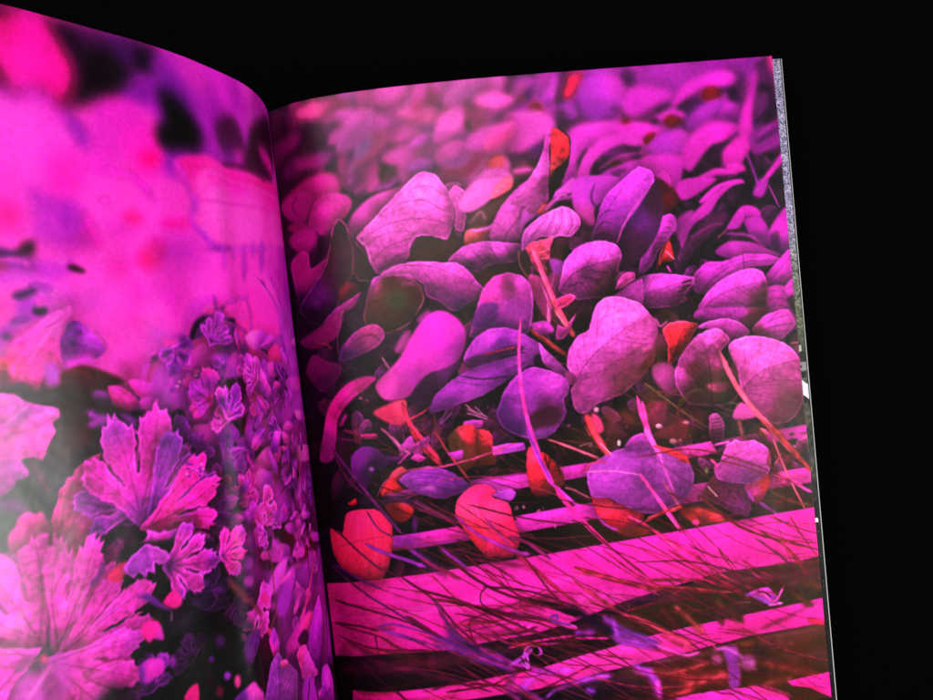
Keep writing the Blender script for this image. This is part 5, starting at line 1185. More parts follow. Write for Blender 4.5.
S|414 2100 440 2164|.059 .059 1e0523|b.87
L|1721 1033 1741 1053 1769 1049 1787 1022 1786 990 1765 969 1738 973 1719 999|1721,1033,d732be|b3.08 t.3 d0 s0
L|1708 1802 1735 1816 1764 1800 1779 1764 1772 1727 1746 1712 1716 1727 1701 1765|1708,1802,640f6e|b2.39 t.3 d0 s0
L|1748 1637 1764 1621 1777 1579 1779 1536 1771 1516 1755 1531 1742 1573 1739 1617|1748,1637,640f6e|b10.06 t.3 d0 s0
L|1469 581 1494 604 1523 600 1540 574 1535 540 1510 517 1481 519 1463 546|1469,581,ff3cc8|b5.02 t.3 d0 s0
L|829 2212 894 2194 950 2139 971 2076 947 2039 889 2050 826 2108 799 2177|829,2212,8c23b4|b1.36 t.3 d0 s0
L|1392 1974 1403 1945 1401 1895 1387 1851 1369 1840 1357 1868 1359 1920 1374 1963|1392,1974,140a10|b11.06 t.3 d0 s0
L|1736 435 1760 419 1767 403 1752 396 1724 403 1700 419 1694 436 1709 443|1736,435,f050d2|b3.76 t.3 d0 s0
L|1433 1916 1442 1876 1435 1857 1414 1869 1393 1907 1383 1948 1391 1967 1412 1954|1433,1916,d732be|b2.85 t.3 d0 s0
L|721 2501 744 2461 736 2417 701 2395 656 2409 628 2452 638 2497 677 2516|721,2501,140a10|b3.37 t.3 d0 s0
L|939 2042 933 2009 910 2001 881 2024 864 2064 870 2098 895 2104 923 2081|939,2042,8c23b4|b10.18 t.3 d0 s0
L|1651 1878 1675 1896 1705 1884 1722 1849 1718 1811 1695 1792 1665 1803 1647 1839|1651,1878,f050d2|b5.02 t.3 d0 s0
L|1640 1666 1630 1640 1596 1627 1557 1635 1536 1660 1547 1686 1583 1697 1621 1689|1640,1666,8c23b4|b4.74 t.3 d0 s0
L|1469 -35 1481 -43 1482 -59 1471 -75 1454 -81 1442 -73 1441 -57 1452 -41|1469,-35,d732be|b10.18 t.3 d0 s0
L|1777 1808 1798 1795 1806 1776 1796 1762 1774 1761 1753 1774 1745 1794 1755 1807|1777,1808,ff3cc8|b2.8 t.3 d0 s0
L|1169 2073 1184 2037 1172 2010 1141 2009 1108 2033 1092 2070 1105 2097 1137 2098|1169,2073,f050d2|b3.69 t.3 d0 s0
L|1576 893 1592 881 1597 858 1588 837 1570 829 1554 840 1549 863 1558 885|1576,893,640f6e|b3.83 t.3 d0 s0
L|1600 1909 1626 1907 1660 1871 1680 1824 1677 1791 1651 1792 1618 1827 1596 1876|1600,1909,280a23|b5.36 t.3 d0 s0
L|1238 1835 1253 1789 1235 1753 1193 1749 1149 1780 1132 1828 1152 1864 1197 1866|1238,1835,280a23|b10.59 t.3 d0 s0
L|1447 1831 1452 1801 1440 1785 1418 1793 1400 1820 1396 1852 1408 1868 1430 1859|1447,1831,280a23|b4.58 t.3 d0 s0
L|1000 2092 1055 2051 1086 1983 1076 1927 1032 1912 977 1950 944 2020 954 2080|1000,2092,140a10|b5.25 t.3 d0 s0
L|1406 1857 1429 1821 1428 1788 1404 1776 1370 1794 1346 1831 1347 1865 1373 1876|1406,1857,f050d2|b11.44 t.3 d0 s0
L|1672 840 1693 826 1698 806 1686 789 1662 787 1640 801 1635 822 1648 838|1672,840,140a10|b1.5 t.3 d0 s0
L|1105 1999 1084 1959 1036 1959 986 2002 967 2063 989 2104 1040 2101 1087 2057|1105,1999,640f6e|b2.22 t.3 d0 s0
L|1198 1932 1232 1927 1252 1908 1249 1886 1224 1873 1189 1877 1166 1897 1170 1919|1198,1932,d732be|b2.11 t.3 d0 s0
L|1814 836 1842 821 1856 776 1848 728 1823 704 1796 718 1782 763 1790 812|1814,836,640f6e|b11.33 t.3 d0 s0
L|534 2259 534 2201 496 2191 439 2236 393 2314 393 2375 439 2380 497 2332|534,2259,140a10|b3.93 t.3 d0 s0
L|1561 1887 1580 1857 1581 1820 1562 1797 1535 1801 1515 1831 1515 1869 1534 1892|1561,1887,640f6e|b4.9 t.3 d0 s0
L|1783 1431 1780 1393 1758 1371 1731 1379 1713 1413 1716 1451 1737 1472 1765 1463|1783,1431,d732be|b3.88 t.3 d0 s0
L|1247 1969 1295 1951 1334 1896 1342 1837 1316 1805 1269 1821 1228 1876 1218 1939|1247,1969,f050d2|b4.37 t.3 d0 s0
L|722 2466 739 2415 700 2379 620 2383 544 2427 522 2485 571 2518 656 2508|722,2466,640f6e|b2.78 t.3 d0 s0
L|1428 827 1451 857 1491 861 1524 840 1532 804 1511 775 1472 769 1437 791|1428,827,140a10|b3.2 t.3 d0 s0
L|649 2181 683 2173 712 2151 720 2128 704 2114 671 2121 640 2143 630 2169|649,2181,280a23|b11.55 t.3 d0 s0
L|1395 1965 1394 1935 1382 1925 1366 1941 1355 1974 1356 2004 1368 2013 1384 1997|1395,1965,280a23|b10.57 t.3 d0 s0
L|1588 1148 1620 1152 1635 1144 1626 1126 1597 1111 1564 1106 1548 1114 1558 1132|1588,1148,ff3cc8|b10.7 t.3 d0 s0
L|1647 1609 1667 1638 1700 1637 1727 1607 1732 1567 1713 1538 1681 1537 1653 1567|1647,1609,ff3cc8|b4.92 t.3 d0 s0
L|1555 1872 1566 1856 1572 1822 1570 1790 1560 1779 1548 1795 1542 1829 1544 1861|1555,1872,140a10|b12.48 t.3 d0 s0
L|1731 332 1735 310 1729 295 1717 295 1706 311 1702 333 1708 349 1720 348|1731,332,280a23|b4.73 t.3 d0 s0
L|1493 2011 1530 1989 1559 1932 1562 1874 1539 1846 1502 1865 1472 1923 1468 1984|1493,2011,640f6e|b3.32 t.3 d0 s0
L|652 2468 721 2440 788 2376 820 2309 802 2275 742 2294 669 2360 628 2435|652,2468,ff3cc8|b3.35 t.3 d0 s0
L|1752 437 1758 425 1755 402 1745 382 1733 376 1727 388 1730 411 1741 431|1752,437,ff3cc8|b10.2 t.3 d0 s0
L|1776 1838 1791 1821 1793 1804 1782 1799 1764 1807 1749 1825 1747 1841 1758 1847|1776,1838,f050d2|b4.97 t.3 d0 s0
L|1662 1931 1676 1907 1681 1858 1673 1814 1658 1799 1644 1823 1639 1872 1647 1917|1662,1931,f050d2|b4.59 t.3 d0 s0
L|1698 1359 1721 1356 1738 1333 1739 1302 1724 1282 1700 1283 1683 1307 1682 1338|1698,1359,d732be|b11.91 t.3 d0 s0
L|1850 1798 1875 1770 1878 1726 1858 1691 1828 1686 1804 1715 1800 1760 1820 1795|1850,1798,f050d2|b5.18 t.3 d0 s0
'''
RIGHT_PRINT = '''
L|2 9 387 7 798 0 730 609 -87 505|181,51,c837a0 516,100,e65abe 766,45,e664c3 407,329,c83ca5 30,269,6e0a55 730,365,dc50b4|b5.36 p1 d0 s0
L|712 16 1050 5 1184 6 1165 184 942 158 690 215|713,80,e664be 920,59,eb64c8 1084,72,d750c8 1136,141,a03cb9|b7.5 d0 s0
L|685 182 949 167 1167 160 1196 203 1488 201 1450 564 651 486|762,368,d255b4 1024,246,e15abe 1046,427,50281e 1183,325,c82dbe 1344,421,82198c 1442,305,be28b9|b5.36 d0 s0
L|1184 6 1508 5 1485 226 1281 206 1196 211 1167 160|1294,88,b432be 1218,164,8c2391 1464,101,d232c8|b6.43 d0 s0
L|1366 52 1450 -16 2057 -23 2149 -33 2102 625 1312 551|1370,176,be2dbe 1498,103,be23be 1758,123,b41eb4 1917,303,a019a5 1558,357,c823b9|b11.79 p1 d0 s0
L|-16 248 185 303 331 405 325 527 232 581 186 716 281 892 -123 857|15,356,3c0632 208,553,460a46 123,793,180312 288,482,960f78|b5.36 d0 s0
L|767 471 878 433 1022 414 1140 408 1105 735 991 773 749 632|830,502,82413c 903,591,a0466e 1064,648,5a2d1e|b4.29 d0 s0
L|8 778 785 863 740 1263 668 1321 655 1436 -98 1394|314,1067,1e0a0a 71,1049,120210 498,921,462819 195,1308,140410 543,1257,28190c|b4.29 d0 s0
L|658 1179 835 1158 1097 1072 1207 1001 1473 1115 1430 1536 630 1433|825,1248,1e0a12 1184,1384,4b2d16 1373,1315,553214 1364,1408,643023 1065,1369,28160c|b4.29 d0 s0
L|1447 1028 1648 1135 1792 1307 1849 1452 2076 1385 2058 1566 1400 1480|1495,1330,55321c 1626,1347,4b3014 1929,1480,372310 1530,1420,4b2814|b4.29 d0 s0
L|108 1289 707 1359 1135 1462 1518 1478 2021 1509 2049 1784 2041 1862 1482 1826 939 1846 652 1864 391 1879 6 1903|791,1502,1c0f0c 769,1709,140a0c 371,1540,140410 1359,1817,3c2210 1724,1739,37260f 1833,1554,3c2812|b4.29 d0 s0
C|93 34 496 648|soft 70 0.437 0.794 a0147d 78105f be1991 5a0f4b 8c1478|
C|492 25 1115 637|soft 90 0.397 0.794 e650be dc41b9 f05fc8 c83caf d746be b4329b|
C|1026 19 1680 652|soft 110 0.357 0.714 d228be c823b4 e637cd af1eaa dc2dc8 9619a0 e13cd2|
C|1503 -4 2053 689|soft 110 0.357 0.754 d228be c823b4 e637cd af1eaa dc2dc8 9619a0 e13cd2 6e0f6e 780f82 500f50|
C|131 293 672 1477|leaf 70 0.397 1.032 3c0a32 280823 500f41 1e0519 64104b 321414|
C|681 365 1639 1043|leaf 70 0.357 0.952 4b0f3c 320f28 3c1e14 5a1450 2d0a28 46231e 280f14 6e1955 3c140f 46301a 3c2814 5a371e 64283c 321e0f 502d28 6e3046 37200f|
C|1302 384 2067 971|leaf 60 0.357 0.952 3c0a3c 500f50 280528 6e1464 1e0519 8c1982|
C|706 824 1419 1574|leaf 60 0.317 0.873 4b0f3c 320f28 3c1e14 5a1450 2d0a28 46231e 280f14 6e1955 3c140f|
C|1236 998 2052 1781|leaf 80 0.317 0.952 46301a 3c2814 5a371e 64283c 321e0f 502d28 6e3046 37200f|
C|150 1154 826 1849|leaf 40 0.238 0.635 280a1e 3c0f23 1e0a0a 500f3c 321414|
L|327 812 549 837 499 913 401 1043 309 1033 378 950|420,880,5f371e 390,992,37230f|b5.36 d0 s0
C|217 346 1078 981|blade 60 0.437 0.873 a0288c 8c1e78 b4329b 64145a 5a1950 782064|
C|1144 370 2025 966|blade 50 0.437 0.873 a528a5 8c1e8c be2db4 500f50 6e1469|
C|241 811 1195 1386|blade 60 0.437 0.833 7d1e78 6e1964 8c288c 460f41 96327d 50193c|
C|1201 955 2060 1700|blade 60 0.437 0.833 8c3278 6e2841 a03c8c 50281e 5a3219 96377d|
L|668 1515 1182 1506 2156 1467 2152 1516 1176 1557 662 1569|781,1548,aa289b 1591,1517,d237aa|b1.35 p1 d0 s0
L|342 1709 1163 1678 2130 1652 2133 1706 1158 1729 336 1760|370,1739,a01e8c 1161,1698,d72daf 1998,1672,e137aa|b1.35 p1 d0 s0
C|337 1014 1661 1647|strand 34 2.381 5.952 6e1e32 a0325a c84682 50142d 8c2d46 5a1e1e|
C|174 1155 2049 2028|twig 120 0.317 1.587 500f2d 6e1e28 46142d 7d2d28 3c1e14 8c3246 64193c|
C|241 1141 2052 1781|fleck 90 0.048 0.159 c85a96 a03c78 d282aa 783228 962d6e 6e3219 e178b4|
L|2 9 151 13 138 66 110 101 54 131 -19 123|2,9,1e0519|b5.36 d0 s0 a.5
L|148 32 277 11 387 7 348 54 301 128 285 191 263 122 234 77 168 73|210,49,eb4b96 344,21,eb46aa 287,134,96288c|b7.5 d0 s0
L|337 77 393 24 493 17 584 75 579 187 535 215 455 205 399 182 379 147 340 117|396,69,e646b4 512,131,fa4bcd 553,200,f050c8|b7.5 d0 s0
L|553 56 657 2 797 4 784 128 722 146 618 207 579 187 588 108|553,56,eb5fc3|b12.86 d0 s0
S|295 208 353 79 402 17|.204 .204 a03c96|b6.6 a.8
L|638 105 633 116 623 119 615 114 612 102 617 91 627 88 636 93|638,105,a03278|b4.29 d0 s0
L|777 87 770 100 755 104 742 97 738 83 745 70 760 66 773 73|777,87,a03c7d|b6.43 d0 s0
L|779 151 718 186 667 204 582 236 540 247 503 211 550 232 601 214 668 188|779,151,5a3228|b8.57 d0 s0 a.5
L|162 113 242 87 260 146 272 189 208 203 68 196 128 163|162,113,190514|b6.43 d0 s0 a.5
S|376 138 341 182 270 205|.255 .119 3c1928|b4.72
L|29 134 140 116 152 143 109 176 46 179|29,134,8c0a6e|b7.5 d0 s0
L|48 238 104 208 177 222 253 202 296 200 293 232 227 272 151 258 64 288|72,243,6e0a64 175,230,a0147d 279,206,96198c|b6.43 d.25 s.15
L|16 283 92 272 218 270 193 315 140 331 29 344 -7 338|16,283,1a0418|b7.5 d0 s0 a.5
L|244 274 288 232 303 283 273 291|244,274,1a0418|b4.29 d0 s0 a.5
L|304 242 356 192 416 184 455 237 456 302 421 351 361 367 311 357 300 307|361,225,e637af 398,263,e637b4 363,347,8c2878|b5.36 d.25 s.15
L|446 212 516 237 525 270 495 283 457 254|446,212,aa329b|b5.36 d0 s0
L|503 211 584 220 531 250|503,211,3c1919|b5.36 d0 s0 a.5
L|459 270 527 286 509 333 462 352|459,270,4b2d1e|b5.36 d0 s0 a.5
L|403 361 445 325 452 367 417 383|403,361,b43791|b4.29 d0 s0
S|435 373 494 363 521 342|.17 .17 8c328c|b3.77
L|524 310 546 264 600 222 665 220 779 220 759 400 564 396|581,244,eb55c3 699,280,f064cd 650,356,d250b4|b4.82 d.25 s.15
S|669 326 721 299 773 272|.102 .102 c850aa|b2.83
S|542 296 595 261 661 252|.068 .068 fa78d7|b2.83 a.6
L|25 369 133 305 226 280 285 296 300 347 254 406|141,323,b40f82 257,309,d2199b|b4.82 d.25 s.15
C|1028 0 2088 334|soft 60 0.397 0.754 be28c8 a51eb4 d232d2 8219a0 c828be|
L|689 223 753 157 798 121 873 112 894 146 865 184 764 206|689,223,6e4637|b8.57 d0 s0
L|854 134 846 142 828 145 811 139 805 130 813 121 831 119 848 124|854,134,b9648c|b6.43 d0 s0
L|903 119 899 125 889 128 880 124 877 117 882 110 891 108 900 112|903,119,eb5078|b3.75 d0 s0
L|781 87 773 100 759 104 746 97 742 83 749 70 763 66 776 73|781,87,aa5082|b6.43 d0 s0
S|1057 21 993 73 919 140 827 229|.221 .391 e65fcd|b6.6 a.75
L|1042 97 1035 107 1022 110 1009 105 1005 94 1012 84 1025 81 1037 86|1042,97,82285a|b5.36 d0 s0
S|1043 28 1022 67|.17 .17 963278|b4.72
S|1115 26 1082 96 1118 148|.221 .221 b946b4|b7.55 a.7
S|1165 21 1141 93|.34 .34 d746d2|b9.43
L|1045 127 1081 103 1110 145 1076 144|1045,127,a51e41|b3.75 d0 s0
L|1156 110 1205 48 1222 9 1192 11 1164 70|1156,110,3c0f32|b5.36 d0 s0 a.5
L|1216 17 1270 11 1255 52 1207 102 1187 86 1205 48|1216,17,f51e5f|b4.29 d0 s0
L|1260 44 1319 12 1386 21 1429 65 1428 131 1369 180 1299 199 1252 158 1246 100|1312,73,be32d2 1304,154,a028be 1399,63,d232c8|b5.89 d.25 s.15
L|1439 90 1502 66 1488 201 1429 180|1461,125,dc32c8|b5.89 d.25 s.15
L|1429 24 1477 17 1480 69 1441 74|1429,24,280a32|b4.82 d0 s0 a.5
L|1404 154 1397 165 1383 169 1371 163 1366 151 1373 140 1387 136 1400 142|1404,154,460f4b|b4.29 d0 s0 a.5
L|1196 166 1187 180 1169 185 1152 178 1146 162 1155 148 1173 143 1190 151|1196,166,46143c|b4.82 d0 s0 a.5
L|1250 158 1245 170 1238 175 1231 169 1229 156 1234 144 1241 139 1248 145|1250,158,46143c|b3.75 d0 s0 a.5
L|1170 131 1214 114 1239 157 1215 184 1193 154|1170,131,aa32b9|b4.82 d0 s0
L|1333 197 1412 187 1489 185 1486 222 1408 216|1333,197,500f41|b5.36 d0 s0 a.5
L|943 150 1011 131 1102 142 1147 195 1108 237 1002 289 920 278 917 237|990,170,f050cd 1069,217,f055d2 939,255,dc46b9|b4.82 d.25 s.15
S|968 144 1018 148 1093 150|.085 .085 fa82dc|b3.3 a.5
L|976 153 911 212 889 226 911 230 937 206|976,153,6e3246|b5.36 d0 s0
L|684 263 781 204 864 192 916 164 929 165 904 203 875 241 769 312 674 359|744,237,f067cd 845,214,f06ed2 735,317,e65fc3|b3.75 d.25 s.15
S|693 328 773 272 850 239|.077 .077 d755b4|b2.83
L|696 377 760 319 856 264 917 237 937 279 877 298 838 351 762 441 682 433|784,322,f069cd|b3.75 d.25 s.15
L|839 347 872 302 911 283 946 304 954 346 925 384 844 376|839,347,e15ab9|b3.22 d.25 s.15
L|862 325 898 292 934 303 922 335 881 337|862,325,eb5a69|b3.22 d0 s0
L|963 338 1057 326 1035 369 955 419 942 385|963,338,46281e|b4.82 d0 s0 a.5
L|962 354 1013 347 1044 362 976 372|962,354,e65abe|b3.75 d0 s0
L|737 447 802 380 863 345 937 354 962 387 938 418 868 452 792 468|826,382,f56ed7 889,413,eb64c8|b2.68 d.25 s.15
L|876 452 917 387 952 382 951 419 907 435|876,452,f0694b|b2.68 d0 s0
L|1192 244 1212 212 1299 199 1402 199 1486 216 1562 242 1533 265 1448 246 1387 259 1324 279 1273 283 1215 344 1206 425 1174 488 1144 453|1279,226,e637d2 1200,326,dc32c8 1173,422,b428af|b3.22 d.25 s.15
S|1227 230 1306 212 1408 220|.068 .068 fa64e1|b2.36 a.6
S|1210 311 1257 273 1326 263|.068 .068 a5239b|b2.83 a.7
L|1193 490 1216 377 1271 295 1361 257 1422 248 1473 260 1491 293 1484 316 1442 304 1400 294 1320 320 1262 381 1242 495|1287,309,f03cd7 1225,411,e137c8 1445,281,eb37d2|b2.14 r.12 d.25 s.15
L|1242 495 1294 408 1374 374 1475 366 1458 523|1325,436,b928b9 1429,429,c82dbe|b2.68 d.25 s.15
L|1342 396 1407 389 1368 436|1342,396,320a37|b3.22 d0 s0 a.5
S|1415 316 1481 309|.119 .119 2d0a32|b2.36
S|1296 384 1378 341 1478 333|.068 .068 fa5ae6|b2.36 a.6
C|323 -17 955 316|soft 46 0.397 0.952 f05fc8 e655be f069d2 d24bb4 e650c3 dc50be|
S|1438 12 1470 43 1472 68|.255 .255 460f50|b6.6
L|1489 20 1595 5 1761 2 1765 48 1645 106 1501 74|1489,20,a523aa|b8.57 d0 s0
L|1770 -1 1859 1 1854 47 1784 41|1770,-1,960f9b|b6.43 d0 s0
L|1876 6 1984 -3 1981 22 1933 61 1872 40|1876,6,8c1996|b6.43 d0 s0
L|1421 138 1461 84 1535 81 1615 100 1621 133 1561 166 1454 191|1514,113,e12dd2 1457,158,c826be|b6.43 d.25 s.15
L|1480 193 1562 149 1601 152 1531 198|1480,193,3c0a3c|b5.36 d0 s0 a.5
L|1608 174 1645 106 1720 62 1810 43 1872 48 1890 83 1857 107 1760 100 1686 138|1807,68,eb2dd7 1642,139,d728c3|b4.82 d.25 s.15
L|1639 168 1695 135 1766 128 1727 166 1670 204|1639,168,28062d|b4.82 d0 s0 a.5
L|1820 115 1876 90 1924 56 1899 129|1820,115,28062d|b4.29 d0 s0 a.5
L|1738 142 1767 103 1803 108 1816 140 1781 156|1738,142,9b0f28|b3.22 d0 s0
L|1901 192 1927 119 1964 63 1972 114 1950 154|1901,192,be1eaf|b5.36 d0 s0
L|1890 175 1930 128 1910 197|1890,175,320637|b4.29 d0 s0 a.5
L|1974 26 2027 7 2042 60 2051 242 2029 266 1949 251 1938 204 1972 114|1974,26,150417|b4.29 d0 s0 a.5
L|2028 0 2048 -1 2048 69 2033 44|2028,0,f0329b|b3.22 d0 s0
L|1391 214 1486 218 1579 244 1559 261 1488 276 1456 257 1388 247|1391,214,e62dcd|b3.75 d.25 s.15
L|1544 199 1594 177 1655 186 1665 214 1609 199 1577 217|1544,199,e12dcd|b3.22 d.25 s.15
L|1575 218 1603 197 1653 219 1632 236 1596 242|1575,218,960f28|b2.68 d0 s0
L|1492 285 1507 263 1535 263 1521 291 1494 301|1492,285,960a14|b2.68 d0 s0
L|1439 210 1433 215 1421 217 1409 213 1405 207 1410 202 1423 200 1435 204|1439,210,960a28|b4.29 d0 s0
L|1663 228 1707 186 1790 149 1820 161 1789 209 1682 263|1733,188,b428be 1675,241,9b1eaa|b4.29 d.25 s.15
L|1797 209 1842 161 1885 183 1879 233 1816 240|1840,179,c828c3 1836,221,8c1491|b4.29 d.25 s.15
L|1497 318 1541 272 1621 252 1676 275 1642 347 1559 348|1564,299,b428be 1645,281,c82dc3|b3.75 d.25 s.15
L|1633 355 1680 284 1763 240 1851 246 1885 271 1818 312 1754 332 1704 386 1665 424 1633 397|1742,280,e623c8 1662,366,d21eb9|b3.22 d.25 s.15
S|1677 308 1761 261 1850 260|.085 .085 f541d7|b2.83 a.6
L|1882 250 1925 152 1978 56 1960 138 1936 220 1935 305 1886 343|1925,220,eb23c8 1965,97,c81eb9|b3.75 d.25 s.15
L|1800 361 1863 307 1926 300 1910 370 1832 439 1800 403|1860,340,e623be 1817,413,c819aa|b4.29 d.25 s.15
L|1917 303 2011 264 2052 259 2051 361 1963 379 1941 423|1917,303,8c148c|b4.29 d0 s0
S|1950 331 2045 284|.136 .136 3c0546|b2.83
S|1961 307 2010 269|.068 .068 c832c8|b2.36
L|1485 346 1628 354 1637 397 1615 487 1594 519 1565 416 1524 437 1468 382|1539,372,d228be 1603,427,c31eb4|b3.22 d.25 s.15
L|1499 510 1519 437 1557 407 1580 442 1585 518|1549,439,cd28b4 1543,506,460a19|b2.14 r.15 d.25 s.15
L|1715 370 1772 329 1799 369 1781 414 1709 428 1660 474 1623 488 1675 417|1715,370,160412|b4.29 d0 s0 a.5
L|1901 378 1963 379 2064 362 2071 571 1584 526 1659 483 1742 448 1812 463 1848 457|1901,378,10030f|b3.75 d0 s0 a.5
L|1931 524 1958 476 2034 397 2049 373 2055 408 1990 474 1949 543|1931,524,d719b9|b2.68 d0 s0
S|1898 360 1921 439 1939 508|.102 .102 8c2396|b1.89
L|1603 511 1661 462 1754 422 1815 425 1853 449 1769 446 1703 480 1637 523|1725,442,dc23be|b2.68 d.25 s.15
L|1815 412 1871 407 1890 436 1840 444|1815,412,d723b4|b3.22 d0 s0
G||2.75 5.19 2.2|
G||0.32 3.31 3|
L|1369 420 1532 435 1596 499 1636 452 1776 465 1628 527 1582 548 1536 569 1452 619 1396 739 1334 758|1423,483,be32c8 1544,494,500a23 1385,680,460f3c|b2.68 d0 s0
L|1601 491 1637 530 1767 460 1636 448|1601,491,c81eb4|b2.68 d.25 s.15
L|1345 651 1412 591 1501 490 1536 569 1493 607 1443 710 1396 743 1333 766|1345,651,46103c|b2.68 d0 s0 a.5
L|1505 532 1561 496 1589 482 1586 548 1536 569|1505,532,6e0f23|b3.22 d0 s0
L|1447 623 1494 548 1539 586 1485 643|1447,623,a023aa|b2.68 d0 s0
L|1585 775 1605 668 1706 627 1782 575 1896 509 2070 483 2049 788 1996 779 1739 740 1671 797|1585,775,0e030c|b3.22 d0 s0 a.5
L|1575 614 1650 571 1656 597 1596 667|1575,614,be28b4|b3.22 d.25 s.15
L|1600 714 1707 619 1781 592 1786 626 1653 715|1600,714,5f0f55|b4.82 d0 s0
S|1639 679 1722 641 1776 638|.085 .085 7d1973|b3.3
S|1645 705 1700 685|.119 .119 28061e|b2.83
L|1588 662 1647 596 1734 528 1809 485 1864 473 1879 486 1826 496 1768 540 1728 587 1652 634 1602 714 1593 692|1731,553,e628cd 1615,652,aa1ea0 1845,481,f032d7|b2.14 d.25 s.15
L|1688 541 1756 488 1829 470 1873 474 1790 496 1715 544|1688,541,e128c8|b2.14 d.25 s.15
L|1912 528 1944 480 1980 483 1956 540 1928 546|1912,528,a519a0|b3.22 d0 s0
S|1978 500 2018 597|.068 .068 9b2896|b.87
L|1790 654 1843 589 1881 574 1924 591 1934 625 1876 619 1841 659 1800 663|1869,600,dc23c8 1811,645,b41eaa|b2.14 d.25 s.15
L|1867 625 1930 623 1964 682 1953 749 1894 709 1871 668|1926,657,be1eb4 1912,706,780f78|b2.68 d.25 s.15
L|1959 694 1991 646 2055 596 2054 737 2004 788 1958 745|2006,673,d21ebe 1981,747,780f7d|b2.68 d.25 s.15
L|1967 703 2004 690 2000 775 1974 764|1967,703,1e0520|b3.22 d0 s0 a.5
S|1748 690 1787 664|.051 .051 c8468c|
S|1781 676 1878 694 1936 743|.119 .119 96198c|b2.83
L|1733 750 1786 711 1875 718 1944 750 2004 788 1832 785|1838,733,cd28be 1764,751,9b1e96|b2.14 d.25 s.15
L|1632 832 1690 782 1761 785 1853 764 1951 774 2007 803 1946 821 1865 821 1789 864 1695 909 1634 892|1705,813,d737cd 1868,787,dc37cd 1679,887,aa28a0|b.58 r.12
S|1661 893 1748 826 1849 798 1975 798|.06 .06 -|m-.3 c1
S|1700 863 1794 814 1904 791|.051 .051 -|m.12 c1
S|1722 815 1833 783 1923 782|.051 .051 -|m-.2 c1
L|1924 837 1978 818 1942 859|1924,837,1e0519|b.87 d0 s0
L|1931 858 2013 785 2056 761 2063 880 2009 917 1942 902|2009,827,d72dc3 1948,889,be28b4|b.58 r.1
S|1939 888 1999 835 2049 788|.051 .051 -|m-.25 c1
S|1947 898 2015 862 2057 849|.043 .043 -|m-.25 c1
L|1938 905 2019 910 2018 965 2047 1038 2056 1090 1867 1069 1881 1019|1977,961,d732be 1969,1046,cd37b4|b.58 r.1
S|1932 956 1978 953 2022 966|.051 .051 -|m-.3 c1
S|1920 989 1975 982 2028 1001|.051 .051 -|m-.3 c1
S|1899 1021 1972 1016 2043 1037|.051 .051 -|m-.3 c1
S|1945 923 1986 923 2016 939|.051 .051 -|m-.25 c1
S|1887 1046 1960 1045 2048 1072|.051 .051 -|m-.3 c1
L|2010 909 2051 879 2051 956 2014 961|2010,909,d732be|b.87 d.25 s.15
L|2012 965 2053 952 2056 1047|2012,965,1e0a0f|b2.14 d0 s0 a.5
L|1427 940 1550 940 1634 899 1686 913 1623 999 1526 1006 1475 983|1427,940,37190f|b3.22 d0 s0 a.5
L|1629 991 1647 943 1697 888 1754 852 1828 826 1883 823 1921 844 1938 897 1937 940 1911 988 1862 1030 1824 1047 1712 1005 1648 1015|1749,902,e146d2 1861,855,e14bd2 1813,978,c837b4 1913,971,5a192d 1863,1017,6e2341|b.58 r.3
V|1630 1000 1711 924 1822 893 1940 880|5 -.35 .051|
L|1935 898 1930 907 1921 910 1912 905 1910 895 1914 886 1923 883 1932 888|1935,898,460a32|b2.14 d0 s0 a.5
L|1323 859 1388 818 1477 802 1554 814 1636 833 1630 864 1589 902 1598 920 1541 940 1437 935 1371 896 1320 884|1420,842,e14bd2 1552,839,dc46cd 1569,926,8c2873 1429,923,b437a5|b.46 r.25
V|1319 890 1434 877 1550 856 1631 839|4 -.3 .043|
S|1586 851 1625 844|.077 .077 3c0f28|b.87
S|1582 872 1621 864|.077 .077 3c0f28|b.87
S|1565 885 1604 877|.077 .077 3c0f28|b.87
S|1567 904 1607 897|.077 .077 3c0f28|b.87
S|1552 920 1592 913|.077 .077 3c0f28|b.87
S|1529 934 1568 926|.077 .077 3c0f28|b.87
L|1411 804 1426 742 1465 662 1507 600 1562 575 1587 599 1581 642 1542 680 1503 721 1471 772 1433 798|1533,602,c837be 1460,712,aa28aa 1494,716,6e1464|b.58 r.22
S|1437 769 1473 755|.051 .051 -|m-.35 c1
S|1451 748 1486 738|.051 .051 -|m-.35 c1
S|1465 728 1499 721|.051 .051 -|m-.35 c1
S|1480 707 1512 704|.051 .051 -|m-.35 c1
S|1494 687 1525 687|.051 .051 -|m-.35 c1
S|1508 667 1539 670|.051 .051 -|m-.35 c1
S|1523 646 1552 652|.051 .051 -|m-.35 c1
S|1537 626 1565 635|.051 .051 -|m-.35 c1
S|1551 605 1578 618|.051 .051 -|m-.35 c1
L|1497 776 1530 711 1551 681 1559 705 1562 758 1520 764|1546,729,d22d37 1507,767,b41e28|b.87 d0 s0
S|1533 720 1565 756|.077 .043 fa7d64|
S|1501 775 1516 718 1556 671|.051 .051 c83c46|
S|1491 791 1500 741|.051 .051 781e28|
S|1453 615 1475 655|.187 .187 e13c96|b1.89
S|1395 748 1433 722|.085 .085 c8503c|b.87
S|1532 778 1546 805|.085 .085 c832aa|b.87
L|1331 783 1391 789 1393 814 1350 843 1324 845|1331,783,d237af|b.87 r.2 d.25 s.15
L|12 372 116 340 176 367 150 437 103 459 39 432|97,387,96107d 144,370,af1487|b4.29 r.04 d.25 s.15
L|146 462 182 393 250 364 317 379 337 414 307 460 257 482 221 526 172 495|245,410,cd1e9b 190,476,a0147d|b2.68 r.06 t.3 d.25 s.15
L|31 511 106 472 168 490 174 557 123 579 65 563|99,513,960f78|b3.22 t.3 d.25 s.15
L|160 547 242 504 224 572 136 635 124 608|160,547,1e0523|b4.29 d0 s0 a.5
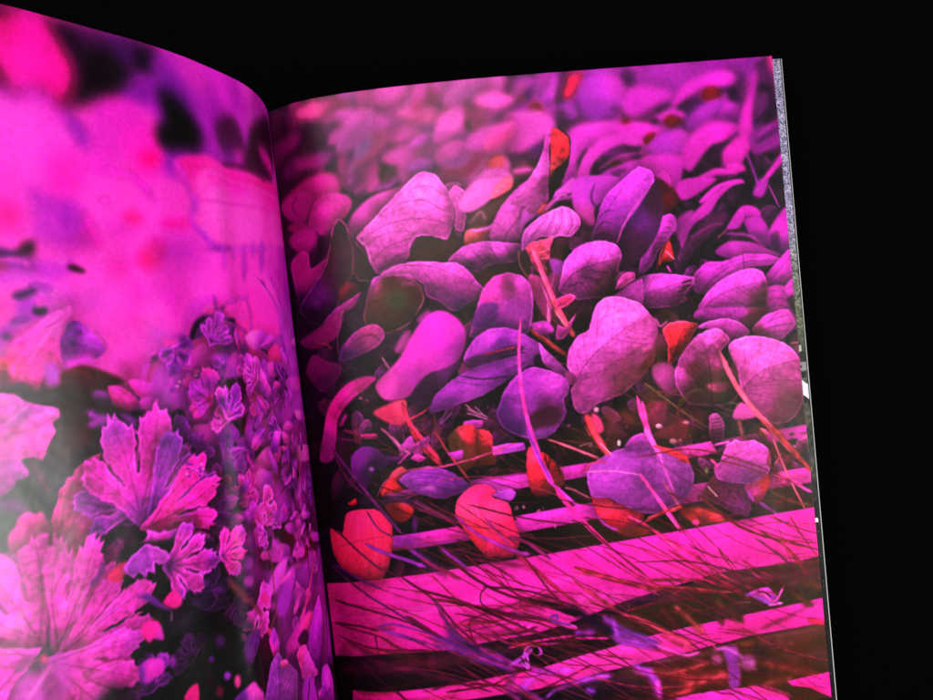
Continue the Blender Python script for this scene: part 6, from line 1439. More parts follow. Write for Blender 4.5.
S|102 429 71 391 102 354|.068 .068 6e0a5a|b2.83
L|318 477 398 406 500 378 571 365 439 476 340 541|374,468,be3ca0 497,402,dc50b9|b3.22 t.25 d.25 s.15
L|26 614 63 577 103 564 129 584 132 636 200 610 231 589 218 687 120 809 50 794 33 716|83,603,be1491 108,673,b41487 65,779,460a50|b2.14 r.1
L|239 526 257 486 281 468 305 492 332 554 368 606 389 658 385 715 330 712 306 685 196 850 91 845 39 785 125 709 197 635|274,521,2d0a19 244,624,3c0a28 138,761,6e0a78 320,567,46192d 357,679,3c1e14 118,826,1e051e|b.58 r.3
S|124 784 212 736|.051 .051 -|m.07 c1
S|134 764 222 717|.051 .051 -|m.07 c1
S|143 743 231 698|.051 .051 -|m.07 c1
S|153 722 241 680|.051 .051 -|m.07 c1
S|162 702 250 661|.051 .051 -|m.07 c1
S|171 681 259 642|.051 .051 -|m.07 c1
S|180 661 269 624|.051 .051 -|m.07 c1
S|189 640 278 605|.051 .051 -|m.07 c1
S|305 492 309 533 319 592 308 681|.043 .043 b4508c|a.7
S|307 496 337 561 381 616 390 674|.102 .102 a0327d|b2.83 a.6
S|239 526 257 486 281 468 305 494|.051 .051 c8379b|b.58
L|245 744 277 710 311 714 326 741 296 768 252 775|275,727,aa0a41 297,754,5f0519|b3.22 d0 s0
L|137 878 211 810 305 763 336 750 300 804 250 827 233 887|267,792,aa148c 187,849,87107d|b.87 r.18
L|533 662 576 571 681 586 714 551 738 586 732 643 679 678 581 673|620,618,503214 704,603,6e3732 559,652,5a321e|b2.14 d0 s0
L|695 391 760 389 739 582 712 563|695,391,c85aa5|b.87 r.15 d.25 s.15
L|338 544 423 474 515 395 559 360 600 330 628 327 664 339 687 373 712 417 724 483 710 547 682 590 625 572 570 568 544 602 526 650 458 674 404 694 379 634 369 583|435,516,eb5fc8 611,406,f069d2 663,525,e155be 471,634,d74bb9 553,489,f064cd|b.41 r.3 t.2
S|343 550 439 484 529 413 619 342|.06 .06 -|m.14 c1
S|382 542 469 508 600 502 711 540|.043 .043 -|m-.3 c1
S|510 435 608 434 692 488|.043 .043 -|m-.28 c1
S|387 641 459 592 560 569|.043 .043 -|m-.28 c1
S|360 581 431 548 506 541 578 557|.034 .034 -|m-.25 c1
S|565 385 638 385 698 431|.034 .034 -|m-.2 c1
S|416 677 462 642 530 617|.034 .034 -|m-.25 c1
S|576 426 603 478 664 517|.026 .026 -|m-.2 c1
S|468 512 506 467 557 449|.026 .026 -|m-.2 c1
S|600 502 651 491 706 505|.026 .026 -|m-.2 c1
S|339 545 375 599 385 657|.051 .051 fa8cd2|b.87 a.5
L|566 809 651 855 711 867 708 898 634 857 558 878 519 894|566,809,1e0a0f|b2.68 d0 s0 a.5
L|671 677 737 637 730 696|671,677,e65fcd|b.87 r.2 d.25 s.15
L|378 714 413 698 479 701 531 716 564 751 575 801 546 852 498 900 420 924 354 917 329 848|396,708,c83cb4 526,722,be41a0 468,798,413c20 398,831,6e3c23 521,771,64321e 510,868,4b2d1e 442,737,6e371e|b.58 r.4
L|517 803 500 830 464 838 430 823 419 792 437 765 473 757 506 773|517,803,3c4628|b13.93 d0 s0 a.5
S|355 769 410 726 477 719 533 735|.043 .043 a05a41|b.87 a.7
S|348 858 390 896|.043 .043 965a46|b.87 a.6
L|290 885 320 781 377 722 380 771 329 848 356 901|290,885,460f46|b3.22 d0 s0 a.5
S|229 887 256 807 322 757|.034 .034 be46a0|b.58
L|764 503 875 462 944 440 993 407 959 457 877 519 823 562 766 557|764,503,6e413c|b4.29 d0 s0
S|776 537 821 501 835 527|.119 .119 a0648c|b3.77
L|708 416 736 387 773 423 769 496 748 567 717 555 725 483|747,437,e15fc3 736,533,be46a0|b.58 r.2
L|739 472 774 415 827 380 917 380 915 404 877 446 832 478 773 498|821,428,f06ed2|b2.14 d.25 s.15
L|864 448 909 392 954 388 946 425 886 452|864,448,f56e4b|b2.14 d0 s0
L|761 562 854 578 809 614 748 628|777,603,d2643c 837,584,be4664|b2.14 d0 s0
S|765 569 856 558 939 488|.136 .136 e164be|b2.36
L|849 614 856 562 897 492 952 440 1025 390 1095 396 1084 461 996 498 975 549 967 626|907,550,e65ac8 1029,423,cd46be 1060,450,963c8c|b.87 d.25 s.15
S|900 615 911 592 986 517|.085 .085 -|m-.2 c1
S|974 549 983 501 1067 459 1099 405|.068 .068 5f1e50|b2.36 a.8
L|964 597 986 509 1066 469 1102 487 1034 534 989 563|964,597,c34bbe|b2.14 d.25 s.15
L|995 506 1056 483 1080 493 1026 529|995,506,5a2837|b3.22 d0 s0 a.5
L|1091 396 1145 401 1110 451 1080 460|1091,396,1e0c0a|b2.68 d0 s0 a.5
L|1091 478 1137 441 1167 477 1131 498|1091,478,46192d|b3.22 d0 s0 a.5
L|1078 478 1146 434 1196 405 1206 464 1132 486|1171,436,e150d2|b2.14 r.1 d.25 s.15
S|1082 479 1142 474 1203 459|.068 .068 3c0f3c|b1.89
L|1039 522 1077 483 1097 496 1068 529|1039,522,e6554b|b2.68 d0 s0
S|1060 524 1134 469 1159 472|.153 .153 be50b4|b2.83
L|1179 486 1208 406 1378 421 1301 497 1263 535 1259 588 1231 592 1193 549|1253,468,c837cd 1234,565,dc46b9|b2.14 d.25 s.15
S|1273 437 1255 493 1280 537|.068 .068 500f64|b1.89
L|1153 525 1193 545 1240 587 1246 633 1223 664 1186 619|1153,525,5a1e37|b3.75 d0 s0 a.5
L|1339 667 1366 615 1435 534 1515 442 1543 544 1511 642 1451 720 1384 772 1348 709|1385,680,500f46 1440,568,6e148c 1504,541,46103c|b.87 d0 s0
L|1236 650 1267 577 1301 497 1351 452 1405 415 1460 384 1506 403 1515 442 1474 500 1414 570 1366 613 1343 669 1292 661|1302,572,b42dbe 1391,464,d741d7 1286,637,78196e 1349,535,c332d2|b.58 r.2
S|1343 667 1371 608 1422 541 1475 488 1515 442|.068 .068 dc50c8|b.58
S|1272 610 1323 532 1382 463|.051 .051 -|m-.3 c1
S|1254 617 1292 587 1326 591|.068 .068 -|m-.35 c1
S|1266 585 1304 547 1348 543|.068 .068 -|m-.35 c1
S|1247 641 1279 628 1320 640|.068 .068 -|m-.35 c1
L|1067 652 1118 619 1186 619 1206 604 1241 616 1245 659 1145 677 1115 723 1076 695|1067,652,500f28 1114,653,50321e 1218,638,5a2841|b2.68 d0 s0 a.5
L|649 646 751 616 781 644 695 676|649,646,50281e|b4.29 d0 s0 a.5
L|762 724 801 687 942 685 980 681 991 715 976 771 919 744 852 746 807 782|872,719,462314 955,719,321912 826,763,6e2d1e|b2.14 d0 s0
L|678 667 742 623 818 611 899 623 966 638 953 678 932 702 832 708 788 728 748 716 710 693|748,648,d750c3 881,638,cd4bbe 833,698,5a2850 925,692,6e2d5f 766,708,8c2d82|b.58 r.18 t.25
S|730 655 775 700|.068 .068 -|m-.25 c1
S|773 643 824 702|.068 .068 -|m-.25 c1
S|840 634 874 703|.068 .068 -|m-.25 c1
S|898 635 925 692|.068 .068 -|m-.25 c1
L|413 697 483 664 566 661 655 674 711 681 749 714 784 767 811 796 770 831 743 838 691 865 659 856 629 824 583 798 572 752 527 716|691,716,e150c3 741,779,be37a5 710,841,7d2387 647,818,96288c 497,686,e15ac3 609,715,dc50c3 602,780,872378|b.58 r.25
V|483 668 596 681 690 724 797 797|6 -.3 .043|
L|978 759 1050 770 1107 718 1114 769 1077 839 1087 899 1033 934 991 855|1021,809,d2419b 1078,749,9b2d7d|b2.14 t.35 d.25 s.15
S|1023 792 1054 895|.051 .051 e164b4|
S|1088 733 1063 813|.051 .051 be5096|
L|982 854 1034 926 1092 854 1200 878 1304 879 1268 893 1206 945 1187 1001 969 977|1121,902,321c0f 1019,908,41230f|b2.68 d0 s0 a.5
L|1066 706 1119 720 1102 763 1077 758|1066,706,aa3cb4|b2.14 d0 s0
L|727 970 742 919 765 863 797 793 844 749 903 739 959 761 985 805 986 871 973 936 953 980 892 989 811 974|832,780,eb3cb9 940,784,d746be 905,792,6e1e5a 793,834,e632aa 904,879,9b2d9b 823,936,7d2396 942,916,aa37aa|b.58 r.3
L|779 850 843 849 846 881 824 924 741 927|779,850,500f6e|b3.22 a.8 d0 s0
V|903 755 879 843 852 972|5 .12 .043|
L|1088 832 1099 792 1124 720 1180 669 1267 653 1336 675 1354 718 1329 799 1306 874 1235 875 1158 873|1175,717,d74bc8 1282,678,dc50cd 1267,818,5f2341 1147,822,af379b 1299,838,46191e 1220,780,913282|b.58 r.25 t.26
V|1094 833 1152 773 1240 744 1352 731|4 -.4 .051|
S|1130 820 1182 809 1211 862|.051 .051 -|m-.3 c1
S|1167 791 1235 798 1272 852|.051 .051 -|m-.3 c1
S|1213 762 1271 777 1322 790|.051 .051 -|m-.3 c1
S|1126 853 1196 844|.051 .051 -|m-.3 c1
L|962 642 978 590 1023 554 1077 526 1138 509 1180 527 1202 562 1202 589 1160 630 1117 620 1091 628 1042 617 1006 636 965 667|1020,586,e15ac8 1126,539,f569dc 1190,578,eb5fd2 981,632,be4bb4|b.46 r.25
S|981 640 1012 585 1075 546|.06 .06 -|m.16 c1
S|1026 611 1073 567 1094 527|.06 .06 -|m.16 c1
S|1075 618 1106 570 1120 522|.06 .06 -|m.16 c1
S|1118 619 1148 574 1145 520|.06 .06 -|m.16 c1
S|1151 625 1182 577 1174 531|.06 .06 -|m.16 c1
S|1004 617 1047 572 1080 538|.051 .051 -|m-.25 c1
S|1055 616 1094 560 1107 525|.051 .051 -|m-.25 c1
S|1096 620 1129 572 1133 519|.051 .051 -|m-.25 c1
S|1143 621 1169 576 1162 526|.051 .051 -|m-.25 c1
L|979 656 1006 634 1058 627 1094 621 1072 665 1067 708 1048 717 1055 763 1011 746 994 707|1029,661,eb4b6e 1064,648,f0558c 1005,724,b92d6e|b.58 t.3 d0 s0
S|1017 652 1047 642 1083 629|.034 .034 fa82a0|b.58 a.7
S|1023 677 1053 672 1072 665|.034 .034 fa82a0|b.58 a.7
S|1028 702 1050 700 1066 702|.034 .034 fa82a0|b.58 a.7
S|1031 719 1053 746|.034 .034 fa82a0|b.58 a.7
S|949 661 951 719 979 771|.06 .06 a05a78|b.58 a.8
L|950 674 978 664 990 706 980 763 961 745|950,674,3c2319|b2.14 d0 s0 a.5
S|1003 650 1022 718 1047 803 1076 889 1120 994|.187 .221 e14b78|b.58
S|1000 650 1018 718 1043 803 1071 889|.043 .043 fa8ca0|b.58 a.6
S|1057 862 1092 932 1127 1003|.17 .17 be4b46|b.87
L|1074 864 1127 846 1156 860 1123 888 1087 900 1067 930|1074,864,c8326e|b.87 r.3 d0 s0
L|1040 869 1050 928 1030 959|1040,869,d25a96|b.87 r.3 d0 s0
L|1083 940 1116 952 1149 922 1117 977|1083,940,c8468c|b.87 r.3 d0 s0
L|1293 883 1359 844 1427 820 1416 926 1336 901|1365,870,d746c8|b.58 r.15
L|1314 848 1347 793 1396 788 1397 815 1351 843|1314,848,d746a5|b.87 r.2 t.35
S|1325 841 1363 811|.051 .051 -|m-.4 c1
S|1342 843 1388 822|.051 .051 -|m-.4 c1
L|21 917 125 874 231 818 241 811 225 900 174 933 89 952|177,871,910f6e 57,920,5a0546|b2.14 t.35 d.25 s.15
S|117 924 163 936 185 955|.102 .102 a0285a|b2.83
S|211 1016 220 908 257 829|.043 .043 963278|b.58 a.7
L|209 1005 232 959 291 899 362 875 400 898 403 936 368 967 305 993 234 1009|350,905,be378c 278,939,961e82 245,994,64147d 379,941,af3c8c|b.72 r.2
S|222 996 278 939 369 891|.043 .043 -|m-.25 c1
S|239 989 294 934 372 903|.043 .043 -|m-.25 c1
S|256 982 310 929 376 915|.043 .043 -|m-.25 c1
S|272 976 326 924 379 927|.043 .043 -|m-.25 c1
S|289 969 341 919 383 939|.043 .043 -|m-.25 c1
S|305 962 357 914 387 950|.043 .043 -|m-.25 c1
L|37 1038 70 985 109 973 158 1003 206 1015 218 1050 176 1093 114 1123 66 1083|124,1018,780a5f 124,1094,500546|b2.14 r.06
L|229 1051 271 1034 331 1065 350 1087 294 1090|229,1051,37053c|b2.14 r.12 d0 s0 a.5
L|442 981 473 927 507 918 493 962 448 998|442,981,a03c8c|b3.75 t.35 d0 s0
S|384 1008 408 1056|.085 .085 c878a0|b1.89
L|536 876 580 848 586 874 542 893|536,876,a02d96|b3.22 d0 s0
L|471 1162 544 1100 647 1062 691 1054 632 1118 569 1169 552 1208 483 1196|554,1159,3c0a3c 645,1078,78147d|b4.82 d0 s0
L|346 1114 389 1073 454 1015 513 931 570 872 621 855 668 874 706 920 710 986 682 1045 629 1074 561 1089 508 1125 470 1168 419 1177 370 1168|598,908,f02dd2 521,1006,f032c8 391,1125,e646b4 670,1006,b423af 510,1104,b928aa 642,962,e628cd 455,1156,aa2d91|b2.68 r.04 t.14
S|350 1121 396 1084 461 1025|.043 .043 fa64b4|b1.89 a.6
L|56 1393 92 1289 130 1196 191 1127 251 1088 313 1074 352 1086 307 1123 246 1161 183 1223 158 1307 127 1392|257,1112,e61ea0 150,1205,dc198c 311,1092,eb28aa 96,1340,82146e|b2.14 r.06 t.3
S|153 1256 213 1175 280 1130|.102 .102 a0197d|b3.77 a.7
L|676 1085 736 1001 778 957 768 1046 696 1082|676,1085,e137b4|b2.14 d.25 s.15
L|668 1097 703 1076 765 1079 759 1132 690 1116|668,1097,c832aa|b2.14 d.25 s.15
L|325 1220 384 1190 454 1179 456 1231 441 1273 392 1268|380,1223,af2855 441,1204,d24664|b2.68 t.35 d0 s0
S|443 1188 459 1264 501 1335 564 1434|.17 .221 be2d55|b.87
S|464 1257 512 1237 556 1213|.102 .051 c83264|b.87
S|454 1198 467 1265 523 1354|.034 .034 e66478|b.58 a.6
L|406 1393 452 1322 460 1364 418 1402|406,1393,c332a5|b.87 d0 s0
L|463 1373 534 1331 521 1371 476 1408|463,1373,b4329b|b.87 d0 s0
S|348 1279 393 1325 422 1369|.085 .136 b4508c|b.87
L|269 1297 329 1300 328 1318 271 1312|269,1297,c81e82|b.87 d0 s0
S|246 1236 257 1287 260 1338|.085 .085 82194b|b.87
S|200 1275 261 1292|.102 .102 960f6e|b2.36
S|217 1217 183 1257|.136 .136 a01482|b2.83
L|215 1377 263 1346 321 1360 355 1396 306 1417 219 1411|215,1377,640f82|b.87 r.1
S|130 1340 173 1401|.077 .077 82195a|b.87
S|166 1307 240 1319|.085 .085 6e0a5a|b2.83
S|558 1234 565 1317 606 1430|.094 .094 6e323c|b.87
S|612 1231 581 1286 626 1250 599 1271|.051 .051 a55a9b|b.58
L|671 1288 737 1289 735 1316 676 1322|671,1288,e146be|b.87 d0 s0
S|685 1240 739 1279|.068 .068 b4508c|b.58
L|1290 1398 1277 1412 1250 1415 1224 1405 1214 1388 1227 1374 1254 1371 1280 1381|1290,1398,8c3c46|b9.65 t.5 a.8 d0 s0
L|1335 1377 1316 1379 1293 1364 1279 1341 1282 1322 1301 1320 1325 1335 1339 1358|1335,1377,78372d|b9.65 t.5 a.8 d0 s0
L|1243 1378 1226 1368 1218 1342 1222 1316 1237 1304 1254 1314 1262 1340 1258 1366|1243,1378,8c3c46|b9.65 t.5 a.8 d0 s0
L|1362 1321 1356 1303 1366 1278 1388 1261 1407 1262 1414 1280 1403 1304 1382 1322|1362,1321,78372d|b9.65 t.5 a.8 d0 s0
L|1246 1439 1253 1422 1277 1410 1305 1410 1320 1423 1313 1441 1288 1453 1260 1452|1246,1439,8c3c46|b9.65 t.5 a.8 d0 s0
L|1110 1261 1126 1253 1153 1259 1174 1276 1177 1295 1160 1304 1133 1298 1113 1280|1110,1261,78372d|b9.65 t.5 a.8 d0 s0
L|1379 1326 1399 1330 1416 1352 1421 1379 1411 1395 1392 1391 1374 1369 1369 1342|1379,1326,8c3c46|b9.65 t.5 a.8 d0 s0
S|965 965 1026 1022 1096 1084|.221 .17 af3c32|b.87
S|969 962 1034 1023|.043 .043 eb5f6e|b.58
S|1069 894 1101 955 1133 1013|.221 .221 be5046|b.87
S|1064 902 1093 954|.043 .043 f08c78|b.58
L|967 945 1026 939 1056 980 1004 994 973 966|967,945,b432a5|b.87 t.3 d0 s0
L|1071 960 1108 973 1147 923 1104 1006 1060 1017|1071,960,a02d82|b.87 r.2 d0 s0
L|544 1239 568 1178 639 1127 701 1097 760 1079 862 1063 930 1051 965 1080 959 1107 905 1126 835 1159 764 1193 662 1221 611 1235|636,1160,aa32be 613,1215,8c28a0 757,1107,aa2dc8 912,1067,be37d2 715,1193,c846d2 837,1141,8223a0|b.64 r.1
S|674 1113 754 1133 879 1136|.077 .077 -|m-.55 c1
S|663 1138 768 1158 819 1147|.043 .043 -|m-.25 c1
S|874 1104 943 1083|.051 .051 -|m-.3 c1
L|694 1044 738 981 800 947 866 946 922 969 977 1008 1003 1036 999 1065 964 1083 930 1049 862 1057 777 1076 711 1079|806,964,d241d7 920,993,b932c8 964,1048,be3cc8 735,1006,b432be 851,1010,7819a0|b.64 r.2
L|694 1063 731 1042 798 1037 883 1018 932 1029 905 1050 845 1061 777 1076 718 1085|694,1063,19051e|b2.14 d0 s0 a.5
S|773 1044 840 1032 899 1026|.06 .06 b41e46|b.58
L|966 1069 996 1064 995 1089 967 1094|966,1069,2d0a46|b.87 d0 s0
L|988 1018 1029 1068 1090 1138 1103 1189 1070 1162 1000 1104|1043,1099,be46b9|b.87 t.3 r.15
L|795 1277 840 1183 896 1131 957 1108 1006 1124 1086 1169 1092 1213 1065 1252 1069 1303 1013 1373 952 1391 878 1373 816 1332|917,1167,b432be 1027,1172,cd46c8 907,1258,a032af 989,1284,641e5a 856,1343,5a1982 1006,1362,af41c3 936,1378,c350d2 822,1272,5f197d|b.64 r.22
L|920 1301 990 1272 1048 1288 1030 1340 965 1348 931 1352|920,1301,411428|b4.29 a.85 d0 s0
S|836 1257 872 1274 918 1242 1044 1249|.077 .077 -|m-.45 c1
S|882 1180 960 1164 1075 1194|.043 .043 -|m-.3 c1
S|903 1149 987 1150 1077 1182|.034 .034 -|m-.25 c1
S|812 1288 868 1311 922 1351|.051 .051 -|m-.3 c1
S|1057 1201 1056 1293|.085 .085 -|m-.3 c1
S|896 1131 949 1106 1007 1121|.06 .06 1e0523|b.87
L|1090 1123 1107 1056 1146 1011 1191 990 1213 934 1236 895 1281 873 1341 881 1407 912 1446 960 1471 1022 1452 1123 1425 1162 1367 1214 1301 1257 1194 1285 1157 1311 1118 1311 1097 1273 1094 1222 1115 1183|1186,1040,eb5fd2 1318,929,f569d7 1304,1062,eb5acd 1164,1247,eb55c8 1420,1041,f55fc8 1407,1158,82372d 1339,1226,a04664 1384,1130,c35096 1144,1111,d750be|b.52 r.22 t.16
V|1114 1187 1188 1103 1290 1031 1401 972|5 -.26 .051|
S|1139 1160 1224 1086 1360 1026 1457 1020|.043 .043 -|m.12 c1
S|1127 1192 1261 1141 1426 1067|.043 .043 -|m-.2 c1
S|1130 1243 1256 1191 1374 1146|.034 .034 -|m-.2 c1
S|1198 1092 1224 1003 1286 909|.043 .043 -|m-.2 c1
S|1399 1157 1442 1124 1460 1071|.136 .136 7d3728|b5.66 a.45
L|1080 1153 1110 1148 1123 1184 1096 1197|1080,1153,8c3273|b2.14 t.4 d0 s0
S|1147 1321 1170 1391 1227 1509|.34 .289 c33c23|b1.89
S|1163 1331 1189 1411 1224 1491|.051 .051 be6432|b.87 a.7
L|1169 1319 1201 1340 1211 1388 1183 1393|1169,1319,e1467d|b2.14 d0 s0
S|1134 1361 1155 1406|.068 .068 a04650|b.87
L|1199 1306 1195 1313 1187 1315 1181 1311 1178 1304 1182 1297 1190 1295 1197 1299|1199,1306,e18cb4|b2.14 d0 s0
S|1356 1271 1374 1375 1430 1536|.153 .204 f046aa|b.58
S|1392 1226 1455 1291|.06 .06 96643c|b.58
L|1426 1398 1449 1389 1447 1414|1426,1398,e650a0|b.87 d0 s0
L|1275 1447 1272 1455 1267 1458 1262 1454 1261 1445 1264 1437 1269 1434 1274 1438|1275,1447,f0a0b4|b.87 d0 s0
S|682 1223 708 1251 763 1282|.051 .051 b46ea0|b.58
S|718 1235 747 1272|.051 .051 b46ea0|b.58
S|683 1256 762 1290|.051 .051 b46ea0|b.58
L|669 1289 737 1291 701 1316 666 1331|669,1289,dc46c8|b.58 d0 s0
L|646 1452 665 1346 700 1325 734 1323 769 1343 773 1400 772 1467|695,1374,8c4628 747,1355,e63c3c 755,1431,a03c23|b.87 d0 s0
S|977 1392 1075 1438 1204 1514|.085 .119 b44664|b.58
S|1108 1442 1136 1429 1159 1449|.043 .043 a05a5a|b.58
L|1287 1470 1318 1429 1371 1420 1397 1471 1388 1513|1287,1470,b946af|b.58 r.2
S|930 920 909 1050 904 1199 918 1334 955 1481|.111 .187 f03ca5|b.58
S|926 936 910 1050 907 1158|.026 .026 ff8cc8|b.29 a.6
L|1476 1345 1464 1357 1439 1359 1415 1351 1406 1336 1418 1325 1443 1322 1467 1331|1476,1345,64371e|b7.5 t.5 d0 s0
L|1515 1436 1498 1435 1480 1417 1470 1394 1476 1379 1493 1380 1512 1397 1521 1420|1515,1436,7d3732|b7.5 t.5 d0 s0
L|1410 1328 1399 1314 1401 1290 1413 1269 1429 1263 1439 1276 1438 1301 1425 1322|1410,1328,64371e|b7.5 t.5 d0 s0
L|1553 1329 1557 1313 1577 1299 1602 1294 1617 1303 1613 1319 1593 1333 1568 1337|1553,1329,7d3732|b7.5 t.5 d0 s0
L|1515 1415 1530 1408 1555 1414 1575 1430 1578 1447 1563 1454 1538 1447 1518 1431|1515,1415,64371e|b7.5 t.5 d0 s0
L|1596 1353 1611 1360 1623 1383 1624 1407 1613 1420 1597 1413 1585 1391 1585 1366|1596,1353,7d3732|b7.5 t.5 d0 s0
L|1502 1259 1507 1275 1497 1297 1478 1313 1461 1313 1456 1297 1466 1275 1485 1259|1502,1259,64371e|b7.5 t.5 d0 s0
L|1622 996 1657 958 1923 986 1896 1035 1834 1064 1749 1015|1690,987,cd37be 1874,1024,6e1e3c 1796,998,be32b4|b.87 t.3 d.25 s.15
L|1784 1031 1896 992 1931 1004 1851 1081 1815 1077|1784,1031,411419|b3.75 d0 s0 a.5
L|1850 1066 1921 1012 2013 1001 2042 1060 2005 1100 1967 1118 1885 1096|1926,1047,d241be 2007,1056,dc46be 1886,1085,8c2d5a|b.58 r.2
S|1861 1070 1936 1039 2020 1023|.051 .051 -|m-.3 c1
S|1873 1080 1952 1063 2036 1059|.051 .051 -|m-.3 c1
S|1895 1093 1959 1085 2013 1087|.051 .051 -|m-.3 c1
S|1926 1047 1967 1008|.051 .051 -|m-.3 c1
L|1474 1022 1501 1013 1507 1060 1497 1093 1463 1173 1452 1147 1449 1095|1474,1022,46281e 1489,1049,a0326e 1471,1140,50321e|b2.14 d0 s0
S|1465 983 1480 1010 1512 993|.077 .077 eb5fb9|b.87
S|1452 978 1469 988|.085 .085 d255aa|b1.89
L|1487 1025 1520 1000 1573 999 1635 1019 1612 1056 1572 1111 1526 1155 1494 1164 1501 1084|1559,1049,f52d41 1515,1137,b9281e 1606,1028,f53c55|b.58 r.35 t.22
V|1513 1154 1542 1089 1585 1018|3 -.4 .051|
L|1433 1161 1504 1161 1549 1235 1499 1288 1436 1221|1433,1161,823c64 1464,1199,a03c82|b4.29 t.35 d0 s0
L|1630 1033 1678 1011 1750 1009 1810 1034 1843 1081 1748 1114 1720 1056|1686,1029,e150c8 1798,1067,d746be|b.58 r.28
V|1740 1103 1719 1050 1749 1015|3 -.2 .034|
L|1520 1197 1551 1133 1610 1071 1675 1045 1721 1048 1761 1097 1719 1139 1735 1199 1788 1255 1762 1337 1697 1355 1566 1331 1520 1257|1654,1076,eb5ac8 1576,1144,dc50b9 1598,1189,823246 1636,1254,503219 1719,1315,46301a 1690,1157,b9418c 1534,1207,d250b4 1743,1258,5a3c1e|b.87 r.3 t.34
V|1654 1333 1666 1223 1644 1084|5 -.3 .06|
L|1644 1263 1689 1256 1733 1265 1721 1294 1668 1292|1644,1263,963c64|b3.22 t.4 d0 s0
S|1523 1317 1580 1281 1633 1279|.077 .077 6e5032|b1.89
S|1473 1285 1528 1266|.077 .077 8c4646|b1.89
L|1746 1123 1786 1096 1859 1089 1964 1122 2017 1161 2048 1216 2053 1312 2041 1381 1999 1438 1960 1455 1897 1451 1837 1400 1784 1299 1775 1220|1846,1124,eb5fc8 1947,1204,eb5abe 1862,1332,e155b4 2002,1384,a0415f 1960,1440,a54664 1785,1194,be4b9b 2032,1266,e155af|b.52 r.3 t.14
V|1783 1304 1871 1239 2001 1211 2056 1213|5 -.24 .051|
S|1793 1298 1921 1279 2052 1295|.043 .043 -|m-.26 c1
S|1792 1307 1915 1348 2020 1387|.043 .043 -|m-.24 c1
S|1785 1289 1840 1183 1919 1124|.043 .043 -|m-.22 c1
S|1799 1325 1873 1394 1923 1444|.043 .043 -|m-.2 c1
S|1765 1123 1880 1145 2005 1168|.034 .034 -|m.1 c1
S|1729 1213 1808 1240|.255 .255 6e2850|b5.66 a.5
L|1743 1146 1762 1157 1778 1219 1777 1271 1752 1250|1743,1146,3c2d14|b2.68 d0 s0 a.5
L|1738 1397 1779 1348 1837 1399 1826 1416 1763 1417|1738,1397,e65ab4|b2.14 d.25 s.15
S|1763 1415 1773 1494|.187 .187 8c4650|b2.36
S|1712 1138 1756 1259 1821 1371 1902 1476 2024 1632|.221 .255 d25a73|b.87
S|1714 1143 1760 1268 1821 1379|.051 .051 f08ca0|b.87 a.5
S|1852 1426 1926 1505 2024 1627|.153 .153 a03c23|b1.89
S|1392 1224 1520 1342 1639 1438|.102 .102 6e4632|b.87
S|1393 1223 1521 1338|.034 .034 aa6e5a|b.58
S|1725 1342 1769 1356|.068 .068 786e32|b.87
S|1521 1334 1550 1311|.068 .068 644b28|b.87
L|1390 1309 1475 1311 1443 1405 1384 1376|1390,1309,823232 1432,1340,96325a|b2.14 t.4 d0 s0
L|1400 1433 1546 1388 1530 1463 1455 1453|1400,1433,96374b 1494,1424,aa3c46|b2.14 t.4 d0 s0
L|1528 1351 1497 1390 1522 1325|1528,1351,7d3237|b2.14 d0 s0
L|1445 1401 1441 1407 1432 1409 1424 1405 1421 1398 1425 1392 1434 1390 1442 1394|1445,1401,f096b4|b.87 d0 s0
L|1501 1470 1495 1476 1484 1478 1473 1473 1469 1465 1475 1459 1486 1457 1497 1462|1501,1470,d27d8c|b2.14 d0 s0
L|1557 1402 1553 1407 1544 1407 1536 1404 1533 1399 1537 1395 1546 1394 1554 1397|1557,1402,dc82a0|b2.14 d0 s0
L|1524 1471 1521 1477 1515 1478 1509 1475 1507 1469 1510 1463 1517 1461 1523 1465|1524,1471,b45a64|b.87 d0 s0
S|1375 1298 1389 1411 1422 1517|.187 .187 eb4baa|b.58
L|1517 1496 1638 1489 1653 1537 1526 1541|1517,1496,f546be|b.58 p1 d0 s0
L|1638 1393 1677 1379 1701 1425 1682 1517 1640 1516|1674,1404,b44b96 1657,1479,46142d|b.87 r.2
S|1652 1403 1700 1399|.043 .043 5a1941|b.58
S|1650 1417 1698 1412|.043 .043 5a1941|b.58
S|1649 1430 1697 1426|.043 .043 5a1941|b.58
S|1648 1444 1695 1439|.043 .043 5a1941|b.58
S|1646 1457 1694 1453|.043 .043 5a1941|b.58
S|1645 1471 1693 1467|.043 .043 5a1941|b.58
S|1643 1485 1691 1480|.043 .043 5a1941|b.58
S|1642 1498 1690 1494|.043 .043 5a1941|b.58
L|1849 1461 1875 1473 1877 1499 1846 1486|1849,1461,f0694b|b.87 d0 s0
S|1884 1474 1913 1547 1926 1601|.068 .068 c85064|b.58
S|1769 1442 1791 1497|.051 .051 82463c|b.87
L|2008 1535 2057 1503 2057 1533|2008,1535,f05aa0|b.87 d0 s0
S|2008 1138 2063 1140|.043 .043 be5a78|b.58
S|1830 1467 1877 1542 1848 1469|.085 .085 6e3219|b2.36
L|1454 1495 1431 1498 1391 1480 1357 1453 1349 1431 1372 1429 1412 1446 1446 1474|1454,1495,7d3728|b10.72 t.5 a.8 d0 s0
L|1600 1808 1577 1811 1536 1792 1501 1764 1493 1742 1517 1739 1557 1758 1592 1786|1600,1808,b43c28|b10.72 t.5 a.8 d0 s0
L|2003 1777 1979 1780 1937 1761 1902 1733 1893 1710 1917 1708 1959 1726 1995 1755|2003,1777,5f3714|b10.72 t.5 a.8 d0 s0
L|2056 1811 2032 1814 1989 1795 1953 1766 1945 1744 1969 1741 2011 1760 2047 1789|2056,1811,643214|b10.72 t.5 a.8 d0 s0
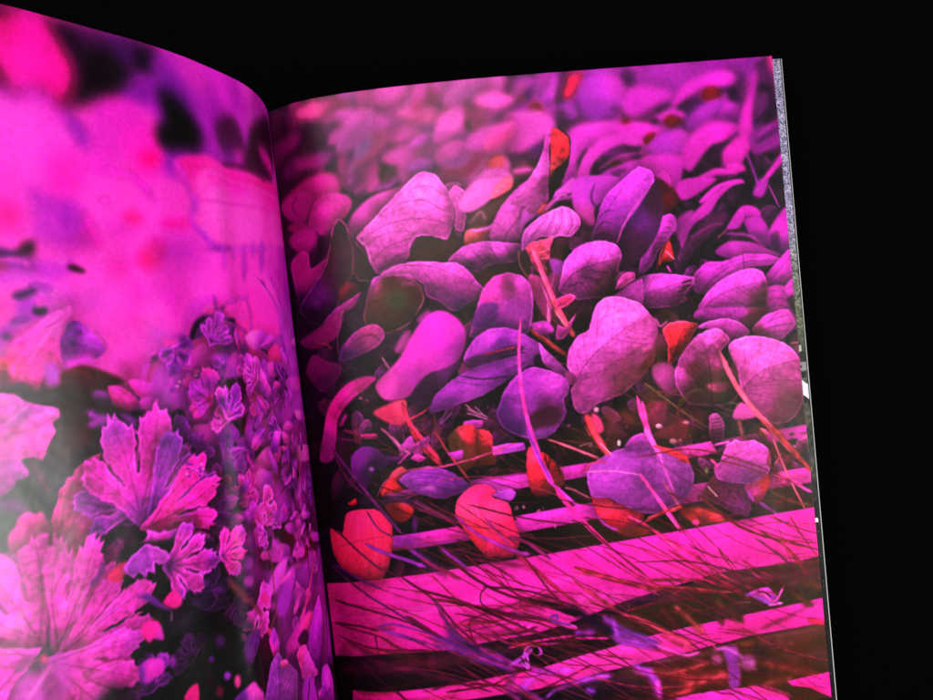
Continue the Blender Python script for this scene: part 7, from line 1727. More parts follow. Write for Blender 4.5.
L|1946 1796 1922 1798 1880 1780 1845 1751 1837 1729 1861 1726 1902 1745 1938 1774|1946,1796,6e3c1e|b10.72 t.5 a.8 d0 s0
L|1705 1840 1681 1843 1640 1824 1605 1796 1597 1774 1621 1771 1662 1790 1697 1818|1705,1840,963c28|b10.72 t.5 a.8 d0 s0
L|1966 1597 1942 1600 1900 1582 1865 1553 1857 1531 1880 1529 1922 1547 1958 1575|1966,1597,6e2d1e|b10.72 t.5 a.8 d0 s0
L|1897 1553 1873 1556 1832 1538 1797 1510 1788 1488 1812 1485 1854 1503 1889 1531|1897,1553,46280f|b10.72 t.5 a.8 d0 s0
L|565 1518 562 1551 361 1547 363 1531|565,1518,b932a5|b.87 d0 s0
L|765 1397 829 1391 891 1397 894 1425 841 1428 766 1431|827,1406,be41d2 776,1417,eb50c8|b.58 p1 d0 s0
L|697 1527 916 1516 1134 1507 1133 1557 953 1567 775 1573 752 1556|1042,1526,eb37c3 870,1546,eb3cc8 753,1548,d741c8|b.58 p1 d0 s0
L|823 1676 984 1669 1152 1663 1160 1714 1004 1722 855 1730|938,1706,f537c3 1111,1688,eb32be|b.58 p1 d0 s0
L|1522 1496 1639 1487 1657 1531 1530 1542|1522,1496,f546b9|b.58 p1 d0 s0
L|1461 1703 1534 1649 1618 1647 1618 1690 1537 1698|1461,1703,f046be|b.58 p1 d0 s0
L|1866 1650 1949 1646 2036 1644 2055 1671 2050 1695 1880 1697|1957,1657,e6419b 2030,1667,f03cb4|b.58 p1 d0 s0
L|14 1897 220 1870 449 1860 694 1846 1008 1838 1054 1837 1485 1824 2108 1808 2106 2007 1933 2022 1619 2016 1225 2069 1015 2118 862 2143 660 2153 470 2166 244 2166 13 2197|88,2031,c81482 435,1988,eb1ea5 883,1952,fa2db4 1465,1901,ff2db4 1947,1879,ff2daa 58,1920,c81e78|b.69 p1 t.07 s0 d0
L|21 2199 470 2166 682 2156 668 2284 488 2308 89 2322 9 2326|294,2228,1e0312 572,2250,280a1e|b2.84 p1 d0 s0 a.5
S|53 2247 297 2205 499 2202|.451 .451 3c0523|b10
S|180 2183 383 2244 577 2307|.203 .203 500a32|b6.25
L|88 2325 488 2306 723 2291 847 2285 1000 2261 1314 2223 1648 2204 2052 2181 2054 2288 1736 2290 1362 2323 1092 2336 990 2355 838 2363 503 2372 79 2383|159,2334,c80f7d 507,2333,f028a5 1190,2283,ff37b4 1789,2240,ff2daa 1987,2213,ff2daf|b1.15 p1 t.07 s0 d0
L|772 2150 1010 2165 1304 2095 1619 2016 1933 2022 2100 2006 2089 2181 1672 2204 1361 2219 1000 2258 734 2292|1319,2166,3c230f 1926,2086,50320f 1564,2089,462d10 853,2229,14050f 1036,2212,1e080c|b1.15 p1 d0 s0
L|1091 2347 1361 2328 1735 2296 2067 2284 2054 2602 1753 2598 1076 2482|1296,2393,50280f 1655,2371,5a2d14 1959,2373,643510 1172,2452,1e0a14|b2.84 p1 d0 s0
S|1242 2349 1412 2412 1648 2440|.451 .451 9b321e|b8.75
S|1292 2427 1468 2445 1625 2424|.383 .383 a53c28|b8.75
S|1355 2391 1535 2374|.225 .225 b44132|b8.75
S|1725 2394 1890 2456 2043 2529|.406 .406 823214|b8.75
S|1661 2313 1900 2352|.27 .27 783c14|b8.75
S|1764 2494 1886 2491|.293 .293 8c3c1e|b8.75
S|1262 2491 1465 2468|.338 .338 a0322d|b8.75
S|1629 2390 1769 2436|.451 .451 3c1e14|b8.75
S|1730 2348 1776 2367|.451 .451 28140c|b8.75
S|1329 2410 1408 2446|.27 .27 3c1428|b8.75
L|1331 2503 1463 2488 1679 2496 1808 2539 1865 2582 1857 2664 1324 2571|1331,2503,ff32b4|b1.15 t.07 s0 d0
L|1861 2501 2047 2492 2051 2604 1955 2544 1883 2524|1861,2501,ff2daa|b1.15 p1 t.07 s0 d0
L|1691 2494 1763 2503 1856 2551 1866 2570 1759 2541|1691,2494,f03ca0|b3.55 d0 s0
L|996 2377 1251 2374 1328 2421 1329 2526 986 2467|996,2377,1e0a1e|b4.26 d0 s0 a.5
S|317 1921 614 1901|.213 .213 ff5fc8|b13.2 a.307
S|435 1858 612 1850|.155 .155 ff6ecd|b13.2 a.189
S|1627 2060 1857 2057|.154 .154 ff5fc8|b13.2 a.354
S|921 2028 1360 2023|.231 .231 be1482|b13.2 a.389
S|1019 1896 1461 1885|.098 .098 c8198c|b13.2 a.236
S|654 1886 914 1877|.117 .117 a50f6e|b13.2 a.247
S|69 2038 429 1984|.09 .09 a50f6e|b13.2 a.352
S|867 1909 1168 1902|.067 .067 be1482|b13.2 a.28
S|1499 2040 1702 2034|.155 .155 a50f6e|b13.2 a.292
S|288 2003 676 1972|.174 .174 ff6ecd|b13.2 a.234
S|1904 2105 2208 2102|.133 .133 ff5fc8|b13.2 a.322
S|890 2028 1102 2024|.183 .183 ff6ecd|b13.2 a.177
S|1896 2092 2166 2087|.063 .063 c8198c|b13.2 a.215
S|1525 1995 1976 1984|.137 .137 a50f6e|b13.2 a.3
S|365 1884 774 1862|.103 .103 ff5fc8|b13.2 a.321
S|902 1950 1127 1948|.153 .153 ff6ecd|b13.2 a.332
S|1497 1947 1929 1941|.167 .167 a50f6e|b13.2 a.221
S|1150 1999 1529 1992|.067 .067 a50f6e|b13.2 a.244
S|437 1882 742 1865|.22 .22 be1482|b13.2 a.226
S|1628 2011 1969 2008|.235 .235 ff6ecd|b13.2 a.208
S|1673 2071 2142 2067|.194 .194 be1482|b13.2 a.366
S|1925 2063 2195 2062|.088 .088 a50f6e|b13.2 a.272
S|354 2014 741 1988|.165 .165 ff6ecd|b13.2 a.329
S|785 1863 1052 1853|.171 .171 a50f6e|b13.2 a.385
S|196 1865 528 1832|.192 .192 a50f6e|b13.2 a.238
S|704 1857 885 1849|.096 .096 c8198c|b13.2 a.299
S|1043 2315 1425 2313|.064 .064 ff5fc8|b13.2 a.312
S|454 2213 812 2195|.07 .07 ff6ecd|b13.2 a.335
S|952 2260 1369 2259|.175 .175 ff5fc8|b13.2 a.266
S|1781 2305 2000 2307|.1 .1 ff6ecd|b13.2 a.332
S|1432 2249 1898 2249|.099 .099 a50f6e|b13.2 a.363
S|1200 2333 1570 2333|.136 .136 ff5fc8|b13.2 a.379
S|1717 2344 1949 2344|.081 .081 ff5fc8|b13.2 a.192
S|1887 2405 2254 2406|.169 .169 ff6ecd|b13.2 a.172
S|1815 2310 2215 2307|.23 .23 ff6ecd|b13.2 a.156
S|960 2374 1377 2374|.078 .078 ff6ecd|b13.2 a.243
S|1873 2419 2147 2418|.071 .071 be1482|b13.2 a.166
S|231 2237 431 2211|.167 .167 be1482|b13.2 a.32
S|793 2042 1000 2036|.158 .158 a50f6e|b13.2 a.353
S|1024 2036 1211 2032|.223 .223 ff6ecd|b13.2 a.377
S|1048 2075 1492 2072|.229 .229 a50f6e|b13.2 a.216
S|1039 2158 1247 2159|.073 .073 ff5fc8|b13.2 a.196
S|629 2045 933 2034|.164 .164 a50f6e|b13.2 a.362
S|527 2081 680 2075|.109 .109 c8198c|b13.2 a.153
S|168 2035 387 2005|.211 .211 c8198c|b13.2 a.228
S|826 2027 986 2022|.088 .088 be1482|b13.2 a.361
S|436 2159 810 2140|.165 .165 ff5fc8|b13.2 a.166
S|945 2032 1106 2028|.134 .134 c8198c|b13.2 a.165
S|744 2028 1018 2019|.177 .177 a50f6e|b13.2 a.392
S|924 2005 1326 1998|.14 .14 be1482|b13.2 a.312
S|1001 2064 1418 2060|.07 .07 ff6ecd|b13.2 a.27
S|794 2149 1175 2143|.214 .214 a50f6e|b13.2 a.339
L|601 1346 647 1302 709 1309 706 1375 697 1449 652 1482 610 1414|645,1401,78462d 685,1339,e13232 683,1431,a0462d 625,1357,6e4628|b.87 d.25 s.15
L|895 1442 914 1413 934 1443 966 1445 1000 1479 1027 1524 1034 1576 987 1603 941 1615 899 1593 889 1519|924,1519,ff3250 922,1460,fa466e 999,1529,a5232d 1003,1572,be3c41 953,1481,c81e32|b.72 s.2 d.2
S|992 1436 976 1509|.077 .077 -|m-.5 c1
S|1006 1471 1019 1540|.077 .077 -|m-.5 c1
S|965 1449 980 1552|.077 .077 -|m-.5 c1
L|209 1419 254 1350 306 1348 345 1378 361 1422 302 1450 251 1514|258,1388,7d1491 304,1434,320546|b2.14 r.05 d0 s0
L|304 1435 300 1441 293 1443 286 1440 283 1434 287 1428 295 1426 302 1429|304,1435,b45abe|b2.68 d0 s0
S|351 1396 410 1401|.255 .255 4b1450|b3.77
L|319 1527 379 1448 414 1433 432 1462 387 1491 408 1526 329 1547|372,1506,f52837 412,1451,c84b3c|b.87 d0 s0
L|329 1580 398 1574 441 1605 411 1644 365 1644|369,1607,91141e 414,1586,d22d32|b2.14 d0 s0
L|422 1582 417 1589 405 1591 393 1587 389 1579 395 1573 407 1571 418 1575|422,1582,e13c6e|b3.22 d0 s0
L|178 1567 213 1544 218 1567 198 1575|178,1567,e61e37|b.87 d0 s0
L|228 1555 265 1540 270 1574 234 1580|228,1555,3c0a50|b2.68 d0 s0 a.5
L|70 1669 132 1684 162 1609 206 1590 285 1590 326 1620 349 1664 344 1723 320 1810 283 1867 207 1869 111 1826 73 1765|236,1640,ff2873 170,1784,ff2864 288,1787,ff2d6e 93,1719,f5285a 272,1701,ff2869|b.72 t.07 s.22 d.2
S|193 1613 169 1716 202 1835|.068 .068 -|m-.07 c1
S|240 1606 244 1717 236 1852|.068 .068 -|m-.07 c1
S|291 1618 304 1720 274 1828|.068 .068 -|m-.07 c1
S|130 1700 138 1786 190 1852|.068 .068 -|m-.07 c1
S|216 1614 208 1715 225 1835|.06 .06 -|m.1 c1
S|274 1617 279 1718 258 1819|.06 .06 -|m.1 c1
S|98 1676 131 1691 283 1829 301 1822|.094 .094 641446|b.58
S|254 1598 293 1669 349 1706|.077 .077 781e64|b.58
S|234 1725 299 1762 397 1803 461 1834|.136 .17 7d2396|b.87
S|65 1809 197 1869 274 1905|.102 .102 4b0f64|b.87
S|326 1536 443 1546 408 1560|.077 .077 8c3278|b.58
S|315 1561 374 1561 439 1580|.119 .119 3c0f3c|b.87
S|334 1545 432 1570 525 1630|.102 .102 501450|b1.89
L|396 1485 445 1455 521 1444 593 1471 663 1527 660 1555 616 1565 556 1577 476 1551 429 1522|517,1479,962db4 585,1545,8228a0 449,1497,9137aa 511,1537,aa3cbe|b.64 r.12
S|416 1494 517 1487 652 1536|.051 .051 -|m-.25 c1
S|439 1512 513 1520 625 1554|.051 .051 -|m-.25 c1
S|469 1465 551 1478 629 1516|.051 .051 -|m-.25 c1
L|528 1530 523 1535 511 1537 500 1533 495 1527 501 1521 513 1520 524 1524|528,1530,c85ac3|b3.22 d0 s0
S|134 1349 214 1453 311 1594 380 1692|.136 .136 5f0f5f|b.87
S|136 1366 184 1460 241 1522|.119 .119 550a46|b1.89
S|236 1277 248 1328|.102 .102 82144b|b1.89
S|460 1289 504 1377 570 1453|.153 .153 96283c|b.87
S|553 1308 600 1405 670 1525|.102 .102 963246|b.87
L|405 1367 461 1319 476 1349 531 1326 515 1357 436 1389|405,1367,b43ca0|b.87 t.3 d0 s0
S|364 1288 414 1360 453 1389|.077 .077 c86496|b.87
S|398 1425 454 1380|.085 .085 a03c82|b.87
L|451 1405 478 1391 509 1411 482 1425|451,1405,d23ca5|b.87 d0 s0
L|592 1404 653 1397 649 1429 630 1433|592,1404,c83cbe|b.87 d0 s0
S|300 1543 349 1483 437 1452 570 1451 671 1438 773 1416 859 1394|.06 .085 cd4682|b.58
L|448 1664 443 1684 435 1692 429 1683 428 1662 433 1643 441 1635 447 1644|448,1664,641478|b3.22 d0 s0
S|440 1571 510 1620 604 1673|.153 .153 641e50|b2.36
L|602 1664 595 1681 581 1687 569 1678 566 1660 573 1643 587 1637 599 1646|602,1664,460f28|b4.29 d0 s0 a.5
L|407 1749 427 1759 512 1822 538 1884 476 1844|407,1749,50145a|b3.22 d0 s0 a.5
S|410 1762 509 1847|.187 .068 82198c|b2.36
S|527 1765 594 1832 640 1871|.221 .068 8c2396|b2.83
S|448 1799 587 1898|.085 .085 8c1e4b|b1.89
S|595 1747 728 1831|.136 .136 501423|b2.83
S|641 1711 695 1827|.102 .102 3c0f23|b1.89
L|345 1702 459 1697 602 1688 642 1736 488 1737 349 1742|381,1717,a01ea5 524,1714,e628af 607,1715,f02daa|b.58 p1 d0 s0
S|311 1594 380 1692|.119 .119 5f0f5f|b.87
L|603 1607 621 1574 671 1542 729 1538 766 1570 748 1591 805 1623 821 1691 837 1764 804 1830 739 1825 699 1817 662 1772 627 1709 598 1655|701,1567,ff3278 740,1664,ff4687 644,1635,ff4b82 760,1792,ff2873 652,1712,ff3250 807,1739,fa2873|b.64 t.07 s.15 d.2
S|648 1594 655 1679 701 1794|.068 .068 -|m-.07 c1
S|702 1558 706 1676 741 1807|.068 .068 -|m-.07 c1
S|739 1605 761 1700 774 1811|.068 .068 -|m-.07 c1
S|619 1633 643 1719 692 1801|.068 .068 -|m-.07 c1
S|676 1572 689 1674 726 1797|.077 .077 -|m.1 c1
L|749 1581 818 1568 837 1583 817 1614 757 1592|749,1581,be41be|b.87 t.3 d0 s0
S|767 1570 807 1588 837 1585|.051 .051 f08cdc|b.58
S|633 1584 642 1652 688 1683|.051 .051 -|m-.3 c1
S|585 1637 667 1722 745 1774 824 1818 865 1831|.111 .17 8c2387|b.58
S|707 1668 750 1724 794 1788|.077 .077 a02d8c|b.58
S|789 1754 853 1779 946 1860|.136 .136 781e5a|b.87
S|701 1794 706 1828 806 1832|.043 .043 6e1e3c|b.58
L|1131 1640 1192 1655 1237 1684 1316 1725 1338 1747 1310 1778 1222 1787 1165 1748 1141 1685|1196,1700,ff3c69 1278,1746,ff2864 1207,1761,eb2846|b.72 d.25 s.15
S|1146 1718 1189 1767 1255 1802|.119 .119 a0329b|b1.89
L|1123 1556 1147 1515 1219 1480 1299 1467 1378 1471 1454 1500 1529 1548 1558 1604 1538 1674 1471 1721 1384 1744 1315 1730 1241 1682 1201 1658 1133 1640|1217,1507,b446be 1206,1608,b941be 1362,1620,8c3791 1476,1542,aa46aa 1369,1716,b441b4 1521,1625,963c96|b.52 r.2 t.14
L|1286 1465 1330 1424 1378 1424 1399 1475 1343 1469|1286,1465,b941b4|b.58 r.2
L|1463 1501 1522 1522 1549 1568 1511 1546|1463,1501,eb3c37|b.87 d0 s0
S|1118 1541 1229 1553 1339 1583|.085 .051 dc64be|b.58
S|1348 1589 1434 1604 1522 1608|.06 .06 -|m.15 c1
S|1228 1560 1288 1653 1334 1719|.034 .034 -|m-.15 c1
S|1118 1536 1147 1511 1208 1510|.085 .085 c83c73|b.87
S|987 1395 1069 1437 1183 1496|.085 .085 be5a6e|b.58
S|1162 1373 1190 1436 1219 1489|.272 .136 c84628|b.87
S|1190 1436 1228 1483|.043 .043 f0a064|b.58
L|1273 1448 1270 1455 1265 1458 1261 1454 1260 1447 1262 1440 1267 1437 1272 1441|1273,1448,f0bec8|b.87 d0 s0
S|1103 1437 1155 1431 1141 1446|.043 .043 a0647d|b.58
L|767 1575 833 1579 822 1608 772 1600|767,1575,a53cb9|b2.14 t.3 d0 s0
S|1031 1592 1068 1606 1128 1648|.077 .077 b45a78|b.58
S|915 1334 939 1454 989 1582|.221 .221 d232aa|b.58
S|913 1350 927 1410 979 1560|.077 .077 8732c8|b.58
S|990 1578 1063 1656 1087 1668|.17 .068 dc3cd2|b.87
S|993 1587 1051 1680 1181 1843 1339 2004|.221 .136 e1288c|b.58
S|1081 1726 1181 1843 1339 2004|.06 .06 7d1946|b.58
S|1340 1579 1421 1731 1470 1816|.111 .111 f04ba5|b.58
S|1376 1400 1429 1527|.255 .17 f55abe|b.58
S|1425 1526 1467 1669|.119 .119 d250b4|b.87 a.7
S|1338 1767 1420 1744 1491 1737|.119 .119 a03c41|b.87
S|1348 1756 1393 1745|.051 .051 e66464|b.58
S|1271 1736 1361 1800 1473 1912|.102 .102 e6468c|b.87
L|1221 1789 1310 1780 1359 1817 1270 1822|1221,1789,8c321e|b3.22 t.5 d0 s0
L|1580 1695 1635 1625 1702 1658 1764 1686 1782 1747 1768 1808 1716 1792 1631 1737|1681,1690,732355 1745,1768,a0328c 1618,1690,6e2837|b.72 r.15 t.3
S|1607 1664 1643 1711|.051 .051 eb96b4|b.58
S|1659 1730 1710 1755 1770 1789|.043 .043 -|m.12 c1
L|1758 1685 1800 1671 1868 1646 1865 1699 1820 1763 1783 1752|1796,1714,f541aa 1853,1687,fa3746 1810,1751,d23c6e|b.72 d.25 s.15
S|1770 1702 1792 1749|.085 .085 a03cc3|b1.89
L|1641 1591 1665 1575 1698 1519 1737 1492 1763 1503 1817 1504 1870 1541 1884 1595 1868 1646 1819 1670 1772 1678 1684 1657 1646 1635|1723,1540,d750af 1830,1554,d74bb4 1757,1648,be46b4 1849,1634,d250b4|b.52 r.28 t.14
V|1642 1581 1721 1561 1816 1604 1867 1637|4 -.25 .043|
S|1655 1591 1740 1550 1842 1529|.034 .034 -|m-.2 c1
S|1631 1558 1659 1592|.136 .085 f54696|b.87
S|1650 1504 1709 1499 1699 1515|.085 .085 f05abe|b.87
L|1400 1476 1452 1487 1519 1521 1528 1561 1475 1524|1400,1476,f03c32|b.87 d0 s0
S|1337 1579 1389 1667 1480 1817|.136 .136 eb469b|b.58
S|1429 1621 1481 1723 1551 1819|.119 .119 d25a7d|b1.89 a.6
S|1819 1761 1886 1814|.17 .085 a03cb4|b.87
L|1791 1766 1854 1775 1887 1805 1814 1804|1791,1766,501e32|b2.68 d0 s0 a.5
S|1893 1492 1940 1646 2006 1809|.085 .085 c85a64|b.58
S|1907 1468 1967 1554 2049 1661|.204 .204 963214|b2.36
S|1954 1683 2040 1748|.136 .136 c8419b|b.87
S|1897 1615 1928 1575|.06 .06 e15a78|b.58
S|1860 1714 1946 1770 2035 1800|.119 .119 784614|b2.36
S|1895 1545 1871 1602 1903 1650|.102 .102 822d1e|b2.36
L|1616 1603 1613 1611 1608 1614 1603 1610 1602 1601 1605 1593 1610 1590 1615 1594|1616,1603,968c46|b2.14 d0 s0
L|1479 1741 1532 1738 1611 1756 1674 1797 1606 1809 1535 1801|1479,1741,b4321e|b3.22 t.5 d0 s0
S|1334 1771 1417 1740 1498 1729|.102 .102 be3c28|b1.89
L|1558 1803 1553 1809 1543 1811 1533 1806 1530 1799 1535 1792 1545 1790 1555 1795|1558,1803,f546a0|b2.14 d0 s0
S|1564 1691 1686 1812 1806 1890 2054 1988|.136 .068 7d1e1e|b.58 a.9
S|1694 1822 1841 1904 2056 1962|.077 .038 8c2337|b.58 a.9
S|1317 1768 1439 1863 1587 1989 1662 2053|.119 .06 b4235f|b.58 a.9
S|1428 1715 1495 1837 1588 1981|.068 .034 a01e5a|b.58 a.9
S|1481 1800 1568 1917 1698 2058|.068 .034 be1e6e|b.58 a.9
S|1534 1808 1670 1975 1707 2051|.06 .03 96194b|b.58 a.9
S|1849 1818 1954 1876 2064 1927|.068 .034 8c2828|b.58 a.9
S|1873 1944 1948 1937 2063 1936|.043 .021 c81e78|b.58 a.9
S|1807 1873 1926 1969 2006 2096|.085 .043 7d1e1e|b.58 a.9
S|1882 1857 1923 2004 1937 2041|.051 .026 a01e46|b.58 a.9
S|1572 1874 1680 1876 1770 1885|.043 .021 c81e82|b.58 a.9
S|1723 1983 1842 2071|.102 .051 a0195a|b.58 a.9
S|1940 1830 1986 1925 2050 2023|.06 .03 822319|b.58 a.9
S|1942 1989 2057 1997|.051 .026 aa1e50|b.58 a.9
S|1866 2013 2054 2028|.043 .021 b41e64|b.58 a.9
S|1755 1848 1883 1849 2064 1883|.051 .026 a0284b|b.58 a.9
S|1974 2047 2055 2023|.068 .034 961e32|b.58 a.9
S|51 1816 142 1876 373 2039 497 2129|.113 .062 500f50|b.77 a.92
S|51 1961 206 1987 350 2038 488 2111|.101 .056 500a28|b.77 a.92
S|20 2058 229 2089 337 2150 470 2166|.09 .05 780a3c|b.77 a.92
S|36 2056 171 2057 243 2073|.101 .056 46051e|b.77 a.92
S|245 2056 315 2050 466 2103|.113 .062 641e78|b.77 a.92
S|229 2089 231 2169|.079 .043 500546|b.77 a.92
S|255 2067 397 2120 493 2156|.158 .087 6e1e82|b.77 a.92
S|364 2022 426 2066 528 2143|.18 .099 5a0f3c|b.77 a.92
S|359 1864 471 1958 558 2079 636 2167|.113 .062 5a0a32|b.77 a.92
S|471 1958 610 2001 760 2053 944 2113|.135 .074 460a1e|b.77 a.92
S|482 1964 516 2052 594 2151|.158 .087 641e5a|b.77 a.92
S|431 1920 569 1974 674 2025 899 2117|.101 .056 5a0a28|b.77 a.92
S|515 1772 685 1931 874 2029 1027 2086|.135 .074 5a1428|b.77 a.92
S|611 1794 770 1959 940 2050|.079 .043 96144b|b.77 a.92
S|673 1935 771 1953 868 1983 965 2031 1051 2078|.101 .056 3c0f1e|b.77 a.92
S|684 1937 658 1967 675 2014 801 2087|.068 .037 500a28|b.77 a.92
S|672 1846 791 1973 904 2067|.079 .043 aa1464|b.77 a.92
S|808 1818 918 1934 1031 2053|.18 .099 a01e50|b.77 a.92
S|840 1833 935 1993 1025 2108|.09 .05 78143c|b.77 a.92
S|761 2047 891 2088 1041 2168|.113 .062 5a1450|b.77 a.92
S|580 2076 758 2075 889 2105|.068 .037 960a5a|b.77 a.92
S|615 2165 603 2073 650 2045|.068 .037 820a4b|b.77 a.92
S|482 1869 569 1979|.068 .037 8c0f46|b.77 a.92
S|518 1839 682 1959|.068 .037 a01464|b.77 a.92
S|736 1865 809 2009 825 2067|.056 .031 aa1464|b.77 a.92
S|611 1995 862 2140 1014 2209|.113 .062 280514|b.77 a.92
S|43 2108 246 2147 438 2157|.079 .043 6e0a37|b.77 a.92
S|142 1968 322 1991 433 2005|.045 .025 aa0f6e|b.77 a.92
S|514 2069 696 2129 863 2135|.056 .031 a00f64|b.77 a.92
L|811 1992 942 2033 1050 2084 1014 2101 918 2047|811,1992,280a14|b1.15 d0 s0
L|487 2116 573 2135 657 2181 740 2237 738 2259 589 2195 494 2151|487,2116,5f1e8c|b5.68 t.4 d0 s0
L|516 2052 594 2151 675 2217 629 2234 528 2143|516,2052,501e78|b4.97 t.4 a.8 d0 s0
S|454 2113 632 2212 758 2273|.293 .338 6e2391|b4.37
S|636 2173 761 2251 912 2307|.18 .18 961e8c|b3.12
S|738 2259 809 2223 833 2204|.18 .18 a03cb4|b1.15
S|789 2249 813 2280 813 2235 804 2211 823 2191 857 2194 870 2223 852 2232|.101 .09 b446be|b.61
S|797 2227 807 2259 812 2275|.068 .068 d264d2|b.58
S|685 2128 769 2173 947 2198|.113 .113 96196e|b.77
S|745 2186 859 2174 1017 2175|.101 .101 c81e8c|b.77
S|913 2091 947 2085 946 2102|.113 .113 6432aa|b.77
S|956 2115 1020 2147|.18 .18 d23cb4|b.77
S|923 2104 999 2133|.09 .09 5a28a0|b.77
S|843 2109 820 2117 800 2098|.09 .09 fa46be|b.77
S|431 2315 533 2302 661 2351|.09 .056 5a0528|b1.15
S|577 2307 729 2337|.09 .056 5a0528|b1.15
S|485 2331 664 2323 733 2298|.09 .056 5a0528|b1.15
S|285 2307 325 2354|.09 .056 5a0528|b1.15
S|771 2365 844 2308 995 2308|.293 .293 aa3cc8|b5 a.8
S|730 2326 793 2368 865 2424|.225 .225 8c2dbe|b3.75 a.8
S|868 2402 916 2375 989 2364|.158 .158 7828a0|b2.5
S|757 2284 728 2348 767 2399|.225 .225 6e1e6e|b3.75
S|1038 1907 1169 1971 1326 2030 1405 2053 1674 2106|.225 .135 8c2332|b.77 a.9
S|1036 1929 1236 1993 1368 2070|.113 .068 b42d64|b.77 a.9
S|1317 2000 1491 2026 1584 2046 1743 2134|.135 .081 8c1e32|b.77 a.9
S|1338 2026 1511 2064 1674 2106|.135 .081 aa3741|b.77 a.9
S|1158 1856 1317 2000 1508 2092|.09 .054 9b194b|b.77 a.9
S|1422 1895 1586 2023 1721 2113|.135 .081 a01946|b.77 a.9
S|1526 1911 1630 2064|.068 .041 b41e5a|b.77 a.9
S|1626 1925 1703 2052 1767 2132|.079 .047 a01e46|b.77 a.9
S|1731 2010 1820 2093|.09 .054 aa1e6e|b.77 a.9
S|1917 1968 2003 2097|.09 .054 8c2328|b.77 a.9
S|1318 1880 1494 1998 1629 2076|.113 .068 b9196e|b.77 a.9
S|1032 1962 1200 2113 1355 2195 1509 2312|.158 .095 a02d50|b.77 a.9
S|1029 1996 1134 2080 1233 2130|.079 .047 b4236e|b.77 a.9
S|1224 2111 1319 2097 1472 2098|.068 .041 a01e50|b.77 a.9
S|1140 2024 1224 2105 1238 2085|.056 .034 96196e|b.77 a.9
S|1902 2000 2060 2012|.056 .034 aa1e50|b.77 a.9
S|1852 2016 2058 2035|.068 .041 a01e46|b.77 a.9
S|1363 2121 1425 2206|.338 .338 5a1e14|b4.37
S|1422 2119 1475 2179 1528 2245|.293 .293 8c3c28|b4.37
S|1588 2122 1697 2226|.338 .338 5f321e|b4.37
S|1245 2131 1354 2206 1487 2297|.18 .18 b9415a|b4.37
S|1575 2137 1613 2224|.18 .18 462814|b4.37
S|1912 2142 1992 2202|.293 .293 5f320f|b4.37
S|1965 2103 2048 2139|.338 .338 6e3c14|b4.37
L|1131 2113 1206 2171 1338 2250 1323 2282 1187 2237 1146 2184|1131,2113,8232be|b4.26 t.4 d0 s0
S|1164 2130 1190 2214 1325 2259|.248 .248 8c37c3|b3.75
S|999 2059 1083 2129 1158 2186|.293 .293 1e0523|b4.37
S|1011 2163 1090 2175|.203 .203 6e1ea0|b3.12
S|1008 2185 1144 2207|.101 .101 c81e8c|b1.15
S|1325 2259 1436 2323 1508 2323|.135 .135 c846a0|b1.15
S|1352 2229 1484 2320|.113 .113 aa2d5a|b1.15
S|1518 2221 1579 2323|.09 .09 b43264|b1.15
L|1604 2322 1658 2319 1666 2361 1660 2477 1617 2481 1615 2388|1633,2390,a03cb4|b4.26 t.3 d0 s0
S|1568 2322 1627 2331 1694 2383|.158 .158 b450aa|b3.12
L|1735 2401 1724 2421 1701 2426 1680 2414 1673 2391 1685 2372 1707 2366 1728 2379|1735,2401,aa509b|b5.68 d0 s0
L|1599 2367 1591 2381 1573 2384 1557 2375 1552 2360 1560 2346 1577 2343 1593 2352|1599,2367,b4508c|b4.97 d0 s0
S|1656 2394 1737 2431|.113 .113 823c5a|b3.12
L|1733 2115 1819 2105 1861 2169 1823 2181 1777 2157|1733,2115,b437b4|b1.15 t.3 d0 s0
S|1782 2111 1837 2166 1885 2109|.09 .09 eb50b4|b.77
S|1720 2119 1767 2138 1824 2175|.135 .135 8c46be|b1.15
S|1811 2179 1872 2177|.101 .101 f064be|b.77
S|1769 2115 1804 2126 1826 2147|.068 .068 461428|b.77
S|1681 2148 1741 2155|.056 .056 a06e64|b.77
S|1235 2336 1300 2382 1326 2479|.383 .293 a037c3|b5
S|1321 2408 1326 2479|.203 .203 e646c8|b3.12
S|989 2364 1059 2353 1140 2355|.225 .225 aa3cd2|b3.75
S|1032 2394 1065 2411|.225 .225 6e28aa|b3.75
S|1259 2334 1374 2354|.113 .113 3c0f23|b2.5
S|1974 2263 2045 2292|.18 .18 b41e46|b2.5
S|1901 2505 1924 2521 2018 2572|.09 .09 d21e6e|b1.15
L|969 2555 2158 2668 2135 2904 954 2691|969,2555,280a14|b4.26 p1 d0 s0 a.5
L|961 2623 2154 2715 2147 2786 954 2691|961,2623,f532aa|b2.84 p1 d0 s0
L|-213 2618 964 2601 949 2736 -213 2738|-213,2618,500a32|b4.26 p1 d0 s0 a.5
L|-213 2690 2139 2869 2120 3070 -213 2857|-213,2690,3c140f|b4.26 p1 d0 s0 a.5
S|-119 2446 40 2651|.158 .158 8c2350|b2.5
S|102 2463 236 2652|.158 .158 8c2350|b2.5
S|288 2405 392 2691|.158 .158 8c2350|b2.5
S|439 2474 553 2649|.158 .158 8c2350|b2.5
S|598 2448 704 2703|.158 .158 8c2350|b2.5
S|745 2527 855 2760|.158 .158 8c2350|b2.5
S|905 2508 1019 2732|.158 .158 8c2350|b2.5
S|1067 2493 1175 2796|.158 .158 8c2350|b2.5
S|1221 2581 1343 2770|.158 .158 8c2350|b2.5
S|1387 2567 1503 2836|.158 .158 8c2350|b2.5
S|1545 2657 1666 2902|.158 .158 8c2350|b2.5
S|1716 2643 1840 2876|.158 .158 8c2350|b2.5
S|1889 2629 2006 2943|.158 .158 8c2350|b2.5
S|2053 2720 2185 2917|.158 .158 8c2350|b2.5
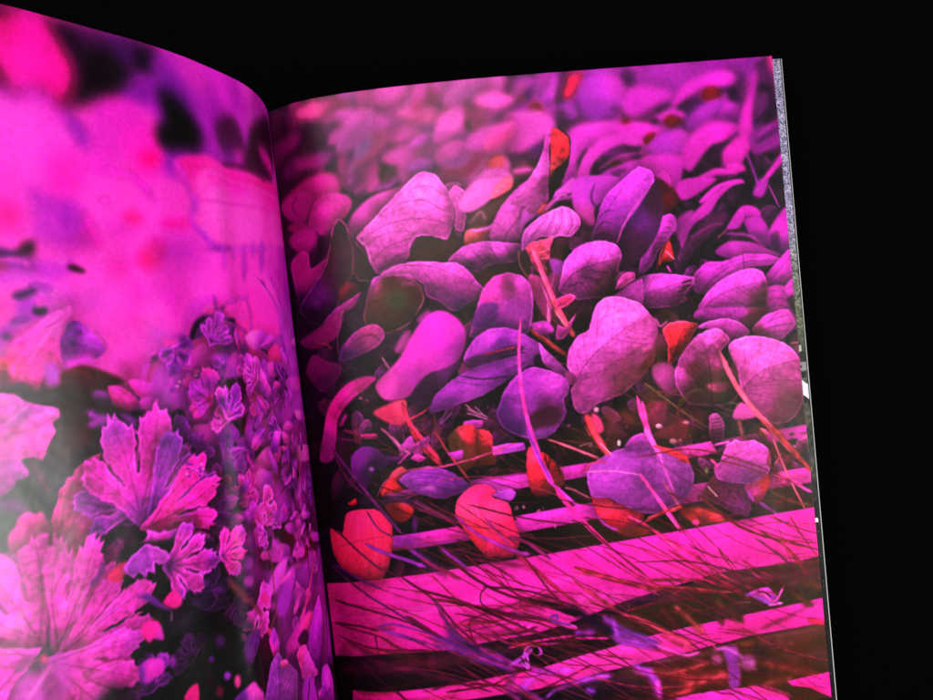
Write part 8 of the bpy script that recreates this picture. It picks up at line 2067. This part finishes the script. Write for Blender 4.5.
C|90 1714 1955 2553|twig 70 0.794 2.579 780f3c 960f5a 5a0f28 8c2328 aa1464 64143c|
C|176 1471 1596 2288|strand 70 2.778 7.54 780f3c a01e5a 500a28 8c2337 c8326e 640f32 b42d64|
C|424 1960 1831 2491|strand 30 2.381 5.952 780f3c a01e5a 500a28 8c2337 b42d64|
C|41 2004 1950 2594|streak 60 0.794 2.778 3c0f1e 641e28 501414 280a14 823214 5a1450 782828|
L|1024 475 1069 364 1108 237 1162 212 1196 252 1192 309 1171 373 1131 435 1080 496|1104,433,140a0a 1144,371,1e0c0c 1074,397,461428|b.87 d0 s0
L|1120 221 1153 214 1190 250 1186 317 1148 355 1128 363 1103 390 1115 303|1144,256,d22d41 1160,306,d7233c 1121,352,e64b41|b.87 t.25 d0 s0
L|939 483 997 415 1044 362 1086 292 1100 236 1121 215 1126 230 1109 294 1106 351 1093 415 1076 496|1061,363,dc5ac3 1001,456,e15ac3 1105,269,be3ca5 1089,415,7d2869|b.87 r.12 t.2 d0 s0
'''

def decode(pr, text):
    """one shape per line: kind | outline (0.01 cm) | colours or widths | options"""
    names = dict(b='blur', r='rim', t='tex', s='sh', d='drop', p='sharp', w='wob', a='a', e='ed', m='amt', c='clip')
    for ln in text.strip().split('\n'):
        k, pts, cols, opt = ln.split('|')
        q = np.array(pts.split(), float).reshape(-1, 2) / 100
        kw = {names[t[0]]: float(t[1:]) for t in opt.split()}
        if k == 'L':
            c = [t.split(',') for t in cols.split()]
            pr.leaf(q, [(float(x) / 100, float(y) / 100, h) for x, y, h in c], **kw)
        elif k == 'P':
            c = cols.split(); pr.palm(q[0, 0], q[0, 1], float(c[0]), float(c[1]), int(c[2]), float(c[3]), c[4], c[5], float(c[6]))
        elif k == 'G':
            pr.soften(*map(float, cols.split()))
        elif k == 'C':
            c = cols.split(); pr.litter(c[0], int(c[1]), q.ravel(), c[4:], float(c[2]), float(c[3]))
        elif k == 'S':
            w, w2, h = cols.split()
            pr.line(q, float(w), h if h != '-' else None, float(w2), **kw)
        else:
            n, amt, w = cols.split()
            pr.veins(q, int(n), float(amt), float(w))
    return pr.finish()

def arc(profile):
    p = smooth_line(profile, 40, False)
    s = np.r_[0, np.cumsum(np.linalg.norm(np.diff(p, axis=0), axis=1))]
    return p, s

def frame(profile, s, up):
    """points and outward normals at arc lengths s"""
    p, a = arc(profile)
    P = np.stack([np.interp(s, a, p[:, 0]), np.interp(s, a, p[:, 1])], 1)
    e = 0.05
    t = np.stack([np.interp(s + e, a, p[:, 0]) - np.interp(s - e, a, p[:, 0]), np.interp(s + e, a, p[:, 1]) - np.interp(s - e, a, p[:, 1])], 1)
    t /= np.linalg.norm(t, axis=1)[:, None]
    n = np.stack([t[:, 1], -t[:, 0]], 1) * up
    return P, n

# ------------------------------------------------------------------ paper materials
def coated_paper(name, attr=True, colour=(0.8, 0.79, 0.77), rough=0.4, gloss=0.19):
    m, n, l, b = material(name, rough, colour, gloss)
    if attr:
        a = n.new('ShaderNodeAttribute'); a.attribute_name = 'print'
        l.new(a.outputs['Color'], b.inputs['Base Color'])
    tc = n.new('ShaderNodeTexCoord')
    f = n.new('ShaderNodeTexNoise'); f.inputs['Scale'].default_value = 55; f.inputs['Detail'].default_value = 3
    l.new(tc.outputs['Object'], f.inputs['Vector'])
    bu = n.new('ShaderNodeBump'); bu.inputs['Strength'].default_value = 0.2; bu.inputs['Distance'].default_value = 0.002
    l.new(f.outputs['Fac'], bu.inputs['Height']); l.new(bu.outputs['Normal'], b.inputs['Normal'])
    r = n.new('ShaderNodeMapRange'); r.inputs[3].default_value = rough - 0.05; r.inputs[4].default_value = rough + 0.06
    l.new(f.outputs['Fac'], r.inputs[0]); l.new(r.outputs[0], b.inputs['Roughness'])
    return m

print_mat = coated_paper('printed_coated_paper', rough=0.40)
curl_mat = coated_paper('printed_coated_paper_raised', rough=0.28, gloss=0.26)
white_mat = coated_paper('white_paper', False, (0.5, 0.49, 0.47))
cover_mat, *_ = material('black_card', 0.8, (0.004, 0.004, 0.005), 0.1)
edge_mat, en, el, eb = material('page_edges', 0.7, (0.5, 0.48, 0.46), 0.2)
wv = en.new('ShaderNodeTexWave'); wv.bands_direction = 'Z'; wv.inputs['Scale'].default_value = 900; wv.inputs['Distortion'].default_value = 1.5
tc = en.new('ShaderNodeTexCoord'); cr = en.new('ShaderNodeValToRGB')
cr.color_ramp.elements[0].color = (0.16, 0.15, 0.15, 1); cr.color_ramp.elements[1].color = (0.6, 0.58, 0.56, 1)
el.new(tc.outputs['Object'], wv.inputs['Vector']); el.new(wv.outputs['Fac'], cr.inputs['Fac']); el.new(cr.outputs['Color'], eb.inputs['Base Color'])

# ------------------------------------------------------------------ the magazine
mag = bpy.data.objects.new('open_magazine', None)
mag.empty_display_size = 0.05
mag.location = (0, 0, -0.0191)
scene.collection.objects.link(mag)
tag(mag, label='open glossy magazine with magenta photographs of plants printed across both pages', category='magazine')

def attach(o):
    o.parent = mag
    o.matrix_parent_inverse = Matrix.Translation((0, 0, -0.0191)).inverted()
    return o

def sheet(name, profile, up, colours, res, mat, w, h, wave=None, sink=0.0):
    """a printed sheet of paper on a page profile; its colours are the print, its turned-down rim the paper's cut edge"""
    H, W = colours.shape[:2]
    s = np.arange(W) / res; v = np.arange(H) / res
    P, n = frame(profile, s, up)
    X = np.broadcast_to(P[None, :, 0], (H, W)).copy(); Z = np.broadcast_to(P[None, :, 1], (H, W)).copy()
    off = np.zeros((H, W)) - sink
    if wave is not None:
        off = off + wave(s[None, :], v[:, None])
    X += off * n[None, :, 0]; Z += off * n[None, :, 1]
    Y = np.broadcast_to(-v[:, None], (H, W))
    co = np.stack([X, Y, Z], -1)
    lin = linear(colours) * 0.93
    # rim: one extra row or column all round, 0.25 mm behind the face, in bare paper
    th = 0.018
    N = np.stack([np.broadcast_to(n[None, :, 0], (H, W)), np.zeros((H, W)), np.broadcast_to(n[None, :, 1], (H, W))], -1)
    co2 = np.pad(co, ((1, 1), (1, 1), (0, 0)), mode='edge'); N2 = np.pad(N, ((1, 1), (1, 1), (0, 0)), mode='edge')
    lin2 = np.pad(lin, ((1, 1), (1, 1), (0, 0)), mode='edge')
    rim = np.zeros(co2.shape[:2], bool); rim[0] = rim[-1] = True; rim[:, 0] = rim[:, -1] = True
    co2[rim] -= N2[rim] * th
    lin2[rim] = (0.62, 0.55, 0.6)
    rgba = np.concatenate([lin2, np.ones(lin2.shape[:2] + (1,))], -1)
    return attach(mesh_object(name, co2.reshape(-1, 3) * CM, grid_quads(H + 2, W + 2, flip=up < 0), mat, None, rgba.reshape(-1, 4)))

def slab(name, profile, up, d0, d1, s0, s1, v0, v1, mat, bottom=None, n=60):
    """a solid between two offsets of a page profile (a stack of pages, a cover)"""
    s = np.linspace(s0, s1, n)
    P, N = frame(profile, s, up)
    A = P - N * d0; B = P - N * d1
    if bottom is not None:
        B = np.stack([P[:, 0], np.full(n, bottom)], 1)
    ring = np.vstack([A, B[::-1]]); k = len(ring)
    verts = [(x, -v, z) for v in (v0, v1) for x, z in ring]
    q = [(i, (i + 1) % k, (i + 1) % k + k, i + k) for i in range(k)]
    for b in (0, k):
        q += [(b + i, b + i + 1, b + k - 2 - i, b + k - 1 - i) for i in range(n - 1)]
    return attach(mesh_object(name, np.array(verts) * CM, q, mat, None, smooth=False))

RES = 36
left_print = Print(21.62, PAGE_H, RES, '140510', 7)
left_page = sheet('page', LEFT, 1, decode(left_print, LEFT_PRINT), RES, curl_mat, 21.62, PAGE_H,
                  wave=lambda s, v: 0.17 * (1 - np.exp(-v / 3)) * np.exp(-((s - 6.0 - 0.06 * v) / 0.6) ** 2) + 0.012 * np.sin(s * 1.3 + v * 0.5) * np.minimum(1, v / 3))
tag(left_page, label='left page printed with blurred pink flowers and purple leaves')
right_print = Print(20.45, PAGE_H, RES, '140510', 3)
right_print.cool = 0.035         # this photograph is printed a little cooler
right_page = sheet('page', RIGHT, -1, decode(right_print, RIGHT_PRINT), RES, print_mat, 20.45, PAGE_H,
                   wave=lambda s, v: 0.016 * np.sin(s * 0.9 + v * 0.42 + 1.1 * np.sin(v * 0.3)) * np.minimum(1, v / 4) + 0.006 * np.sin(s * 2.3 - v * 0.8))
tag(right_page, label='right page printed with magenta leaves above pink boards')

# the next sheet, its grey photograph showing as a strip past the right page's edge
def strip_print(w, h, res):
    rng = np.random.default_rng(11)
    H, W = int(h * res) + 1, int(w * res) + 1
    v = np.arange(H)[:, None] / res; u = np.arange(W)[None, :] / res
    a = vnoise(H, W, 0.032 * res, rng) + 0.5; b = vnoise(H, W, 0.16 * res, rng); c = vnoise(H, W, 0.9 * res, rng)
    g = np.clip(0.5 + (a - 0.5) * 1.05 + b * 0.35, 0, 1)
    lilac = np.stack([0.22 + 0.62 * g, 0.21 + 0.58 * g, 0.30 + 0.62 * g], -1)
    green = np.stack([0.16 + 0.45 * g, 0.17 + 0.45 * g, 0.13 + 0.38 * g], -1)
    dark = np.stack([0.06 + 0.1 * g ** 3] * 3, -1) + (np.clip(a - 0.93, 0, 1) * 7)[..., None]
    k = lambda lo, hi: np.clip((v - lo) / (hi - lo), 0, 1)[..., None]
    out = lilac * (1 - k(6.5, 9.5)) + green * k(6.5, 9.5)
    out = out * (1 - .55 * k(10.5, 12)) 
    out = out * (1 - k(14.6, 15.6)) + dark * k(14.6, 15.6)
    grain = np.stack([.12 + .25 * np.clip(c + .3 + .8 * b, 0, 1)] * 3, -1) * np.array([1, .97, .85])
    m = (k(11.6, 12) * (1 - k(16.8, 18)))
    out = out * (1 - m) + grain * m
    e = w - (0.43 - 0.0075 * v)          # where the upper page ends
    def block(v0, v1, u0, u1, col, slant=0.0):
        vv = v + (u - e) * slant
        q = (vv > v0) & (vv < v1) & (u > e + u0 * .75) & (u < e + u1 * .75)
        out[q] = col
    block(12.15, 12.5, -.3, .6, (.55, .53, .55)); block(12.52, 12.8, .05, .34, (.1, .12, .12)); block(12.82, 13.42, .0, .6, (.9, .88, .92), -.9)
    block(13.42, 13.75, .02, .5, (.12, .13, .13), -.9); block(12.28, 12.36, .0, .14, (.12, .1, .1)); block(11.5, 11.75, .0, .2, (.72, .72, .66), .4)
    block(13.9, 14.1, .05, .3, (.3, .28, .2), .5); block(14.4, 14.9, .0, .18, (.35, .3, .24), .8); block(18.55, 18.72, .06, .24, (.92, .9, .9))
    block(16.5, 16.7, .05, .2, (.4, .36, .3), .7)
    wl = (u > e - .02) & (u < e + .045) & (v > 11.4) & (v < 19.5) & (a > .38); out[wl] = (.78, .77, .76)
    edge = (u > w - 0.04); out[edge & (v > -1)] *= 0.25
    return np.clip(out, 0, 1)

def loose_sheet(name, x_of, v0, z, mat, cols=None, res=None, w=0.0, nv=240, label=None):
    """a sheet under the right page; x_of(v) is where its outer edge runs"""
    if cols is not None:
        H, W = cols.shape[:2]
    else:
        H, W = nv, 24
    v = np.linspace(v0, PAGE_H, H); u = np.linspace(-w, 0, W)
    X = x_of(v)[:, None] + u[None, :]
    p, a = arc(RIGHT)
    Z = np.interp(X, p[:, 0], p[:, 1]) - z - 0.02 * np.clip(X - 19.9, 0, 9)
    co = np.stack([X, np.broadcast_to(-v[:, None], X.shape), Z], -1)
    rgba = None
    if cols is not None:
        rgba = np.concatenate([linear(cols) * 0.9, np.ones((H, W, 1))], -1).reshape(-1, 4)
    o = attach(mesh_object(name, co.reshape(-1, 3) * CM, grid_quads(H, W), mat, None, rgba))
    if label:
        o['label'] = label
    return o

strip = strip_print(1.2, PAGE_H, 56)
loose_sheet('page', lambda v: 20.41 - 0.0072 * v, 0.1, 0.10, print_mat, strip, 56, 1.2, label='grey printed page showing as a strip past the right page')
loose_sheet('page', lambda v: 20.465 - 0.0066 * v, 0.1, 0.16, white_mat, None, None, 2.0, label='white edge of the page below the grey strip')

slab('page_stack', RIGHT, -1, 0.2, 0.0, 0.3, 20.45 - 0.15, 0.15, PAGE_H - 0.05, edge_mat, bottom=-1.75)
slab('page_stack', LEFT, 1, 0.05, 0.55, 0.9, 21.62 - 0.05, 0.1, PAGE_H - 0.05, edge_mat)
# covers and spine of black card
def card(name, pts, v0, v1, th, mat):
    p = np.array(pts, float); t = np.gradient(p, axis=0); t /= np.linalg.norm(t, axis=1)[:, None]
    n = np.stack([t[:, 1], -t[:, 0]], 1) * th
    ring = np.vstack([p, (p + n)[::-1]]); k = len(ring); m = len(p)
    verts = [(x, -v, z) for v in (v0, v1) for x, z in ring]
    q = [(i, (i + 1) % k, (i + 1) % k + k, i + k) for i in range(k)]
    for b in (0, k):
        q += [(b + i, b + i + 1, b + k - 2 - i, b + k - 1 - i) for i in range(m - 1)]
    return attach(mesh_object(name, np.array(verts) * CM, q, mat, None, smooth=False))
card('cover', [(0.4, -1.78), (7, -1.78), (14, -1.78), (20.3, -1.78)], 0.12, PAGE_H, 0.1, cover_mat)
slab('cover', LEFT, 1, 0.58, 0.66, 1.2, 21.62 - 0.02, 0.08, PAGE_H, cover_mat)
card('spine', [(-0.72, -0.1), (-0.55, -0.9), (-0.2, -1.5), (0.36, -1.78)], 0.1, PAGE_H, 0.09, cover_mat)
